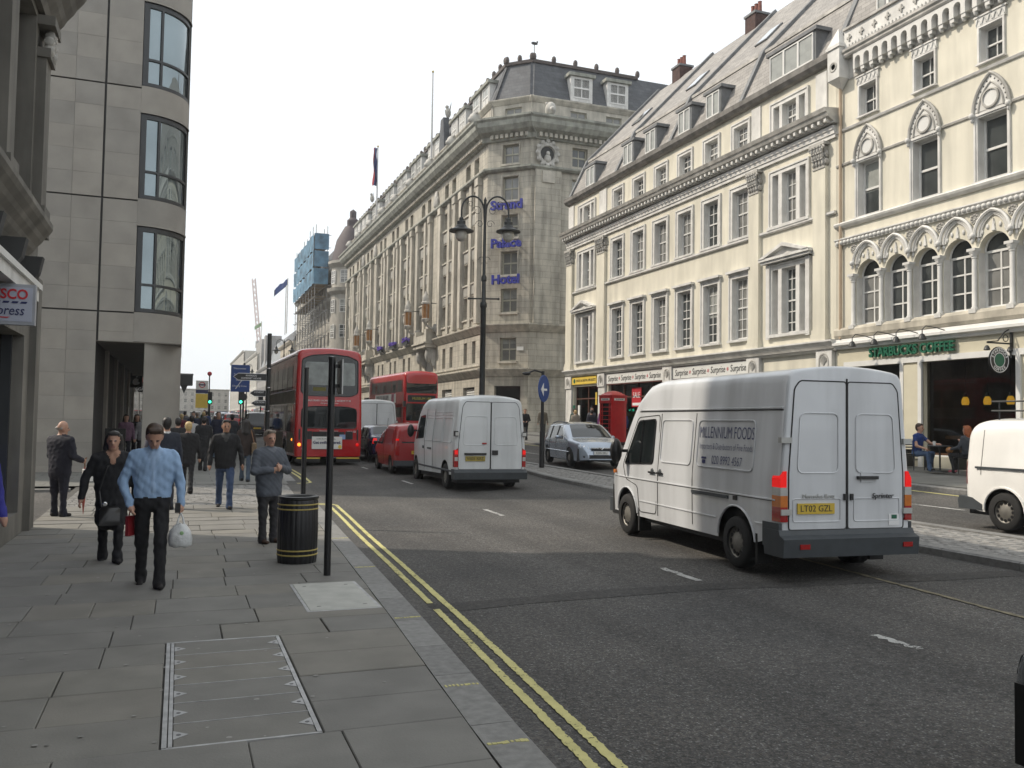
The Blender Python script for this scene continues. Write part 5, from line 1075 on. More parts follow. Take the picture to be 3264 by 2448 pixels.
def mirror(t, x, y, z, s=1, m=None, sz=(.10, .09, .19)):
    g = MB(); b = .02; g.box(x-.02, x+.02, min(y, y+.1*s), max(y, y+.1*s), z-.02, z+.03); g.ball((x, y+s*(.1+sz[1]), z), sz, 10, 8); return g.build('door_mirror', m or M['plastic'], t, smooth=50)
def vthing(name, x, y, head, label, cat, group=None, zoff=0):     # x, y: middle of the rear edge on the ground; head: degrees from +Y, clockwise
    t = thing(name, (x, y, gz(x, y)+zoff), PI/2-rad(head), label, cat, group); return t
SL, RE, FR = (PI/2, 0, PI), (PI/2, 0, -PI/2), (PI/2, 0, PI/2)
m_vw = paint('van_white', (.61,.625,.645), .28, .2); m_seam = mat('panel_gap', (.03,.03,.03), .8, 0)
def seam(t, pts, f, r=.006, m=None, name='panel_gap'): return outline(pts, f, r, False).build(name, m or m_seam, t)
def line(a, b, n=8): return [(a[0]+(b[0]-a[0])*i/n, a[1]+(b[1]-a[1])*i/n) for i in range(n+1)]
def side_text(t, v, body, size, m, xc, zc, sx, bold=-.0015):       # lettering that follows the curve of the left side
    o = text_obj(body, size, m, t, (0, 0, 0), (0, 0, 0), 'side_lettering', ext=0, bold=bold)
    for q in o.data.vertices: x, z = xc-q.co.x*sx, zc+q.co.y; q.co = (x, v.w(x, z)+.007, z)
    return o
# ---------------------------------------------------------------- white delivery van with lettering
t = vthing('delivery_van', 7.85, 8.85, 4.2, 'white high roof delivery van with blue food company lettering', 'van')
v = Veh(5.62, [(0, 2.60), (3.55, 2.60), (3.95, 2.53), (4.3, 2.3), (4.62, 1.88), (5.0, 1.30), (5.12, 1.20), (5.45, 1.05), (5.58, .92), (5.62, .62)], [(0, .955), (.6, .965), (4.4, .965), (5.0, .93), (5.4, .84), (5.62, .72)], [(0, .52), (.5, .42), (.62, .36), (5.2, .36), (5.62, .30)], 1.15, .085, .13, [(1.02, .36, .46), (4.57, .36, .44)], .045, .2, .03, .06)
v.body().build('body', m_vw, t, smooth=50); under(v, t, .28, .8); S = v.side(1); S2 = v.side(-1)
for x in (1.02, 4.57):
    for s in (1, -1): wheel(t, x, s*.86, .345, .22, s)
RX = lambda off: (lambda y, z: (-off+.02*max(0, (z-1.2))*1.0, y, z))
def rear(off): return lambda y, z: (-off, y, z)
for s in (1, -1):
    d = patch(rpoly([(s*.012, .62), (s*.84, .62), (s*.84, 1.3), (s*.76, 2.36), (s*.68, 2.46), (s*.012, 2.46)], .04), rear(.006), 6, 8).build('rear_door', m_vw, t)
    outline(rpoly([(s*.012, .62), (s*.84, .62), (s*.84, 1.3), (s*.76, 2.36), (s*.68, 2.46), (s*.012, 2.46)], .04), rear(.004), .009).build('door_gap', m_seam, d)
    outline(rpoly([(s*.13, 1.32), (s*.72, 1.32), (s*.68, 2.06), (s*.13, 2.06)], .09), rear(.008), .010).build('pressed_panel', m_vw, d)
    outline(rr4(min(s*.1, s*.78), max(s*.1, s*.78), .72, 1.0, .03), rear(.008), .008).build('pressed_panel', m_vw, d)
    for z in (.84, 1.72): MB().box(-.035, .04, s*.82-.01, s*.82+.14*s, z-.035, z+.035).build('hinge', M['clear'], d)
    tl = [(.72, .90, M['redl']), (.90, 1.04, M['amber']), (1.04, 1.14, M['clear']), (1.14, 1.34, M['redglow'])]
    tg = MB().box(-.012, .16, s*.855, s*.952, .72, .75).build('tail_light', M['redl'], t)
    for z0, z1, mm in tl:
        wd = .10 if z0 < 1.1 else .085; g = MB(); y0, y1 = s*.962, s*(.962-wd); g.prism([(y0, z0), (y1, z0), (y1, z1-(.0)), (s*(.962-wd*.55), z1), (y0, z1-(.09 if z1 > 1.3 else 0))][::(1 if s < 0 else -1)], 'x', -.018, .17); g.build('lens', mm, tg)
g = MB(); g.prism([(-.11, .30), (.30, .30), (.34, .62), (-.01, .62), (-.04, .56), (-.13, .52)], 'y', -.985, .985); g.build('bumper', M['plastic'], t)
for s in (1, -1): MB().box(.0, .36, s*.93, s*.975, .40, .70).build('bumper_end', M['plastic'], t)
for s in (.62, -.88): MB().box(-.135, -.10, s, s+.14, .40, .46).build('reflector', M['redl'], t)
plate(t, 'LT02 GZL', .46, .88, -.018, .53, .13)
MB().box(-.05, -.008, -.14, -.44, 1.24, 1.28).build('rear_handle', M['black'], t); MB().box(-.015, 0, -.2, -.38, 1.20, 1.34).build('handle_recess', m_vw, t)
for y in (.035, -.06): MB().box(-.03, 0, y-.02, y+.02, .98, 1.06).build('door_latch', M['black'], t)
text_obj('Sprinter', .09, M['blackink'], t, (-.02, -.52, 1.03), RE, 'badge_lettering', sx=1.1, shear=.2); MB().box(-.012, -.008, -.62, -.78, .66, .80).build('sticker', M['whitel'], t); MB().box(-.015, -.010, -.66, -.74, .74, .79).build('sticker_mark', M['greenl'], t)
text_obj('Mercedes-Benz', .075, M['clear'], t, (-.016, .42, 1.03), RE, 'badge_lettering')
MB().tube([(-.004, 0, .62), (-.004, 0, 2.5)], .011, 5).build('door_gap', m_seam, t)
# left side: roof joint, cab door, sliding door, panels, rub strips, lettering
for s, f in ((1, S), (-1, S2)):
    seam(t, line((.05, 2.12), (4.15, 2.12), 24), v.side(s, .008), .014, m_vw, 'roof_joint'); seam(t, line((.05, 2.095), (4.2, 2.095), 24), v.side(s, .003), .007)
    dp = rpoly([(3.42, .46), (4.05, .44), (4.12, .86), (4.62, .95), (4.75, 1.2), (4.22, 2.0), (3.42, 2.04)], .08); outline(dp, v.side(s, .003), .007).build('cab_door', m_seam, t)
    wp = rpoly([(3.55, 1.26), (4.66, 1.20), (4.18, 1.94), (3.55, 1.97)], .07); patch(wp, v.side(s, .006), 14, 5).build('cab_window', M['dglass'], t); outline(wp, v.side(s, .006), .014).build('window_seal', M['black'], t)
    seam(t, line((4.02, 1.24), (4.0, 1.96), 5), v.side(s, .012), .016, M['black'], 'window_bar')
    seam(t, line((.1, .98), (5.45, .98), 26), v.side(s, .004), .012, m_vw, 'waist_crease'); seam(t, line((.1, .965), (5.3, .965), 26), v.side(s, -.001), .006)
    seam(t, line((1.55, .62), (4.05, .62), 16), v.side(s, .004), .010, m_vw, 'lower_crease'); seam(t, line((.06, .66), (.55, .66), 4), v.side(s, .004), .010, m_vw, 'lower_crease')
    for xx in (2.22, 3.36): seam(t, line((xx, .44), (xx, 2.06), 10), v.side(s, .003), .006)
    for a, b in ((2.3, 3.3), (.62, 2.12)): outline(rr4(a, b, 1.30, 1.96, .09), v.side(s, .005), .011).build('pressed_panel', m_vw, t)
    MB().box(1.2, 2.22, s*.962, s*.985, .90, .945).build('door_track', M['plastic'], t); MB().box(.98, 1.06, s*.955, s*.985, .90, .955).build('track_stop', M['black'], t)
    for xx in (3.28, 3.56): MB().box(xx-.1, xx+.1, s*.965, s*.995, 1.10, 1.13).build('door_handle', M['black'], t); MB().ball((xx, s*.962, 1.135), (.06, .02, .05), 8, 5).build('handle_cup', M['plastic'], t)
    MB().box(4.05, 4.10, s*.74, s*.955, .12, .52).build('mud_flap', M['rubber'], t); MB().box(.50, .55, s*.74, s*.955, .14, .52).build('mud_flap', M['rubber'], t)
    outline([(1.02+.47*math.cos(a), .36+.47*math.sin(a)) for a in np.linspace(.1, PI-.1, 14)], v.side(s, .006), .016, False).build('arch_lip', m_vw, t); outline([(4.57+.45*math.cos(a), .36+.45*math.sin(a)) for a in np.linspace(.1, PI-.1, 14)], v.side(s, .006), .016, False).build('arch_lip', m_vw, t)
    mirror(t, 4.62, s*.93, 1.42, s, M['black'], (.07, .11, .22)); MB().box(5.1, 5.16, s*.9, s*.95, 1.02, 1.08).build('side_repeater', M['amber'], t)
for txt, z, sz, sx, x in (('MILLENNIUM FOODS', 1.78, .235, .66, 1.36), ('Importers & Distributors of Fine Foods', 1.59, .13, .68, 1.36), ('020 8992 4567', 1.40, .17, .78, 1.29)):
    side_text(t, v, txt, sz, mat('faded_navy_lettering', (.045,.055,.14), .5, .1, 9), x, z, sx)
patch(rr4(1.86, 1.96, 1.345, 1.40, .02), v.side(1, .007), 3, 2).build('telephone_mark', M['navy'], t); patch(rr4(1.84, 1.98, 1.41, 1.44, .01), v.side(1, .007), 3, 2).build('telephone_mark', M['navy'], t)
patch(rpoly([(4.32, -.62), (5.02, -.80), (5.02, .80), (4.32, .62)], .08), v.topf(.006), 8, 8).build('windscreen', M['dglass'], t)
MB().box(5.35, 5.66, -.8, .8, .30, .55).build('front_bumper', M['plastic'], t)
# ---------------------------------------------------------------- grey-white panel van in the middle lane
def big_van(name, x, y, head, label, detail=True, pl='', col=None):
    t = vthing(name, x, y, head, label, 'van'); m = col or m_vw2
    v = Veh(5.4, [(0, 2.42), (.35, 2.47), (3.6, 2.47), (4.0, 2.35), (4.35, 2.05), (4.8, 1.35), (4.95, 1.2), (5.25, 1.0), (5.36, .85), (5.4, .55)], [(0, .97), (.5, .985), (4.2, .985), (4.9, .93), (5.4, .76)], [(0, .46), (.4, .40), (5.4, .30)], 1.25, .10, .15, [(.98, .34, .43), (4.5, .34, .43)], .05, .2, .03, .06)
    v.body().build('body', m, t, smooth=50); under(v, t)
    for xx in (.98, 4.5):
        for s in (1, -1): wheel(t, xx, s*.87, .335, .21, s)
    def rr_(off): return lambda a, b: (-off, a, b)
    for s in (1, -1):
        dp = rpoly([(s*.012, .56), (s*.88, .56), (s*.88, 1.2), (s*.78, 2.2), (s*.70, 2.33), (s*.012, 2.33)], .05); d = patch(dp, rr_(.006), 6, 8).build('rear_door', m, t); outline(dp, rr_(.003), .008).build('door_gap', m_seam, d)
        outline(rpoly([(s*.1, 1.2), (s*.76, 1.2), (s*.7, 1.95), (s*.1, 1.95)], .1), rr_(.006), .010).build('pressed_panel', m, d)
        MB().box(-.05, .06, s*.90, s*1.0, 1.42, 1.56).build('hinge', M['black'], d); MB().box(-.055, .0, s*.88, s*.98, 1.44, 1.53).build('hinge_plate', M['clear'], d)
        tg = MB().prism([(s*.985, .62), (s*.885, .62), (s*.885, 1.12), (s*.985, 1.05)][::(1 if s < 0 else -1)], 'x', -.012, .14).build('tail_light', M['redl'], t); MB().box(-.02, .1, s*.895, s*.98, .95, 1.06).build('lens', M['redglow'], tg); MB().box(-.018, .1, s*.895, s*.98, .78, .88).build('lens', M['clear'], tg)
        f = v.side(s, .006)
        if detail:
            for a, b in ((.35, 1.25), (1.35, 2.3), (2.4, 3.2)): outline(rr4(a, b, 1.25, 1.9, .07), f, .010).build('pressed_panel', m, t); outline(rr4(a+.1, b-.02, 1.98, 2.06, .02), f, .008).build('pressed_panel', m, t)
            for xx in (2.35, 3.3): seam(t, line((xx, .45), (xx, 2.15), 8), v.side(s, .002), .006)
            MB().box(2.5, 2.95, s*.975, s*1.0, 1.0, 1.05).build('door_track', M['plastic'], t); MB().box(3.38, 3.55, s*.985, s*1.0, 1.0, 1.08).build('door_handle', M['plastic'], t)
            seam(t, line((.2, .5), (4.0, .5), 10), v.side(s, .004), .03, M['plastic'], 'rub_strip')
        patch(rpoly([(3.45, 1.3), (4.55, 1.25), (4.1, 1.95), (3.45, 2.0)], .07), f, 12, 5).build('cab_window', M['dglass'], t); mirror(t, 4.5, s*.93, 1.5, s, M['black'], (.06, .11, .2))
    MB().prism([(-.10, .30), (.22, .30), (.25, .56), (-.01, .56), (-.12, .48)], 'y', -1.0, 1.0).build('bumper', M['plastic'], t)
    if pl: plate(t, pl, .42, .84, -.02, .54, .13, mat('dirty_plate', (.32,.25,.05), .6, .2, 8))
    if detail:
        MB().box(-.04, .0, .12, .72, .93, .99).build('plate_lamp_strip', M['black'], t); MB().box(-.035, 0, -.04, -.2, .94, 1.06).build('rear_handle', M['black'], t); MB().box(-.03, .0, .12, .24, 1.22, 1.26).build('brake_lamp', M['redl'], t)
    MB().tube([(-.004, 0, .56), (-.004, 0, 2.34)], .009, 5).build('door_gap', m_seam, t)
    patch(rpoly([(4.15, -.66), (4.85, -.82), (4.85, .82), (4.15, .66)], .08), v.topf(.006), 8, 8).build('windscreen', M['dglass'], t); return t
m_vw2 = paint('van_white_dusty', (.60,.62,.63), .38, .18)
big_van('panel_van', 7.7, 21.9, 1.5, 'grey white panel van with lit brake lights stopped mid road behind red van', True, 'VE05 XRT')
big_van('panel_van', 8.6, 40.5, 0, 'plain white van queuing between the rear bus and the dark blue car', False)
# ---------------------------------------------------------------- cars
def car(name, x, y, head, label, col, kind='hatch', pl='', front=False, lit=False, zoff=0, group=None, wheelk='alloy', plm=None):
    t = vthing(name, x, y, head, label, 'car', group, zoff)
    if kind == 'estate': top = [(0, .86), (.06, 1.0), (.28, 1.40), (.6, 1.46), (1.9, 1.49), (2.55, 1.43), (2.95, 1.26), (3.5, .97), (3.65, .93), (4.3, .82), (4.46, .70), (4.51, .48)]; L = 4.51
    elif kind == 'taxi': top = [(0, 1.0), (.05, 1.12), (.35, 1.68), (.7, 1.76), (2.3, 1.77), (2.75, 1.65), (3.35, 1.15), (3.5, 1.1), (4.3, .98), (4.5, .85), (4.56, .5)]; L = 4.56
    elif kind == 'saloon': top = [(0, .93), (.05, 1.0), (.5, 1.05), (1.05, 1.37), (1.5, 1.44), (2.3, 1.45), (2.8, 1.32), (3.45, 1.0), (3.6, .95), (4.35, .84), (4.52, .7), (4.57, .45)]; L = 4.57
    else: top = [(0, .86), (.05, .98), (.38, 1.36), (.8, 1.45), (1.9, 1.46), (2.4, 1.36), (3.0, 1.0), (3.2, .94), (3.75, .82), (3.9, .7), (3.96, .45)]; L = 3.96
    H_ = max(p[1] for p in top); hwid = .875
    v = Veh(L, top, [(0, .74), (.2, .82), (.7, hwid), (L-.9, hwid), (L-.3, .78), (L, .62)], [(0, .34), (.3, .24), (L-.3, .22), (L, .26)], .86, .30, .14, [(.82, .31, .36), (L-.90, .31, .36)], .12, .25, .05, .03, .14, .3)
    v.body(40, 14).build('body', col, t, smooth=55); under(v, t, .2, .62)
    for xx in (.82, L-.90):
        for s in (1, -1): wheel(t, xx, s*.775, .315, .19, s, wheelk)
    for s in (1, -1):
        f = v.side(s, .005)
        xr, xf = (.42, 2.95) if kind == 'estate' else (.75, 2.85) if kind == 'saloon' else (.45, 2.9) if kind == 'taxi' else (.5, 2.45)
        zt_ = H_-.10; gl = [(xr, .93), (xf, .91), (xf-.62, zt_), (xr+.28, zt_-.04)] if kind != 'saloon' else [(xr, 1.0), (xf, .93), (xf-.6, zt_), (xr+.55, zt_-.02)]
        patch(rpoly(gl, .05), f, 16, 5).build('side_window', M['dglass'], t); outline(rpoly(gl, .05), f, .010).build('window_trim', M['black'] if kind != 'estate' else M['clear'], t)
        for xx in ((1.15, 2.0) if kind != 'hatch' else (1.35,)):
            seam(t, line((xx, .93), (xx+.04, zt_-.03), 4), v.side(s, .009), .022, M['black'], 'window_pillar'); seam(t, line((xx, .30), (xx, .9), 6), v.side(s, .002), .005); MB().box(xx+.1, xx+.28, s*.862, s*.892, .80, .825).build('door_handle', col, t)
        seam(t, line((.6, .52), (L-.9, .50), 10), v.side(s, .006), .013, col, 'rub_strip'); mirror(t, xf-.25, s*.82, .98, s, col, (.09, .09, .065))
        tl = [(s*.80, .72), (s*.60, .74), (s*.62, .94), (s*.76, .95)]; rf_ = lambda a, b: (.005+max(0, abs(a)-.5)*.10+max(0, b-.8)*.1, a, b)
        tg = patch(rpoly(tl, .03), lambda a, b: (rf_(a, b)[0]-.02, a, b), 5, 3).build('tail_light', M['redglow'] if lit else M['redl'], t)
        hd = rpoly([(s*.40, .62), (s*.68, .64), (s*.70, .76), (s*.46, .72)], .03); ff = lambda a, b: (L+.012-max(0, abs(a)-.25)*.30-max(0, b-.55)*.35, a, b)
        patch(hd, ff, 6, 3).build('headlight', M['clear'], t); MB().ball(ff(s*.56, .68), (.02, .05, .05), 8, 6).build('headlight_bulb', M['chrome'], t); MB().ball((L-.09, s*.54, .36), (.03, .07, .05), 8, 5).build('fog_lamp', M['black'], t)
    wb = {'estate': (2.62, 3.5), 'taxi': (2.7, 3.35), 'saloon': (2.45, 3.42), 'hatch': (2.15, 3.02)}[kind]
    patch(rpoly([(wb[0], -.56), (wb[1], -.70), (wb[1], .70), (wb[0], .56)], .06), v.topf(.006), 8, 8).build('windscreen', M['dglass'], t)
    rb = {'estate': (.03, .27), 'taxi': (.06, .36), 'saloon': (.55, 1.08), 'hatch': (.08, .42)}[kind]
    patch(rpoly([(rb[0], -.66), (rb[1], -.54), (rb[1], .54), (rb[0], .66)], .05), v.topf(.006), 8, 8).build('rear_window', M['dglass'], t)
    MB().box(-.03, .06, -.70, .70, .30, .50).build('rear_bumper', col if kind != 'taxi' else M['black'], t)
    g = MB(); g.box(L-.06, L+.005, -.34, .34, .57, .66); g.build('grille', M['black'], t); MB().box(L-.05, L+.012, -.36, .36, .64, .665).build('grille_bar', M['chrome'], t); MB().box(L-.08, L+.004, -.42, .42, .30, .42).build('air_intake', M['black'], t)
    if pl and front: plate(t, pl, 0, .49, L+.018, .52, .11, M['paper'], True)
    if pl and not front: plate(t, pl, 0, .62, -.05, .52, .11, plm)
    return t, v
m_silver = mat('silver_blue_paint', (.36,.41,.48), .22, .05, 2, metal=.5, coat=.7); m_navy = paint('dark_blue_paint', (.012,.014,.055), .2, .05); m_red = paint('faded_red_paint', (.30,.02,.022), .3, .1); m_blk = paint('taxi_black_paint', (.015,.017,.02), .2, .05)
m_grey = paint('dark_grey_paint', (.13,.14,.15), .25, .05)
t, v = car('estate_car', 13.75, 30.7, 188, 'silver blue estate car driving towards the camera past the traffic island', m_silver, 'estate', 'KS05 ERU', True)
for s in (1, -1): MB().tube([(.5, s*.55, 1.47), (1.2, s*.55, 1.53), (2.3, s*.55, 1.49)], .018, 6).build('roof_rail', M['black'], t)
g = MB(); L_ = v.L; g.prism([(L_+.016, .66), (L_+.016, .60)], 'y', 0, 0) if 0 else None
MB().tube([(L_+.016, -.09, .675), (L_+.022, 0, .60), (L_+.016, .09, .675)], .016, 6).build('grille_badge', M['chrome'], t)
t, v = car('saloon_car', 7.95, 34.4, 0, 'dark blue saloon car with red brake lights between the bus and red van', m_navy, 'saloon', 'YK04 BXU', lit=True)
MB().tube([(.9, .0, 1.4), (.8, 0, 1.75)], .008, 5).build('aerial', M['black'], t)
car('taxi', 5.3, 66, 0, 'black taxi cab ahead of the double decker on the left', m_blk, 'taxi', 'LR51 KTA', wheelk='steel')
car('hatchback_car', 3.4+1.6, 92, 0, 'far red hatchback with lit brake lights in the left lane', m_red, 'hatch', lit=True); car('hatchback_car', 5.0, 104, 0, 'far silver hatchback ahead of the red one', m_silver, 'hatch'); car('hatchback_car', 8.4, 84, 0, 'far grey hatchback in the offside lane', m_grey, 'hatch'); car('saloon_car', 4.9, 118, 0, 'farthest pale saloon in the left lane queue', m_vw2, 'saloon')
car('saloon_car', 15.5, 100, 180, 'far dark saloon coming down the opposite carriageway', m_navy, 'saloon'); 
car('saloon_car', 4.92, -.92, 0, 'dark grey car just entering the frame at the bottom right corner', m_grey, 'saloon')
# ---------------------------------------------------------------- small red van
t = vthing('small_van', 7.35, 27.9, 2, 'small red car-derived van ahead of the grey white van', 'van')
v = Veh(4.25, [(0, 1.55), (.3, 1.62), (1.6, 1.64), (1.9, 1.52), (2.4, 1.42), (2.75, 1.25), (3.25, .98), (3.9, .82), (4.15, .7), (4.25, .45)], [(0, .80), (.4, .835), (3.5, .83), (4.25, .62)], [(0, .34), (.4, .26), (4.25, .26)], .92, .13, .16, [(.72, .30, .35), (3.3, .30, .35)], .14, .25, .05, .04)
v.body(40).build('body', m_red, t, smooth=50); under(v, t, .22, .65)
for xx in (.72, 3.3):
    for s in (1, -1): wheel(t, xx, s*.73, .30, .17, s)
for s in (1, -1):
    f = v.side(s, .006); patch(rpoly([(2.0, .95), (2.95, .93), (2.5, 1.34), (2.0, 1.37)], .05), f, 10, 4).build('cab_window', M['dglass'], t); outline(rr4(.35, 1.7, .96, 1.46, .06), f, .009).build('pressed_panel', m_red, t)
    seam(t, line((1.9, .3), (1.9, 1.4), 6), v.side(s, .002), .006); seam(t, line((.3, .62), (3.1, .62), 8), v.side(s, .004), .012, m_red, 'waist_crease'); mirror(t, 2.75, s*.78, .98, s, M['black'], (.05, .08, .06))
    patch(rr4(min(s*.12, s*.60), max(s*.12, s*.60), 1.02, 1.42, .07), lambda a, b: (-.008+max(0, b-.8)*.03, a, b), 5, 4).build('rear_window', M['dglass'], t)
    MB().box(-.02, .1, s*.66, s*.79, .62, .92).build('tail_light', M['redl'], t); MB().box(-.03, .05, s*.68, s*.78, 1.1, 1.16).build('brake_light', M['redglow'], t)
MB().prism([(-.08, .28), (.2, .28), (.22, .46), (-.06, .46)], 'y', -.82, .82).build('bumper', M['plastic'], t); seam(t, [(0, .5), (0, 1.5)], lambda a, b: (-.0+max(0, b-.8)*.03, a, b), .009); plate(t, 'K417 RGC', .0, .72, -.02)
patch(rpoly([(2.5, -.56), (3.15, -.68), (3.15, .68), (2.5, .56)], .06), v.topf(.006), 8, 6).build('windscreen', M['dglass'], t)
# ---------------------------------------------------------------- small white van at the right edge, facing right-hand lane away
t = vthing('small_van', 13.55, 11.55, 180, 'small bright white van cut off by the right edge of the frame', 'van'); m_vw3 = paint('clean_van_white', (.78,.77,.74), .22, .03)
v = Veh(4.4, [(0, 1.60), (.06, 1.74), (.35, 1.82), (1.8, 1.83), (2.3, 1.72), (2.7, 1.5), (3.3, 1.02), (4.0, .88), (4.3, .75), (4.4, .5)], [(0, .82), (.4, .88), (3.6, .88), (4.4, .68)], [(0, .36), (.4, .28), (4.4, .28)], .95, .14, .20, [(.88, .32, .37), (3.55, .32, .37)], .22, .25, .05, .04)
v.body(44).build('body', m_vw3, t, smooth=50); under(v, t, .22, .7)
for xx in (.88, 3.55):
    for s in (1, -1): wheel(t, xx, s*.775, .315, .19, s)
for s in (1, -1):
    MB().box(.35, 1.9, s*.868, s*.90, 1.0, 1.035).build('door_track', M['plastic'], t); seam(t, line((2.0, .35), (2.0, 1.7), 8), v.side(s, .003), .006); seam(t, line((.45, .9), (.45, 1.65), 6), v.side(s, .003), .004)
    patch(rpoly([(.06, .72), (.13, .72), (.12, 1.12), (.06, 1.10)], .02), v.side(s, .006), 3, 3).build('tail_light', M['redl'], t); patch(rpoly([(2.15, 1.02), (3.1, 1.0), (2.55, 1.58), (2.15, 1.6)], .05), v.side(s, .006), 10, 4).build('cab_window', M['dglass'], t)
    outline([(.88+.39*math.cos(a), .32+.39*math.sin(a)) for a in np.linspace(0, PI, 14)], v.side(s, .006), .02, False).build('arch_lip', m_vw3, t)
MB().prism([(-.01, .30), (.46, .30), (.46, .40), (.25, .50), (.0, .52), (-.03, .44)], 'y', -.87, .87).build('bumper', M['plastic'], t)
for z in (1.98, 2.14): MB().tube([(.35, .5, z-.0), (2.2, .5, z-.0)], .016, 6).build('roof_rack_rail', M['black'], t); MB().tube([(.35, -.5, z), (2.2, -.5, z)], .016, 6).build('roof_rack_rail', M['black'], t)
for xx in (.5, 1.4, 2.1):
    for s in (1, -1): MB().tube([(xx, s*.5, 1.82), (xx, s*.5, 2.14)], .014, 5).build('rack_post', M['black'], t)
# white pickup / minibus behind the traffic island sign
t, v = car('minibus', 19.5, 63.0, 90, 'white minibus with striped side crossing at the hotel corner', m_vw2, 'taxi'); t.scale = (1.15, 1.1, 1.25)
# ---------------------------------------------------------------- double deckers
def bus(name, x, y, head, label):
    t = vthing(name, x, y, head, label, 'bus'); L = 10.4
    v = Veh(L, [(0, 4.30), (.3, 4.36), (L-.3, 4.36), (L-.05, 4.2), (L, 3.9)], [(0, 1.24), (.4, 1.26), (L, 1.25)], [(0, .34), (L, .30)], 1.4, .018, .26, [(2.7, .48, .56), (8.0, .48, .56)], .10, .20, .02, .07, .1, .1)
    v.body(50, 16).build('body', M['busred'], t, smooth=50); under(v, t, .3, .9)
    for xx in (2.7, 8.0):
        for s in (1, -1): wheel(t, xx, s*1.12, .48, .28, s)
    return t, v
t, v = bus('double_decker_bus', 5.25, 33.2, -1.2, 'red double decker bus seen from behind with holiday advert on its rear')
def rb(off): return lambda a, b: (-off, a, b)
for (pl, nm) in ((rpoly([(-1.06, 2.72), (-.8, 2.60), (.8, 2.60), (1.06, 2.72), (1.04, 3.95), (.7, 4.10), (0, 4.17), (-.7, 4.10), (-1.04, 3.95)], .10), 'upper_rear_window'), (rpoly([(-1.02, 1.40), (1.02, 1.40), (1.02, 2.12), (.6, 2.20), (-.6, 2.20), (-1.02, 2.12)], .12), 'lower_rear_window')):
    o = patch(pl, rb(.008), 10, 5).build(nm, M['dglass'], t); outline(pl, rb(.008), .02).build('window_rubber', M['black'], o)
patch(rpoly([(-.95, 3.0), (.95, 3.0), (.92, 3.86), (-.92, 3.86)], .08), rb(.014), 8, 4).build('upper_rear_pane', mat('bus_rear_glass', (.16,.18,.17), .05, .5, 2, spec=.7), t)
for s in (1, -1):
    MB().box(-.02, .02, s*1.05, s*1.11, .95, 1.35).build('vent_slot', M['black'], t); MB().box(-.025, .02, s*.62, s*.9, .98, 1.28).build('vent_grille', M['black'], t)
    MB().lathe([(0, -.03), (.06, -.02), (.07, .02)], (0, s*1.08, .78), 12, 'x').build('rear_lamp', M['amberg'] if s > 0 else M['redglow'], t); MB().lathe([(0, -.02), (.04, -.01), (.05, .02)], (.06, s*1.02, 4.12), 10, 'x').build('marker_lamp', M['redglow'], t)
    MB().box(-.03, .02, s*.3, s*1.16, .26, .30).build('yellow_stripe', M['ybl'], t); MB().box(-.02, .3, s*.3, s*1.2, .12, .26).build('skirt', M['skirt'], t)
    f = v.side(s, .008); g_ = [(1.0+k*1.5, 2.4+k*1.5) for k in range(6)]
    for a, b in g_: patch(rr4(a, b, 2.85, 3.75, .05), f, 5, 4).build('upper_side_window', M['dglass'], t); patch(rr4(a, b, 1.25, 2.25, .05), f, 5, 4).build('lower_side_window', M['dglass'], t)
    patch(rr4(.3, 10.0, 2.32, 2.78, .02), v.side(s, .006), 14, 3).build('side_panel', M['busgrey'], t); patch(rr4(.3, 2.1, .45, 1.2, .02), v.side(s, .006), 8, 3).build('side_panel', M['busgrey'], t); patch(rr4(3.3, 7.4, .45, 1.2, .02), v.side(s, .006), 8, 3).build('side_panel', M['busgrey'], t)
    seam(t, line((.2, 2.8), (10, 2.8), 12), v.side(s, .014), .022, M['clear'], 'side_moulding'); seam(t, line((.2, 2.30), (10, 2.30), 12), v.side(s, .014), .025, M['clear'], 'side_moulding'); seam(t, line((.2, 4.12), (10, 4.12), 12), v.side(s, .01), .03, M['clear'], 'roof_rail'); MB().ball((.6, s*1.27, .95), (.05, .03, .05), 8, 5).build('side_repeater', M['amberg'], t)
MB().box(-.03, .02, -.5, .62, .62, 1.08).build('advert_board', M['paper'], t); text_obj('Get swift covered.', .15, M['navy'], t, (-.035, .06, .86), RE, 'advert_lettering', sx=.92, bold=.003); text_obj('Lovely. No more form filling.', .06, M['blackink'], t, (-.035, .1, 1.0), RE, 'advert_lettering'); MB().lathe([(0, -.04), (.07, -.035), (.07, -.03)], (0, -.42, .70), 10, 'x').build('advert_emblem', M['ybl'], t)
text_obj('BUS DRIVER VACANCIES TEL 020 88 99 77 00', .085, M['whitel'], t, (-.012, 0, 2.42), RE, 'rear_lettering', sx=.95); text_obj('www.go-ahead-london.com', .06, M['whitel'], t, (-.012, 0, 2.33), RE, 'rear_lettering')
text_obj('WHL122', .09, M['whitel'], t, (-.012, -.85, 1.27), RE, 'rear_lettering'); text_obj('VOLVO', .06, M['whitel'], t, (-.012, .9, .62), RE, 'rear_lettering'); MB().box(-.02, .01, -.4, -.85, .98, 1.16).build('route_sticker', mat('pale_blue_sticker', (.25,.35,.55), .5, .1, 8), t)
patch(rpoly([(-.55, 1.1), (.6, 1.06), (.62, 1.26), (-.6, 1.26)], .05), rb(.010), 6, 3).build('engine_grille', M['skirt'], t); MB().box(-.02, 0, -.35, .35, 1.28, 1.30).build('grille_strip', M['clear'], t)
MB().box(-.018, -.008, .15, .62, 2.78, 2.92).build('route_display', mat('unlit_route_display', (.12,.11,.02), .6, .2, 8), t)
t, v = bus('double_decker_bus', 15.3, 69.5, 178, 'red double decker bus coming towards the camera with a poster on its side'); Lb = 10.4
def fb(off): return lambda a, b: (Lb+off-max(0, b-3.5)*.12, a, b)
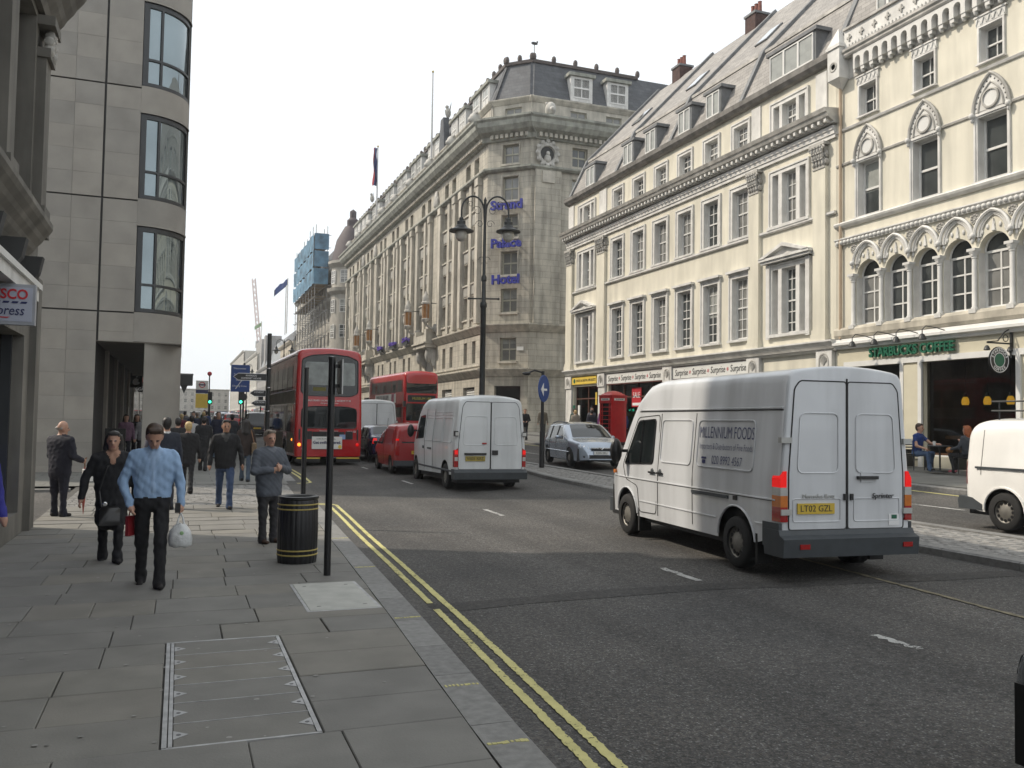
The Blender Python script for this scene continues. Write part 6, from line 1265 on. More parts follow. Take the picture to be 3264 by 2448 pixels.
for pl, nm in ((rr4(-1.1, 1.1, 2.85, 3.95, .10), 'upper_windscreen'), (rr4(-1.1, 1.1, .95, 2.15, .10), 'lower_windscreen'), (rr4(-1.0, 1.0, 2.25, 2.72, .05), 'route_display')): patch(pl, fb(.010), 8, 4).build(nm, M['dglass'] if nm[0] != 'r' else M['skirt'], t)
text_obj('MUSEUM 188', .24, mat('route_yellow', (.45,.38,.05), .5, .1, 5), t, (Lb+.02, .0, 2.48), FR, 'route_lettering')
for s in (1, -1):
    f = v.side(s, .008)
    for k in range(6): patch(rr4(.9+k*1.5, 2.3+k*1.5, 2.95, 3.8, .05), f, 5, 4).build('upper_side_window', M['dglass'], t); patch(rr4(.9+k*1.5, 2.3+k*1.5, 1.2, 2.1, .05), f, 5, 4).build('lower_side_window', M['dglass'], t)
    patch(rr4(2.2, 8.2, 2.2, 2.85, .02), v.side(s, .012), 10, 3).build('side_poster', M['paper'], t); patch(rr4(2.5, 6.2, 2.28, 2.76, .02), v.side(s, .016), 10, 3).build('poster_print', mat('poster_print', (.3,.29,.28), .5, .7, 3), t); patch(rr4(7.0, 7.7, 1.0, 2.9, .02), v.side(s, .02), 4, 5).build('poster_banner', mat('poster_banner', (.35,.10,.14), .5, .6, 3), t)
    MB().ball((Lb+.0, s*.95, .75), (.04, .14, .09), 8, 6).build('headlight', M['clear'], t); MB().box(Lb+.02, Lb+.3, s*1.2, s*1.36, 1.9, 2.3).build('mirror', M['black'], t)
MB().box(Lb-.02, Lb+.02, -1.1, 1.1, .35, .6).build('front_bumper', M['skirt'], t)
# ================================================================ people: one continuous surface each, polygonised from blended limbs
def surf_nets(V, o, h):
    nx, ny, nz = V.shape; S = V < 0; sh = (nx-1, ny-1, nz-1); cnt = np.zeros(sh); pos = np.zeros(sh+(3,))
    def sl(d): return tuple(slice(d[i], d[i]+sh[i]) for i in range(3))
    for ax in range(3):
        o1, o2 = [a for a in range(3) if a != ax]
        for j in (0, 1):
            for k in (0, 1):
                d = [0, 0, 0]; d[o1] = j; d[o2] = k; e = list(d); e[ax] = 1; a, b = V[sl(d)], V[sl(e)]; m = (a < 0) != (b < 0)
                t = np.where(m, a/np.where(m, a-b, 1), 0); pos[..., ax] += t; pos[..., o1] += m*j; pos[..., o2] += m*k; cnt += m
    act = cnt > 0; idx = -np.ones(sh, int); idx[act] = np.arange(act.sum()); I = np.argwhere(act); vs = (I+pos[act]/cnt[act][:, None])*h+o; fs = []
    for ax in range(3):
        o1, o2 = [(1, 2), (2, 0), (0, 1)][ax]; a = [slice(None)]*3; b = [slice(None)]*3; a[ax] = slice(0, -1); b[ax] = slice(1, None); A, Bq = S[tuple(a)], S[tuple(b)]
        for inside in (True, False):
            E_ = np.argwhere((A == inside) & (Bq == (not inside)))
            E_ = E_[(E_[:, o1] > 0) & (E_[:, o2] > 0) & (E_[:, o1] < V.shape[o1]-1) & (E_[:, o2] < V.shape[o2]-1)]
            if not len(E_): continue
            q = []
            for (d1, d2) in ((0, 0), (-1, 0), (-1, -1), (0, -1)): c = E_.copy(); c[:, o1] += d1; c[:, o2] += d2; q.append(idx[c[:, 0], c[:, 1], c[:, 2]])
            q = np.stack(q, 1); fs.append(q if inside else q[:, ::-1])
    return vs, np.concatenate(fs)
def sdf_mesh(name, prims, mats, h, k=.022, amp=.0021, headz=9, hemz=-1):
    P = []
    for p in prims:
        if p[0] == 'c': a, b = np.array(p[1], float), np.array(p[2], float); r = max(p[3], p[4]); lo, hi = np.minimum(a, b)-r, np.maximum(a, b)+r
        else: c, r = np.array(p[1], float), np.array(p[2], float); lo, hi = c-max(r), c+max(r)
        P.append((lo, hi))
    lo = np.min([q[0] for q in P], 0)-.06; hi = np.max([q[1] for q in P], 0)+.06; n = np.ceil((hi-lo)/h).astype(int)+1
    ax = [lo[i]+np.arange(n[i])*h for i in range(3)]; V = np.full(n, .3); ID = np.zeros(n, np.int8); DM = np.full(n, .3)
    for p, (l, u) in zip(prims, P):
        s = [max(0, int((l[i]-.09-lo[i])/h)) for i in range(3)]; e = [min(n[i], int((u[i]+.09-lo[i])/h)+2) for i in range(3)]
        X, Y, Z = np.meshgrid(*[ax[i][s[i]:e[i]] for i in range(3)], indexing='ij')
        if p[0] == 'c':
            a, b = np.array(p[1], float), np.array(p[2], float); d = b-a; L2 = max(d@d, 1e-9); t = np.clip(((X-a[0])*d[0]+(Y-a[1])*d[1]+(Z-a[2])*d[2])/L2, 0, 1)
            q = p[6] if len(p) > 6 else (1, 1, 1)
            D = np.sqrt(((X-a[0]-t*d[0])/q[0])**2+((Y-a[1]-t*d[1])/q[1])**2+((Z-a[2]-t*d[2])/q[2])**2)-(p[3]+(p[4]-p[3])*t); m = p[5]
        else:
            c, r = p[1], p[2]; g = np.sqrt(((X-c[0])/r[0])**2+((Y-c[1])/r[1])**2+((Z-c[2])/r[2])**2); D = (g-1)*min(r)*.9+(g-1)*(np.mean(r)-min(r))*.3; m = p[3]
        ks = p[-1] if isinstance(p[-1], dict) else {}; kk = ks.get('k', k); sl_ = tuple(slice(s[i], e[i]) for i in range(3)); v = V[sl_]
        hh = np.maximum(kk-np.abs(v-D), 0)/kk; V[sl_] = np.minimum(v, D)-hh*hh*kk*.25
        w_ = D-ks.get('bias', 0) < DM[sl_]; ID[sl_] = np.where(w_, m, ID[sl_]); DM[sl_] = np.where(w_, D-ks.get('bias', 0), DM[sl_])
    rn = np.random.RandomState(len(prims)*7+int(n[2])); X, Y, Z = np.meshgrid(*ax, indexing='ij', sparse=True); W_ = 0          # creases and locks
    for q in range(7):
        kx, ky, kz = rn.normal(0, 1, 3)*np.array([58, 58, 34]); W_ = W_+np.sin(X*kx+Y*ky+Z*kz+rn.uniform(0, 6))
    V = V+W_*amp*np.where(Z > headz, .35, 1.0)
    vs, fs = surf_nets(V, lo, h); me = bpy.data.meshes.new(name); me.from_pydata(vs.tolist(), [], fs.tolist())
    for m in mats: me.materials.append(m)
    c = vs[fs].mean(1); ii = np.clip(np.rint((c-lo)/h).astype(int), 0, n-1); mi = ID[ii[:, 0], ii[:, 1], ii[:, 2]].astype(int); mi = np.where((mi == 2) & (c[:, 2] < hemz) & (np.abs(c[:, 0]) < .19), 3, mi); me.polygons.foreach_set('material_index', mi.tolist()); me.polygons.foreach_set('use_smooth', [True]*len(me.polygons)); me.update(); return me
def cloth(c, v=.1): return mat('cloth_%02d%02d%02d_%d' % (c[0]*99, c[1]*99, c[2]*99, v*100), c, .85, .18, 5, bump=.15, bscale=25)
SKIN = mat('skin', (.42,.24,.17), .5, .08, 12); SKIN2 = mat('skin_tan', (.34,.18,.115), .5, .08, 12); EYE = mat('eye_dark', (.09,.05,.04), .3, 0); LIP = mat('lip', (.33,.155,.12), .5, 0)
HAIR = dict(brown=mat('hair_brown', (.045,.025,.015), .55, .3, 30), dark=mat('hair_dark', (.014,.011,.01), .5, .3, 30), grey=mat('hair_grey', (.16,.13,.10), .6, .3, 30), blonde=mat('hair_blonde', (.46,.33,.15), .5, .2, 30), ginger=mat('hair_ginger', (.27,.075,.02), .6, .3, 30), white=mat('hair_white', (.32,.30,.28), .6, .2, 30))
def vadd(a, b, s=1): return tuple(a[i]+b[i]*s for i in range(3))
def person(x, y, face, label, H=1.75, top=(.02,.02,.02), bot=(.02,.02,.02), hair='dark', style='jacket', stride=0.0, arms=None, lean=0.0, bow=0.0, turn=0.0, skin=None, build=1.0, hairlen=0, bald=False, shoe=(.012,.01,.01), hem=None, inner=None, h=.016, z=None, seat=False, group='pedestrians on the left footway', sleeve='long', knees=None, detail=True):
    """face: degrees clockwise from +Y that the person looks along. local: +y forwards, +x to the person's right"""
    S = H; B = build; sk, hr, tp, bt, shm, ey, inn, lp = range(8); Z0 = (pz(x, y) if x < kerb_x(y) else rz_(x, y)) if z is None else z
    hip = .515*S; P = []; c = lambda a, b, ra, rb, m, q=(1, 1, 1), **kw: P.append(('c', a, b, ra, rb, m, q, kw)); e = lambda p, r, m, **kw: P.append(('e', p, r, m, kw))
    if seat: hip = .50
    ly = math.tan(rad(lean)); sp = lambda zz: (0, (zz-hip)*ly, zz)
    dz = S*.485 if seat else 0
    zz = lambda f: hip+(f-.515)*S           # height fraction to z
    # legs
    kl = .245*S; th = .245*S
    for s, ph in ((-1, 1), (1, -1)):
        hx = s*.052*S*B; hp = (hx, 0, hip-.01)
        if seat: kn = (hx*1.5+(knees[0] if knees else 0), .42, .50); an = (hx*1.5+(knees[1] if knees else 0)*s, .36+(.12 if s > 0 else -.05), .09); r0 = .080
        else:
            a = rad(stride*ph); b = rad(stride*ph*.4-(abs(stride)*1.0 if ph < 0 else abs(stride)*.25)); kn = (hx*.98, math.sin(a)*th, hip-.01-math.cos(a)*th); an = (hx*.95, kn[1]+math.sin(b)*kl, max(.065, kn[2]-math.cos(b)*kl))
            if ph > 0 or stride == 0: an = (an[0], an[1], .075)
        c(hp, kn, .088*B*S/1.75, .062*B*S/1.75, bt); c(kn, an, .064*S/1.75, .055*S/1.75, bt); c((an[0], an[1], an[2]+.03), (an[0], an[1]+.01, an[2]-.035), .060, .064, bt)
        ft = rad(-(20 if (ph < 0 and stride) else 0)); c((an[0], an[1]-.04, an[2]-.035), (an[0]+s*.015, an[1]+.14*math.cos(ft), an[2]-.048+.14*math.sin(ft)), .042, .034, shm, (1, 1, .85), k=.012)
    # pelvis, torso
    q = (1, .68, 1); wB = B
    c(vadd(sp(zz(.52)), (-.045*B, 0, 0)), vadd(sp(zz(.52)), (.045*B, 0, 0)), .115*B, .115*B, bt, (1, .85, 1))
    jk = 1.06 if style in ('jacket', 'coat', 'suit') else 1.0
    for f, wd, rr in ((.585, .075, .115), (.66, .085, .118), (.735, .105, .120), (.78, .105, .105)):
        c(vadd(sp(zz(f)), (-wd*B, 0, 0)), vadd(sp(zz(f)), (wd*B, 0, 0)), rr*B*jk, rr*B*jk, tp, (1, .78, 1), k=.05)
    c(sp(zz(.56)), sp(zz(.77)), .115*B, .13*B, tp, (1.15, .8, 1), k=.05)
    hz = hem if hem is not None else {'jacket': .50, 'suit': .46, 'coat': .34, 'shirt': .575}[style]
    if not seat and style != 'shirt':
        c(vadd(sp(zz(.60)), (-.05*B, 0, 0)), (-.065*B, 0, zz(hz)), .105*B, .115*B, tp, (1, .85, 1), k=.04, bias=.03); c(vadd(sp(zz(.60)), (.05*B, 0, 0)), (.065*B, 0, zz(hz)), .105*B, .115*B, tp, (1, .85, 1), k=.04, bias=.03); c(vadd(sp(zz(.60)), (0, 0, 0)), (0, 0, zz(hz)), .12*B, .125*B, tp, (1.1, .9, 1), k=.04, bias=.03)
    # shoulders, neck, head
    sh = sp(zz(.795)); nk = sp(zz(.845)); hw = .108*S*B
    c(vadd(sh, (-hw+.015, 0, .012)), vadd(sh, (0, 0, .042)), .066*B, .060, tp, (1, .95, 1)); c(vadd(sh, (hw-.015, 0, .012)), vadd(sh, (0, 0, .042)), .066*B, .060, tp, (1, .95, 1))
    bw = rad(bow); tr = rad(turn); hb = vadd(nk, (0, .01, .02))
    def hd(p):            # point in head frame (x right, y forward, z up from the base of the skull)
        X, Y, Zq = p; Y, Zq = Y*math.cos(bw)+Zq*math.sin(bw), Zq*math.cos(bw)-Y*math.sin(bw); X, Y = X*math.cos(tr)+Y*math.sin(tr), Y*math.cos(tr)-X*math.sin(tr); return (hb[0]+X, hb[1]+Y, hb[2]+Zq)
    c(vadd(nk, (0, -.01, -.07)), hd((0, .0, .04)), .062, .058, sk); k_ = S/1.75
    if inner: c(vadd(nk, (0, .045, -.12)), vadd(nk, (0, .02, -.03)), .05, .066, inn, bias=.02)
    else: c(vadd(nk, (0, -.005, -.06)), vadd(nk, (0, 0, -.035)), .066, .072, tp)
    e(hd((0, -.005, .155*k_)), (.078*k_, .098*k_, .105*k_), sk); e(hd((0, .030, .095*k_)), (.060*k_, .068*k_, .085*k_), sk); e(hd((0, .062, .035*k_)), (.032, .028, .024), sk)
    if detail:
        c(hd((0, .096*k_, .145*k_)), hd((0, .118*k_, .105*k_)), .010, .016, sk, k=.012)
        for s in (-1, 1):
            e(hd((s*.031, .090*k_, .143*k_)), (.010, .008, .007), ey, bias=.003); e(hd((s*.080*k_, -.01, .13*k_)), (.012, .024, .034), sk)
        c(hd((-.020, .092*k_, .066*k_)), hd((.020, .092*k_, .066*k_)), .006, .006, lp, k=.006, bias=.003)
    if bald: c(hd((-.076, -.03, .12)), hd((0, -.098, .115)), .022, .026, hr); c(hd((.076, -.03, .12)), hd((0, -.098, .115)), .022, .026, hr)
    else:
        e(hd((0, -.030, .188*k_)), (.087*k_, .092*k_, .088*k_), hr, bias=.004); e(hd((0, -.060, .130*k_)), (.080*k_, .060*k_, .085*k_), hr, bias=.004); c(hd((-.045, .045, .236*k_)), hd((.045, .05, .240*k_)), .028, .026, hr, k=.02, bias=.003)
        if hairlen:
            for s in (-1, 1): c(hd((s*.072, -.03, .17)), hd((s*.085, -.035, .06-hairlen*.5)), .036, .045, hr, bias=.01)
            c(hd((0, -.085, .15)), hd((0, -.085, .05-hairlen)), .06, .075, hr, (1.3, .8, 1), bias=.01)
    if style == 'shirt' and not seat:
        for s in (-1, 1): c(vadd(nk, (s*.015, .062, -.062)), vadd(nk, (s*.058, .01, -.012)), .016, .014, inn, k=.01, bias=.01)
        c(vadd(sp(zz(.585)), (0, .098*B, 0)), vadd(sp(zz(.80)), (0, .098*B, -.02)), .010, .010, inn, k=.008, bias=.004)
    # arms: list of (upper direction, fore direction) for left (-x) and right (+x)
    arms = arms or (((-.22, .10*(-1 if stride > 0 else 1)*(stride/25), -1), (-.08, .35, -1)), ((.22, .10*(1 if stride > 0 else 1)*(stride/25), -1), (.08, .35, -1)))
    ua, fa = .165*S, .145*S; hands = []
    for s, (u, f) in zip((-1, 1), arms):
        u = Vector(u).normalized(); f = Vector(f).normalized(); s0 = Vector(vadd(sh, (s*hw, 0, 0))); el = s0+u*ua; wr_ = el+f*fa; sb = .056 if style != 'shirt' else .052; am = sk if sleeve == 'short' else tp
        c(tuple(s0), tuple(s0+u*ua*(.5 if sleeve == 'short' else 1)), (sb+.008)*B, sb*B*.9, tp); c(tuple(el), tuple(wr_), (sb*.9*B if sleeve == 'long' else .04), (.042*B if sleeve == 'long' else .030), am)
        if sleeve == 'short': c(tuple(s0+u*ua*.4), tuple(el), .042, .04, sk)
        side = f.cross(Vector((s, 0, 0)));
        if side.length < .2: side = f.cross(Vector((0, 1, 0)))
        side.normalize(); pm = wr_+f*.055; c(tuple(wr_), tuple(pm), .026, .034, sk, k=.015); nrm = side.cross(f).normalized()
        if h <= .0165:
            for i, (o, ln) in enumerate(((-.027, .050), (-.009, .062), (.009, .058), (.026, .045))):
                b0 = pm+f*.02+side*o; b1 = b0+f*ln*.55+nrm*s*.008; b2 = b1+f*ln*.35-nrm*s*.018; c(tuple(b0), tuple(b1), .0105, .0095, sk, k=.006); c(tuple(b1), tuple(b2), .0095, .0085, sk, k=.006)
            b0 = wr_+f*.02+side*(.03); c(tuple(b0), tuple(b0+f*.05+side*.025), .012, .010, sk, k=.008)
        else: c(tuple(pm), tuple(pm+f*.06), .034, .022, sk)
        hands.append(tuple(wr_+f*.11))
    me = sdf_mesh('person', P, [skin or SKIN, HAIR[hair], cloth(top), cloth(bot), cloth(shoe), EYE, cloth(inner or top), LIP], h, headz=zz(.85), hemz=(-1 if seat else zz(hz)-.07))
    o = put('person', me, None, (x, y, Z0), -rad(face)); tag(o, label, 'person', group)
    M_ = Matrix.Translation((x, y, Z0)) @ Matrix.Rotation(-rad(face), 4, 'Z'); return o, [M_ @ Vector(q_) for q_ in hands], M_
dn_ = lambda s, fw=.05, out=.15: ((s*out, fw, -1), (s*.02, fw+.12, -1))
# near figures
o, hd_, MM = person(-.25, 10.55, 178, 'man in light blue shirt with bowed head carrying a white carrier bag', 1.80, (.26,.38,.56), (.012,.012,.014), 'brown', 'shirt', 16, (((-.30, -.05, -1), (-.02, .42, -1)), ((.40, -.12, -1), (-.35, .25, -1))), 3, 34, 0, h=.0125, build=1.04, inner=(.30,.42,.60))
g = MB(); bp_ = hd_[0]; g.v = []; t = thing('carrier_bag', (bp_.x, bp_.y-.02, bp_.z-.36), 0, 'white plastic carrier bag hanging from the hand of the man in blue', 'bag')
n = 16
for j, (wd, dp, zz_) in enumerate(((.11, .05, 0), (.16, .085, .02), (.165, .09, .12), (.15, .08, .24), (.10, .05, .31), (.05, .03, .36))):
    for k in range(n): a = 2*PI*k/n; g.v.append((wd*math.cos(a)*(1+.08*math.sin(3*k+j)), dp*math.sin(a)*(1+.15*math.sin(2*k+j*2)), zz_+.01*math.sin(k*1.7)))
for j in range(5):
    for k in range(n): g.f.append((j*n+k, j*n+(k+1) % n, (j+1)*n+(k+1) % n, (j+1)*n+k))
g.f.append(tuple(range(n))[::-1]); m_bag = mat('white_plastic_bag', (.55,.56,.56), .35, .2, 9, bump=.5, bscale=14); g.build('bag', m_bag, t, smooth=80)
for s in (-1, 1): MB().tube([(s*.05, 0, .34), (s*.03, .01, .44), (0, 0, .52)], [.02, .014, .012], 6).build('handle', m_bag, t)
MB().ball((.02, -.085, .22), (.03, .008, .03), 10, 6).build('green_print', mat('pale_green_print', (.25,.4,.2), .5, 0), t); t.scale = (.72, .72, .72)
bp_ = hd_[0]; MB().box(-.03, .03, -.015, .015, -.06, .06)
tag(MB().bbox(-.028, .028, -.012, .012, -.055, .055, .006).build('mobile_phone', M['black'], None, (bp_.x-.035, bp_.y-.02, bp_.z+.07)), 'black mobile phone in the hand of the man in blue', 'phone')
bp_ = hd_[1]; g = MB(); g.box(-.07, .07, -.02, .02, -.20, .02); g.tube([(-.04, 0, .02), (-.03, 0, .06), (.03, 0, .06), (.04, 0, .02)], .008, 6)
tag(g.build('folder', mat('red_folder', (.22,.015,.02), .5, .15, 8), None, (bp_.x-.02, bp_.y+.16, bp_.z-.06), .9), 'red folder held low beside the man in the blue shirt', 'folder')
o, hd_, MM = person(-.78, 12.45, 176, 'woman in black coat and trousers with a dark shoulder bag', 1.66, (.010,.010,.012), (.014,.014,.018), 'dark', 'coat', 14, (((-.3, .05, -1), (-.05, .2, -1)), ((.5, .05, -1), (.15, .2, -1))), 0, 4, 6, h=.013, hairlen=.06, hem=.33, build=1.08, inner=(.33,.19,.13))
t = thing('shoulder_bag', tuple(MM @ Vector((.02, .20, .62))), -rad(176), 'black leather shoulder bag across the front of the woman in black', 'bag'); g = MB(); g.bbox(-.12, .12, -.05, .05, -.13, .11, .04); g.build('bag', mat('black_leather', (.015,.014,.014), .3, .2, 9), t, smooth=60); MB().tube([(.1, .0, .1), (.13, -.06, .3), (.05, -.08, .6), (-.12, -.2, .74)], .014, 6).build('strap', M['black'], t); MB().lathe([(.02, -.008), (.03, 0), (.02, .008)], (.06, .04, .14), 10, 'y').build('buckle', M['chrome'], t)
o, hd_, MM = person(-2.0, 17.9, 40, 'stout bald man in dark jacket leaning on a red umbrella', 1.72, (.014,.014,.024), (.014,.013,.028), 'white', 'jacket', 0, (((-.25, .2, -1), (.3, .8, -.3)), ((.28, .0, -1), (-.15, .75, -.25))), 0, 8, 35, bald=True, build=1.22, h=.016, hem=.47)
hp = hd_[1]; t = thing('umbrella', (hp.x, hp.y, pz(0, 18)), 0, 'long furled red umbrella held by the stout bald man', 'umbrella'); MB().lathe([(.004, .02), (.012, .1), (.03, .3), (.04, .6), (.02, .85), (.012, .88)], n=10).build('canopy', mat('red_brown_fabric', (.28,.06,.04), .7, .2, 9), t, smooth=60); MB().tube([(0, 0, .85), (0, 0, hp.z-pz(0, 18)+.04), (.03, 0, hp.z-pz(0, 18)+.08)], .012, 6).build('handle', M['wood'], t)
tag(MB().bbox(-.09, .09, -.03, .03, -.18, .05, .01).build('newspaper', M['paper'], None, (hp.x+.05, hp.y+.03, hp.z-.18), .6), 'folded white paper under the arm of the bald man', 'newspaper')
person(1.30, 13.75, 150, 'grey haired man in grey fleece standing with folded arms', 1.68, (.085,.095,.115), (.028,.027,.030), 'grey', 'jacket', 0, (((-.35, .25, -1), (1, .55, .25)), ((.35, .25, -1), (-1, .55, .1))), -2, 2, 10, h=.0125, build=1.14, inner=(.12,.13,.15), shoe=(.05,.025,.015), hem=.46, skin=SKIN)
person(.90, 18.75, 180, 'dark haired man in black leather jacket and blue jeans walking forwards', 1.77, (.012,.012,.013), (.04,.065,.13), 'dark', 'jacket', 20, (((-.35, .12, -1), (-.1, .3, -1)), ((.3, -.15, -1), (.05, .35, -1))), 0, 3, -4, skin=SKIN2, h=.0145, build=1.06, hem=.49, inner=(.05,.05,.05))
o, hd_, MM = person(1.75, 25.5, 2, 'woman in dark brown coat and jeans seen from behind near the bus', 1.70, (.03,.02,.017), (.05,.07,.10), 'dark', 'coat', 14, None, 0, 0, 0, h=.018, hairlen=.16, hem=.45, build=.95, detail=False)
t = thing('shoulder_bag', tuple(MM @ Vector((.22, -.08, .95))), 0, 'striped brown shoulder bag of the woman in the brown coat', 'bag'); MB().bbox(-.06, .06, -.15, .15, -.18, .12, .03).build('bag', mat('tan_bag', (.16,.11,.06), .6, .4, 9), t); MB().tube([(0, -.1, .1), (-.08, 0, .45), (0, .1, .1)], .012, 5).build('strap', M['wood'], t)
person(.22, 22.3, 2, 'blonde woman in black suit seen from behind', 1.66, (.012,.012,.014), (.012,.012,.015), 'blonde', 'suit', 16, None, 0, 0, 0, h=.018, hem=.44, detail=False)
person(-.22, 18.9, -4, 'man in dark suit with white collar seen from behind, behind the blue shirt', 1.80, (.025,.03,.045), (.02,.022,.03), 'dark', 'suit', 12, None, 0, 0, 10, h=.018, inner=(.6,.6,.6), detail=False)
person(-.42, 20.3, 10, 'short brown haired person half hidden behind the suited man', 1.62, (.05,.05,.07), (.02,.02,.02), 'brown', 'jacket', 10, None, h=.02, detail=False)
person(1.45, 36.5, 175, 'man in dark striped track top and pale jeans walking towards the camera', 1.84, (.015,.018,.04), (.13,.18,.25), 'brown', 'jacket', 18, None, h=.02, detail=False)
person(.75, 29.8, 5, 'person in long black coat walking away past the stone column', 1.72, (.012,.012,.014), (.012,.012,.014), 'dark', 'coat', 16, None, h=.02, hem=.24, detail=False)
person(.42, 33.0, 0, 'person in white shirt seen from behind in the far footway crowd', 1.70, (.45,.45,.46), (.02,.02,.025), 'dark', 'shirt', 10, None, h=.022, detail=False)
person(-.02, 26.2, 0, 'dark coated person against the stone column edge', 1.70, (.012,.012,.014), (.014,.014,.016), 'dark', 'coat', 10, None, h=.02, detail=False)
person(2.05, 38, 0, 'man in grey jacket walking away near the kerb', 1.74, (.045,.05,.06), (.03,.03,.04), 'dark', 'jacket', 14, None, h=.022, detail=False)
rp_ = random.Random(21)
cr_ = [(.1, 39.5, 'dark red top', (.12,.02,.03)), (.6, 42, 'navy coat', (.02,.025,.05)), (1.1, 45, 'charcoal jacket', (.03,.03,.035)), (-.1, 47, 'purple top', (.10,.05,.12)), (.9, 50, 'olive jacket', (.06,.07,.03)), (1.9, 47, 'black coat', (.012,.012,.014)), (.3, 54, 'grey sweater', (.10,.10,.11)), (1.5, 55, 'blue jacket', (.03,.05,.12)), (2.3, 59, 'brown jacket', (.06,.04,.03)), (.9, 62, 'white top', (.4,.4,.4)), (1.7, 67, 'dark green jacket', (.02,.05,.03)), (.4, 71, 'cream jacket', (.3,.27,.2))]
for i, (x, y, d, c) in enumerate(cr_): person(x, y, rp_.choice([0, 180]), 'pedestrian in %s in the distant footway crowd' % d, rp_.uniform(1.62, 1.82), c, rp_.choice([(.02,.02,.025), (.04,.06,.10), (.03,.03,.03)]), rp_.choice(['dark', 'brown', 'blonde', 'grey']), 'jacket', 14, None, h=.032, detail=False)
for i, (x, y, d, c, hl) in enumerate(((-1.75, 34.0, 'mauve top', (.16,.09,.14), .12), (-1.45, 35.2, 'black jacket', (.014,.014,.016), .1), (-1.2, 34.4, 'pale grey top', (.28,.28,.30), 0), (-.95, 36, 'black suit', (.012,.012,.014), 0))):
    person(x, y, 170, 'pedestrian in %s standing inside the stone arcade' % d, 1.70, c, (.02,.02,.025), ('dark', 'brown', 'grey', 'dark')[i], 'jacket', 6, None, h=.022, hairlen=hl, detail=False, group='people in the arcade')
person(-1.94, 10.35, 150, 'person in blue coat almost wholly cut off by the left frame edge', 1.68, (.03,.03,.22), (.02,.02,.03), 'dark', 'coat', 10, None, h=.018, hem=.36)
# right side of the street
GR = 'pedestrians on the far right footway'
person(18.2, 46.0, 200, 'older man in black jacket standing by the hotel corner', 1.74, (.014,.014,.016), (.016,.016,.018), 'grey', 'jacket', 0, (((-.3, .2, -1), (.6, .7, -.3)), ((.3, .2, -1), (-.6, .7, -.3))), h=.022, group=GR, detail=False)
person(17.6, 46.4, 190, 'man in dark green jacket beside the older man in black', 1.74, (.03,.035,.03), (.02,.02,.022), 'grey', 'jacket', 0, None, h=.022, group=GR, detail=False)
person(19.7, 47.0, 200, 'man in tan jacket standing by the hotel corner', 1.80, (.14,.12,.09), (.05,.05,.05), 'white', 'jacket', 0, None, h=.024, group=GR, detail=False)
person(19.45, 34.0, 200, 'man in navy suit and white shirt beside the telephone box', 1.74, (.015,.02,.06), (.015,.017,.03), 'dark', 'suit', 10, None, h=.022, inner=(.6,.6,.6), group=GR, detail=False)
for i, (x, y, d, c, hr) in enumerate(((20.6, 44.6, 'green coat', (.02,.06,.05), 'dark'), (20.3, 43.8, 'pale coat', (.25,.22,.18), 'blonde'), (20.9, 43.0, 'striped top', (.10,.10,.11), 'dark'), (20.4, 42.0, 'dark navy hat and coat', (.015,.015,.03), 'dark'), (20.9, 41.2, 'grey green jacket', (.08,.09,.06), 'brown'), (20.2, 40.2, 'pink top', (.35,.10,.28), 'blonde'), (20.8, 39.3, 'dark coat and scarf', (.02,.02,.025), 'blonde'), (20.5, 38.6, 'blue jacket', (.03,.05,.15), 'brown'))):
    person(x, y, rp_.choice([0, 180, 200, 20]), 'pedestrian in %s in the crowd outside the photo shop' % d, rp_.uniform(1.6, 1.8), c, (.02,.02,.025), hr, 'jacket', 12, None, h=.03, group='crowd outside the photo shop', detail=False)
# two people at the pavement table
zt_ = rz_(20.3, 18.9)
person(20.15, 19.85, 165, 'seated man in blue t-shirt and jeans reaching across the cafe table', 1.76, (.015,.04,.17), (.06,.10,.18), 'brown', 'shirt', 0, (((-.2, .75, -.7), (.2, 1, -.1)), ((.25, .3, -1), (-.3, .8, -.3))), 8, 5, -10, h=.018, seat=True, z=zt_, sleeve='short', group='people at the cafe table')
person(20.3, 18.2, -8, 'seated woman with curly ginger hair and grey gilet at the cafe table', 1.66, (.05,.055,.065), (.014,.014,.016), 'ginger', 'shirt', 0, (((-.2, .4, -1), (.2, 1, -.2)), ((.2, .4, -1), (-.2, 1, .8))), 2, 0, 0, h=.018, seat=True, z=zt_, hairlen=.05, shoe=(.30,.08,.10), group='people at the cafe table')
# ================================================================ street furniture
def cafe_chair(x, y, rz, label):
    t = thing('cafe_chair', (x, y, rz_(x, y)), rz, label, 'chair', 'cafe chairs on the right footway')
    MB().box(-.2, .2, -.2, .2, .44, .47).build('seat', M['black'], t)
    for k in range(4): MB().box(-.19, .19, -.21, -.19, .56+k*.08, .60+k*.08).build('back_slat', M['black'], t)
    for sx in (-1, 1):
        MB().tube([(sx*.2, -.2, 0), (sx*.2, -.2, .88)], .013, 6).build('leg', M['iron'], t); MB().tube([(sx*.2, .2, 0), (sx*.2, .2, .44)], .013, 6).build('leg', M['iron'], t); MB().tube([(sx*.21, -.2, .66), (sx*.21, .18, .66), (sx*.2, .2, .46)], .012, 6).build('arm', M['iron'], t)
cafe_chair(20.15, 19.95, PI, 'slatted cafe chair under the man in blue'); cafe_chair(20.3, 18.12, 0, 'slatted cafe chair under the ginger haired woman'); cafe_chair(20.5, 22.0, PI, 'empty slatted cafe chair just right of the delivery van')
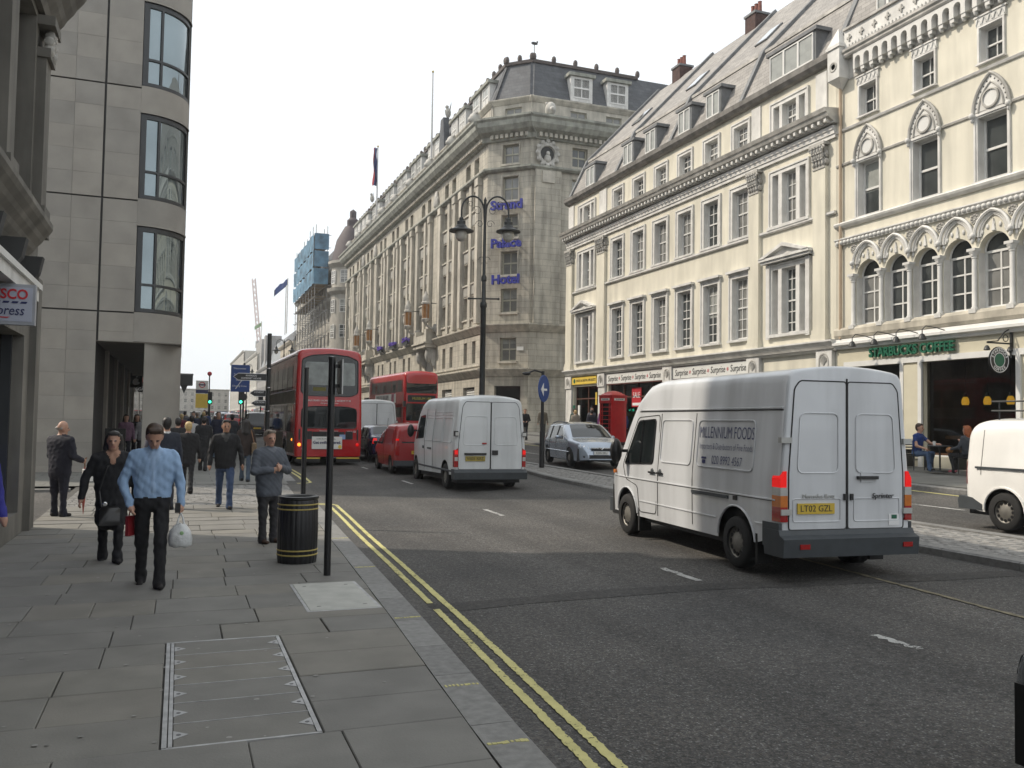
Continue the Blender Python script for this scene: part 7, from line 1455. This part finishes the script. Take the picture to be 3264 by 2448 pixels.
def cafe_table(x, y, lab):
    t = thing('cafe_table', (x, y, rz_(x, y)), 0, lab, 'table', 'cafe tables on the right footway'); MB().lathe([(0, .72), (.33, .72), (.34, .735), (.33, .75), (0, .75)], n=20).build('table_top', M['frame'], t, smooth=40); MB().tube([(0, 0, .02), (0, 0, .72)], .025, 8).build('stem', M['iron'], t); MB().lathe([(.24, 0), (.22, .03), (.03, .05), (0, .05)], n=16).build('base', M['iron'], t)
cafe_table(20.2, 19.05, 'small round cafe table between the seated man and woman'); cafe_table(20.6, 21.3, 'round cafe table beside the empty chair')
z0 = rz_(20.2, 19.05)+.75
tag(MB().lathe([(0, 0), (.035, 0), (.045, .11), (.05, .12), (0, .12)], n=12).build('paper_cup', M['paper'], None, (20.15, 19.2, z0)), 'white paper cup on the cafe table', 'cup')
tag(MB().ball((0, 0, .08), (.11, .09, .09), 10, 7).build('paper_bag', mat('orange_bag', (.35,.16,.05), .6, .4, 15), None, (20.2, 18.72, rz_(20, 19)+.56), smooth=60), 'crumpled orange snack bag on the lap of the seated woman', 'bag')
bn = thing('low_bench', (21.3, 19.3, rz_(21.3, 19)), 0, 'dark low bench against the coffee shop window', 'bench'); MB().box(-.2, .2, -1.4, 1.4, .40, .45).build('seat', M['wood'], bn)
for k in (-1.2, 0, 1.2): MB().box(-.16, .16, k-.03, k+.03, 0, .40).build('leg', M['black'], bn)
MB().box(-.15, .15, 1.9, 4.2, 0, .5).build('skirting_box', M['black'], bn)
# litter bin with gold bands
def bin_():
    t = thing('litter_bin', (1.50, 11.85, 0), 0, 'black ribbed cylindrical litter bin with gold bands by the kerb', 'litter bin'); g = MB(); n = 72; pr = [(.245, 0), (.25, .03), (.255, .05), (.262, .4), (.255, .80), (.25, .82)]; o = 0
    for (r, z) in pr:
        for k in range(n): a = 2*PI*k/n; rr = r-(.006 if k % 3 == 0 else 0); g.v.append((rr*math.cos(a), rr*math.sin(a), z))
    for i in range(len(pr)-1):
        for k in range(n): g.f.append((i*n+k, i*n+(k+1) % n, (i+1)*n+(k+1) % n, (i+1)*n+k))
    g.build('body', mat('bin_black', (.014,.014,.016), .38, .2, 8, bump=.05), t, smooth=20)
    MB().lathe([(.25, .815), (.262, .83), (.262, .86), (.23, .865), (.20, .85), (.20, .45), (0, .45)], n=40).build('rim', M['black'], t, smooth=30)
    for z in (.10, .16, .69, .75): MB().lathe([(.259, z), (.266, z+.004), (.266, z+.014), (.259, z+.018)], n=48).build('gold_band', M['gold'], t, smooth=30)
bin_()
def post(x, y, h, lab, r=.042, sign=False):
    t = thing('sign_post', (x, y, pz(x, y)), 0, lab, 'post'); MB().tube([(0, 0, -.05), (0, 0, h)], r, 14).build('pole', M['black'], t, smooth=60); MB().lathe([(r+.006, h-.02), (r+.006, h+.01), (0, h+.02)], n=14).build('cap', M['black'], t)
    if sign:
        g = MB().box(.10, .115, -.14, .14, h-.44, h-.02).build('sign_plate', M['clear'], t); MB().box(.03, .10, -.02, .02, h-.12, h-.08).build('clip', M['black'], t); MB().box(.03, .10, -.02, .02, h-.36, h-.32).build('clip', M['black'], t)
        MB().box(.085, .10, -.13, .13, h-.42, h-.04).build('sign_back', M['black'], t)
    return t
post(1.72, 10.75, 2.62, 'near black post with small edge-on sign right of the litter bin', .042, True); post(2.13, 16.2, 2.78, 'plain black post rising behind the litter bin', .045)
# fingerpost
t = thing('fingerpost', (3.0, 33.0, pz(3, 33)), 0, 'tall dark pedestrian fingerpost with black arrow arm left of the bus', 'signpost'); MB().tube([(0, 0, 0), (0, 0, 4.75)], .075, 12).build('pole', M['iron'], t, smooth=60)
def arm(z, L_, h_, txts, d=-1, y=0):
    pts = [(d*.08, z), (d*(L_-.16), z), (d*L_, z+h_/2), (d*(L_-.16), z+h_), (d*.08, z+h_)]; MB().prism(pts[::d], 'y', y-.02, y+.02).build('arrow_arm', M['black'], t); MB().tube([(p[0], y-.022, p[1]) for p in pts], .010, 4, closed=True).build('arm_border', M['whitel'], t)
    for i, s in enumerate(txts): text_obj(s, .085, M['whitel'], t, (d*L_*.5, y-.024, z+h_*(.68-.38*i)), (PI/2, 0, 0), 'arm_lettering')
arm(3.02, 1.22, .25, ('RIVERSIDE', 'SOMERSET HOUSE')); arm(2.45, .65, .22, ('COVENT',)); arm(2.1, .6, .2, ('STATION',))
for z in (1.9, 2.75, 3.45): MB().lathe([(.09, z), (.095, z+.02), (.09, z+.04)], n=12).build('collar', M['chrome'], t)
# blue direction sign
t = thing('road_sign', (3.85, 63.0, pz(3.8, 63)), 0, 'blue rectangular direction sign on a post before the far buildings', 'road sign'); MB().box(-.62, .62, -.04, 0, 3.1, 4.95).build('panel', M['bluesign'], t); MB().tube([(.25, .08, 0), (.25, .08, 5.1)], .06, 8).build('post', M['iron'], t)
for i, s in enumerate(('Westminster', 'Trafalgar Sq', 'Victoria', 'Charing Cross')): text_obj(s, .16, M['whitel'], t, (-.05, -.05, 4.7-i*.4), (PI/2, 0, 0), 'sign_lettering')
MB().tube([(-.3, -.05, 3.3), (.1, -.05, 3.9), (.35, -.05, 4.4)], .025, 5).build('route_line', M['whitel'], t); MB().lathe([(0, -.05), (.25, -.04), (.25, 0)], (.25, 0, 2.75), 14, 'y').build('lower_disc', M['black'], t)
# keep-left post on the island
t = thing('keep_left_post', (11.3, 27.0, mz(11.3, 27)), 0, 'dark post with round blue arrow sign on the traffic island', 'road sign'); MB().tube([(0, 0, 0), (0, 0, 1.2)], .085, 12).build('base_sleeve', M['black'], t, smooth=60); MB().tube([(0, 0, 1.2), (0, 0, 3.2)], .055, 12).build('pole', M['black'], t, smooth=60)
d = MB().lathe([(0, -.02), (.44, -.02), (.455, 0), (.44, .015), (0, .015)], (0, 0, 2.62), 28, 'y').build('disc', M['bluesign'], t, (0, -.085, 0), .1); d.rotation_euler[2] = rad(44)
g = MB(); g.prism([(-.06, 2.80), (-.06, 2.62), (.22, 2.62), (.22, 2.55), (-.06, 2.55), (-.06, 2.36), (-.28, 2.585)], 'y', -.03, -.022); g.build('arrow', M['whitel'], d); 
g = MB(); g.tube([(0, 0, 3.15), (-.3, 0, 3.22), (-.55, 0, 3.12)], .03, 6); g.build('lamp_arm', M['black'], t); MB().ball((-.6, -.03, 3.1), (.16, .08, .06), 8, 5).build('sign_lamp', M['black'], t)
# double-arm lamp standards
def lamp(x, y, z, s, lab, rz=0):
    t = thing('street_lamp', (x, y, z), rz, lab, 'street lamp', 'double-arm lamp standards along the street'); t.scale = (s, s, s)
    MB().lathe([(.26, 0), (.26, .5), (.20, .62), (.20, 1.3), (.14, 1.5), (.11, 1.7), (.10, 5.6), (.13, 5.65), (.13, 5.75), (.085, 5.85), (.075, 6.6), (.10, 6.62), (.10, 6.75), (.065, 6.85), (.05, 9.6), (.06, 9.65), (0, 9.8)], n=14).build('column', M['iron'], t, smooth=35)
    MB().tube([(-.55, 0, 5.95), (.55, 0, 5.95)], .03, 6).build('ladder_bar', M['iron'], t)
    for k in (-.55, .55): MB().ball((k, 0, 5.95), .05, 6, 5).build('bar_knob', M['iron'], t)
    for sx in (-1, 1):
        R1 = .42; arc_ = [(0, 0, 8.3), (sx*.03, 0, 9.0)]+[(sx*(.46-R1*math.cos(a)), 0, 9.25+.55*math.sin(a)) for a in np.linspace(.15, PI, 14)]+[(sx*.88, 0, 8.95)]
        MB().tube(arc_, .035, 8).build('arm', M['iron'], t, smooth=60)
        for cx, cz, r in ((.30, 9.25, .2), (.55, 9.5, .13), (.2, 8.75, .16)): MB().tube([(sx*(cx+r*(1-k*.06)*math.cos(k*.62)), 0, cz+r*(1-k*.06)*math.sin(k*.62)) for k in range(13)], .011, 5).build('scroll', M['iron'], t)
        MB().tube([(sx*(.1+.12*math.cos(k*.7)), 0, 7.4+.12*math.sin(k*.7)) for k in range(8)], .012, 5).build('scroll', M['iron'], t)
        l = MB().lathe([(.06, 9.0), (.09, 8.95), (.09, 8.88), (.16, 8.84), (.16, 8.72), (.18, 8.70), (.22, 8.62), (.46, 8.50), (.46, 8.46), (.2, 8.47)], (sx*.88, 0, 0), 20).build('lantern', M['iron'], t, smooth=30); MB().lathe([(.20, 8.46), (.235, 8.36), (.20, 8.2), (.10, 8.1), (0, 8.08)], (sx*.88, 0, 0), 16).build('globe', mat('lamp_globe', (.42,.41,.37), .15, .15, 4, coat=.4), l, smooth=60)
    return t
lamp(11.0, 32.4, mz(11, 32), 1.05, 'tall black double-arm street lamp in front of the hotel corner', rad(-20)); lamp(11.2, 105, mz(11, 105), 1.0, 'far double-arm street lamp seen above the bus', rad(-10)); lamp(11.2, 165, mz(11, 145), 1.0, 'farthest double-arm street lamp in the middle of the road', rad(-10))
# telephone box
t = thing('telephone_box', (19.7, 38.2, rz_(19.7, 38.2)), rad(12), 'red telephone box on the right footway behind the silver estate', 'telephone box'); K = M['kiosk']; w2 = .46
for sx in (-1, 1):
    for sy in (-1, 1): MB().box(sx*w2, sx*(w2-.09), sy*w2, sy*(w2-.09), 0, 2.2).build('corner_post', K, t)
MB().box(-w2-.03, w2+.03, -w2-.03, w2+.03, 0, .14).build('plinth', M['black'], t); MB().box(-w2-.02, w2+.02, -w2-.02, w2+.02, 2.02, 2.34).build('head_band', K, t)
g = MB(); n = 10
for j in range(n+1):
    for i in range(n+1): u, v_ = -1+2*i/n, -1+2*j/n; g.v.append((u*(w2+.01), v_*(w2+.01), 2.40+.17*(1-max(u*u, v_*v_))+.05*(1-u*u)*(1-v_*v_)))
for j in range(n):
    for i in range(n): a = j*(n+1)+i; g.f.append((a, a+1, a+n+2, a+n+1))
g.build('dome', K, t, smooth=60); MB().box(-w2-.04, w2+.04, -w2-.04, w2+.04, 2.34, 2.40).build('cornice', K, t)
MB().box(-w2+.09, w2-.09, w2-.03, w2-.01, .14, 2.02).build('back_panel', K, t); MB().box(w2-.03, w2-.01, -w2+.09, w2-.09, .14, 2.02).build('side_panel', K, t); MB().box(-w2+.09, w2-.09, -w2+.01, -w2+.04, .14, 2.02).build('front_panel', K, t)
MB().box(-w2+.04, -w2+.05, -w2+.09, w2-.09, .35, 2.02).build('door_glass', M['dglass'], t); MB().box(-w2+.01, -w2+.05, -w2+.09, w2-.09, .14, .40).build('door_base', K, t)
for k in range(9): MB().box(-w2, -w2+.03, -w2+.09, w2-.09, .40+k*.2, .43+k*.2).build('glazing_bar', K, t)
for k in (-.26, .26): MB().box(-w2, -w2+.03, k-.012, k+.012, .40, 2.02).build('glazing_bar', K, t)
for sx, sy in ((-1, 0), (0, -1)):
    if sx: MB().box(-w2-.03, -w2-.015, -.32, .32, 2.14, 2.25).build('name_panel', M['paper'], t); text_obj('TELEPHONE', .09, M['blackink'], t, (-w2-.034, 0, 2.195), (PI/2, 0, -PI/2))
    else: MB().box(-.32, .32, -w2-.03, -w2-.015, 2.14, 2.25).build('name_panel', M['paper'], t); text_obj('TELEPHONE', .09, M['blackink'], t, (0, -w2-.034, 2.195), (PI/2, 0, 0))
# bus stop flag, traffic signals, kiosks far along
t = thing('bus_stop', (2.2, 92, pz(2, 92)), 0, 'far bus stop flag with roundel above yellow panel', 'bus stop'); MB().tube([(.5, 0, 0), (.5, 0, 5.2)], .06, 8).build('pole', M['iron'], t); MB().ball((.5, 0, 5.3), .22, 10, 8).build('top_ball', M['redsign'], t); MB().box(-.75, .4, -.03, .03, 1.9, 3.3).build('yellow_panel', M['ybl'], t); MB().box(-.75, .4, -.03, .03, 3.35, 3.7).build('route_panel', M['navy'], t); MB().box(-.75, .4, -.03, .03, 3.75, 4.6).build('flag', M['paper'], t); MB().lathe([(.22, -.05), (.3, -.05), (.3, -.03), (.22, -.03), (.22, -.05)], (-.17, 0, 4.18), 18, 'y', cap=False).build('roundel', M['redink'], t); MB().box(-.5, .16, -.055, -.03, 4.12, 4.24).build('roundel_bar', M['navy'], t)
for i, (x, y, lab) in enumerate(((4.6, 74, 'left of two green traffic signals beyond the taxi'), (5.9, 71, 'right of two green traffic signals beyond the taxi'), (2.4, 79, 'traffic signal beside the far left footway crowd'))):
    t = thing('traffic_signal', (x, y, gz(x, y)), 0, lab, 'traffic light', 'traffic signals down the street'); MB().tube([(0, 0, 0), (0, 0, 3.4)], .055, 8).build('pole', M['iron'], t); MB().box(-.18, .18, -.12, .1, 2.35, 3.4).build('housing', M['black'], t)
    for k, mm in enumerate((mat('signal_green', (.0,.4,.2), .3, 0, emit=(.05,1,.55), estr=4), M['skirt'], M['skirt'])): MB().lathe([(0, -.14), (.10, -.13), (.11, -.12)], (0, 0, 2.55+k*.33), 12, 'y').build('lens', mm, t)
t = thing('notice_board', (-2.0, 32.6, pz(0, 32)), 0, 'black framed poster stand at the mouth of the arcade', 'poster stand'); MB().box(-.32, .32, -.03, .03, .1, 1.25).build('frame', M['black'], t); MB().box(-.22, .22, -.036, -.03, .35, 1.05).build('poster', mat('poster_grey', (.3,.3,.33), .5, .7, 6), t)
for k in (-.3, .3): MB().box(k-.03, k+.03, -.2, .2, 0, .06).build('foot', M['black'], t)
# ================================================================ thin haze in the air
hz_ = MB().box(-60, 110, -25, 480, -3.2, 92).build('haze', None); tag(hz_, kind='stuff')
m = bpy.data.materials.new('haze'); m.use_nodes = True; n = m.node_tree.nodes; n.remove(n['Principled BSDF']); pv = n.new('ShaderNodeVolumePrincipled'); pv.inputs['Color'].default_value = (.93, .95, .97, 1); pv.inputs['Density'].default_value = .0006; pv.inputs['Anisotropy'].default_value = .2
m.node_tree.links.new(pv.outputs[0], n['Material Output'].inputs['Volume']); hz_.data.materials.append(m)
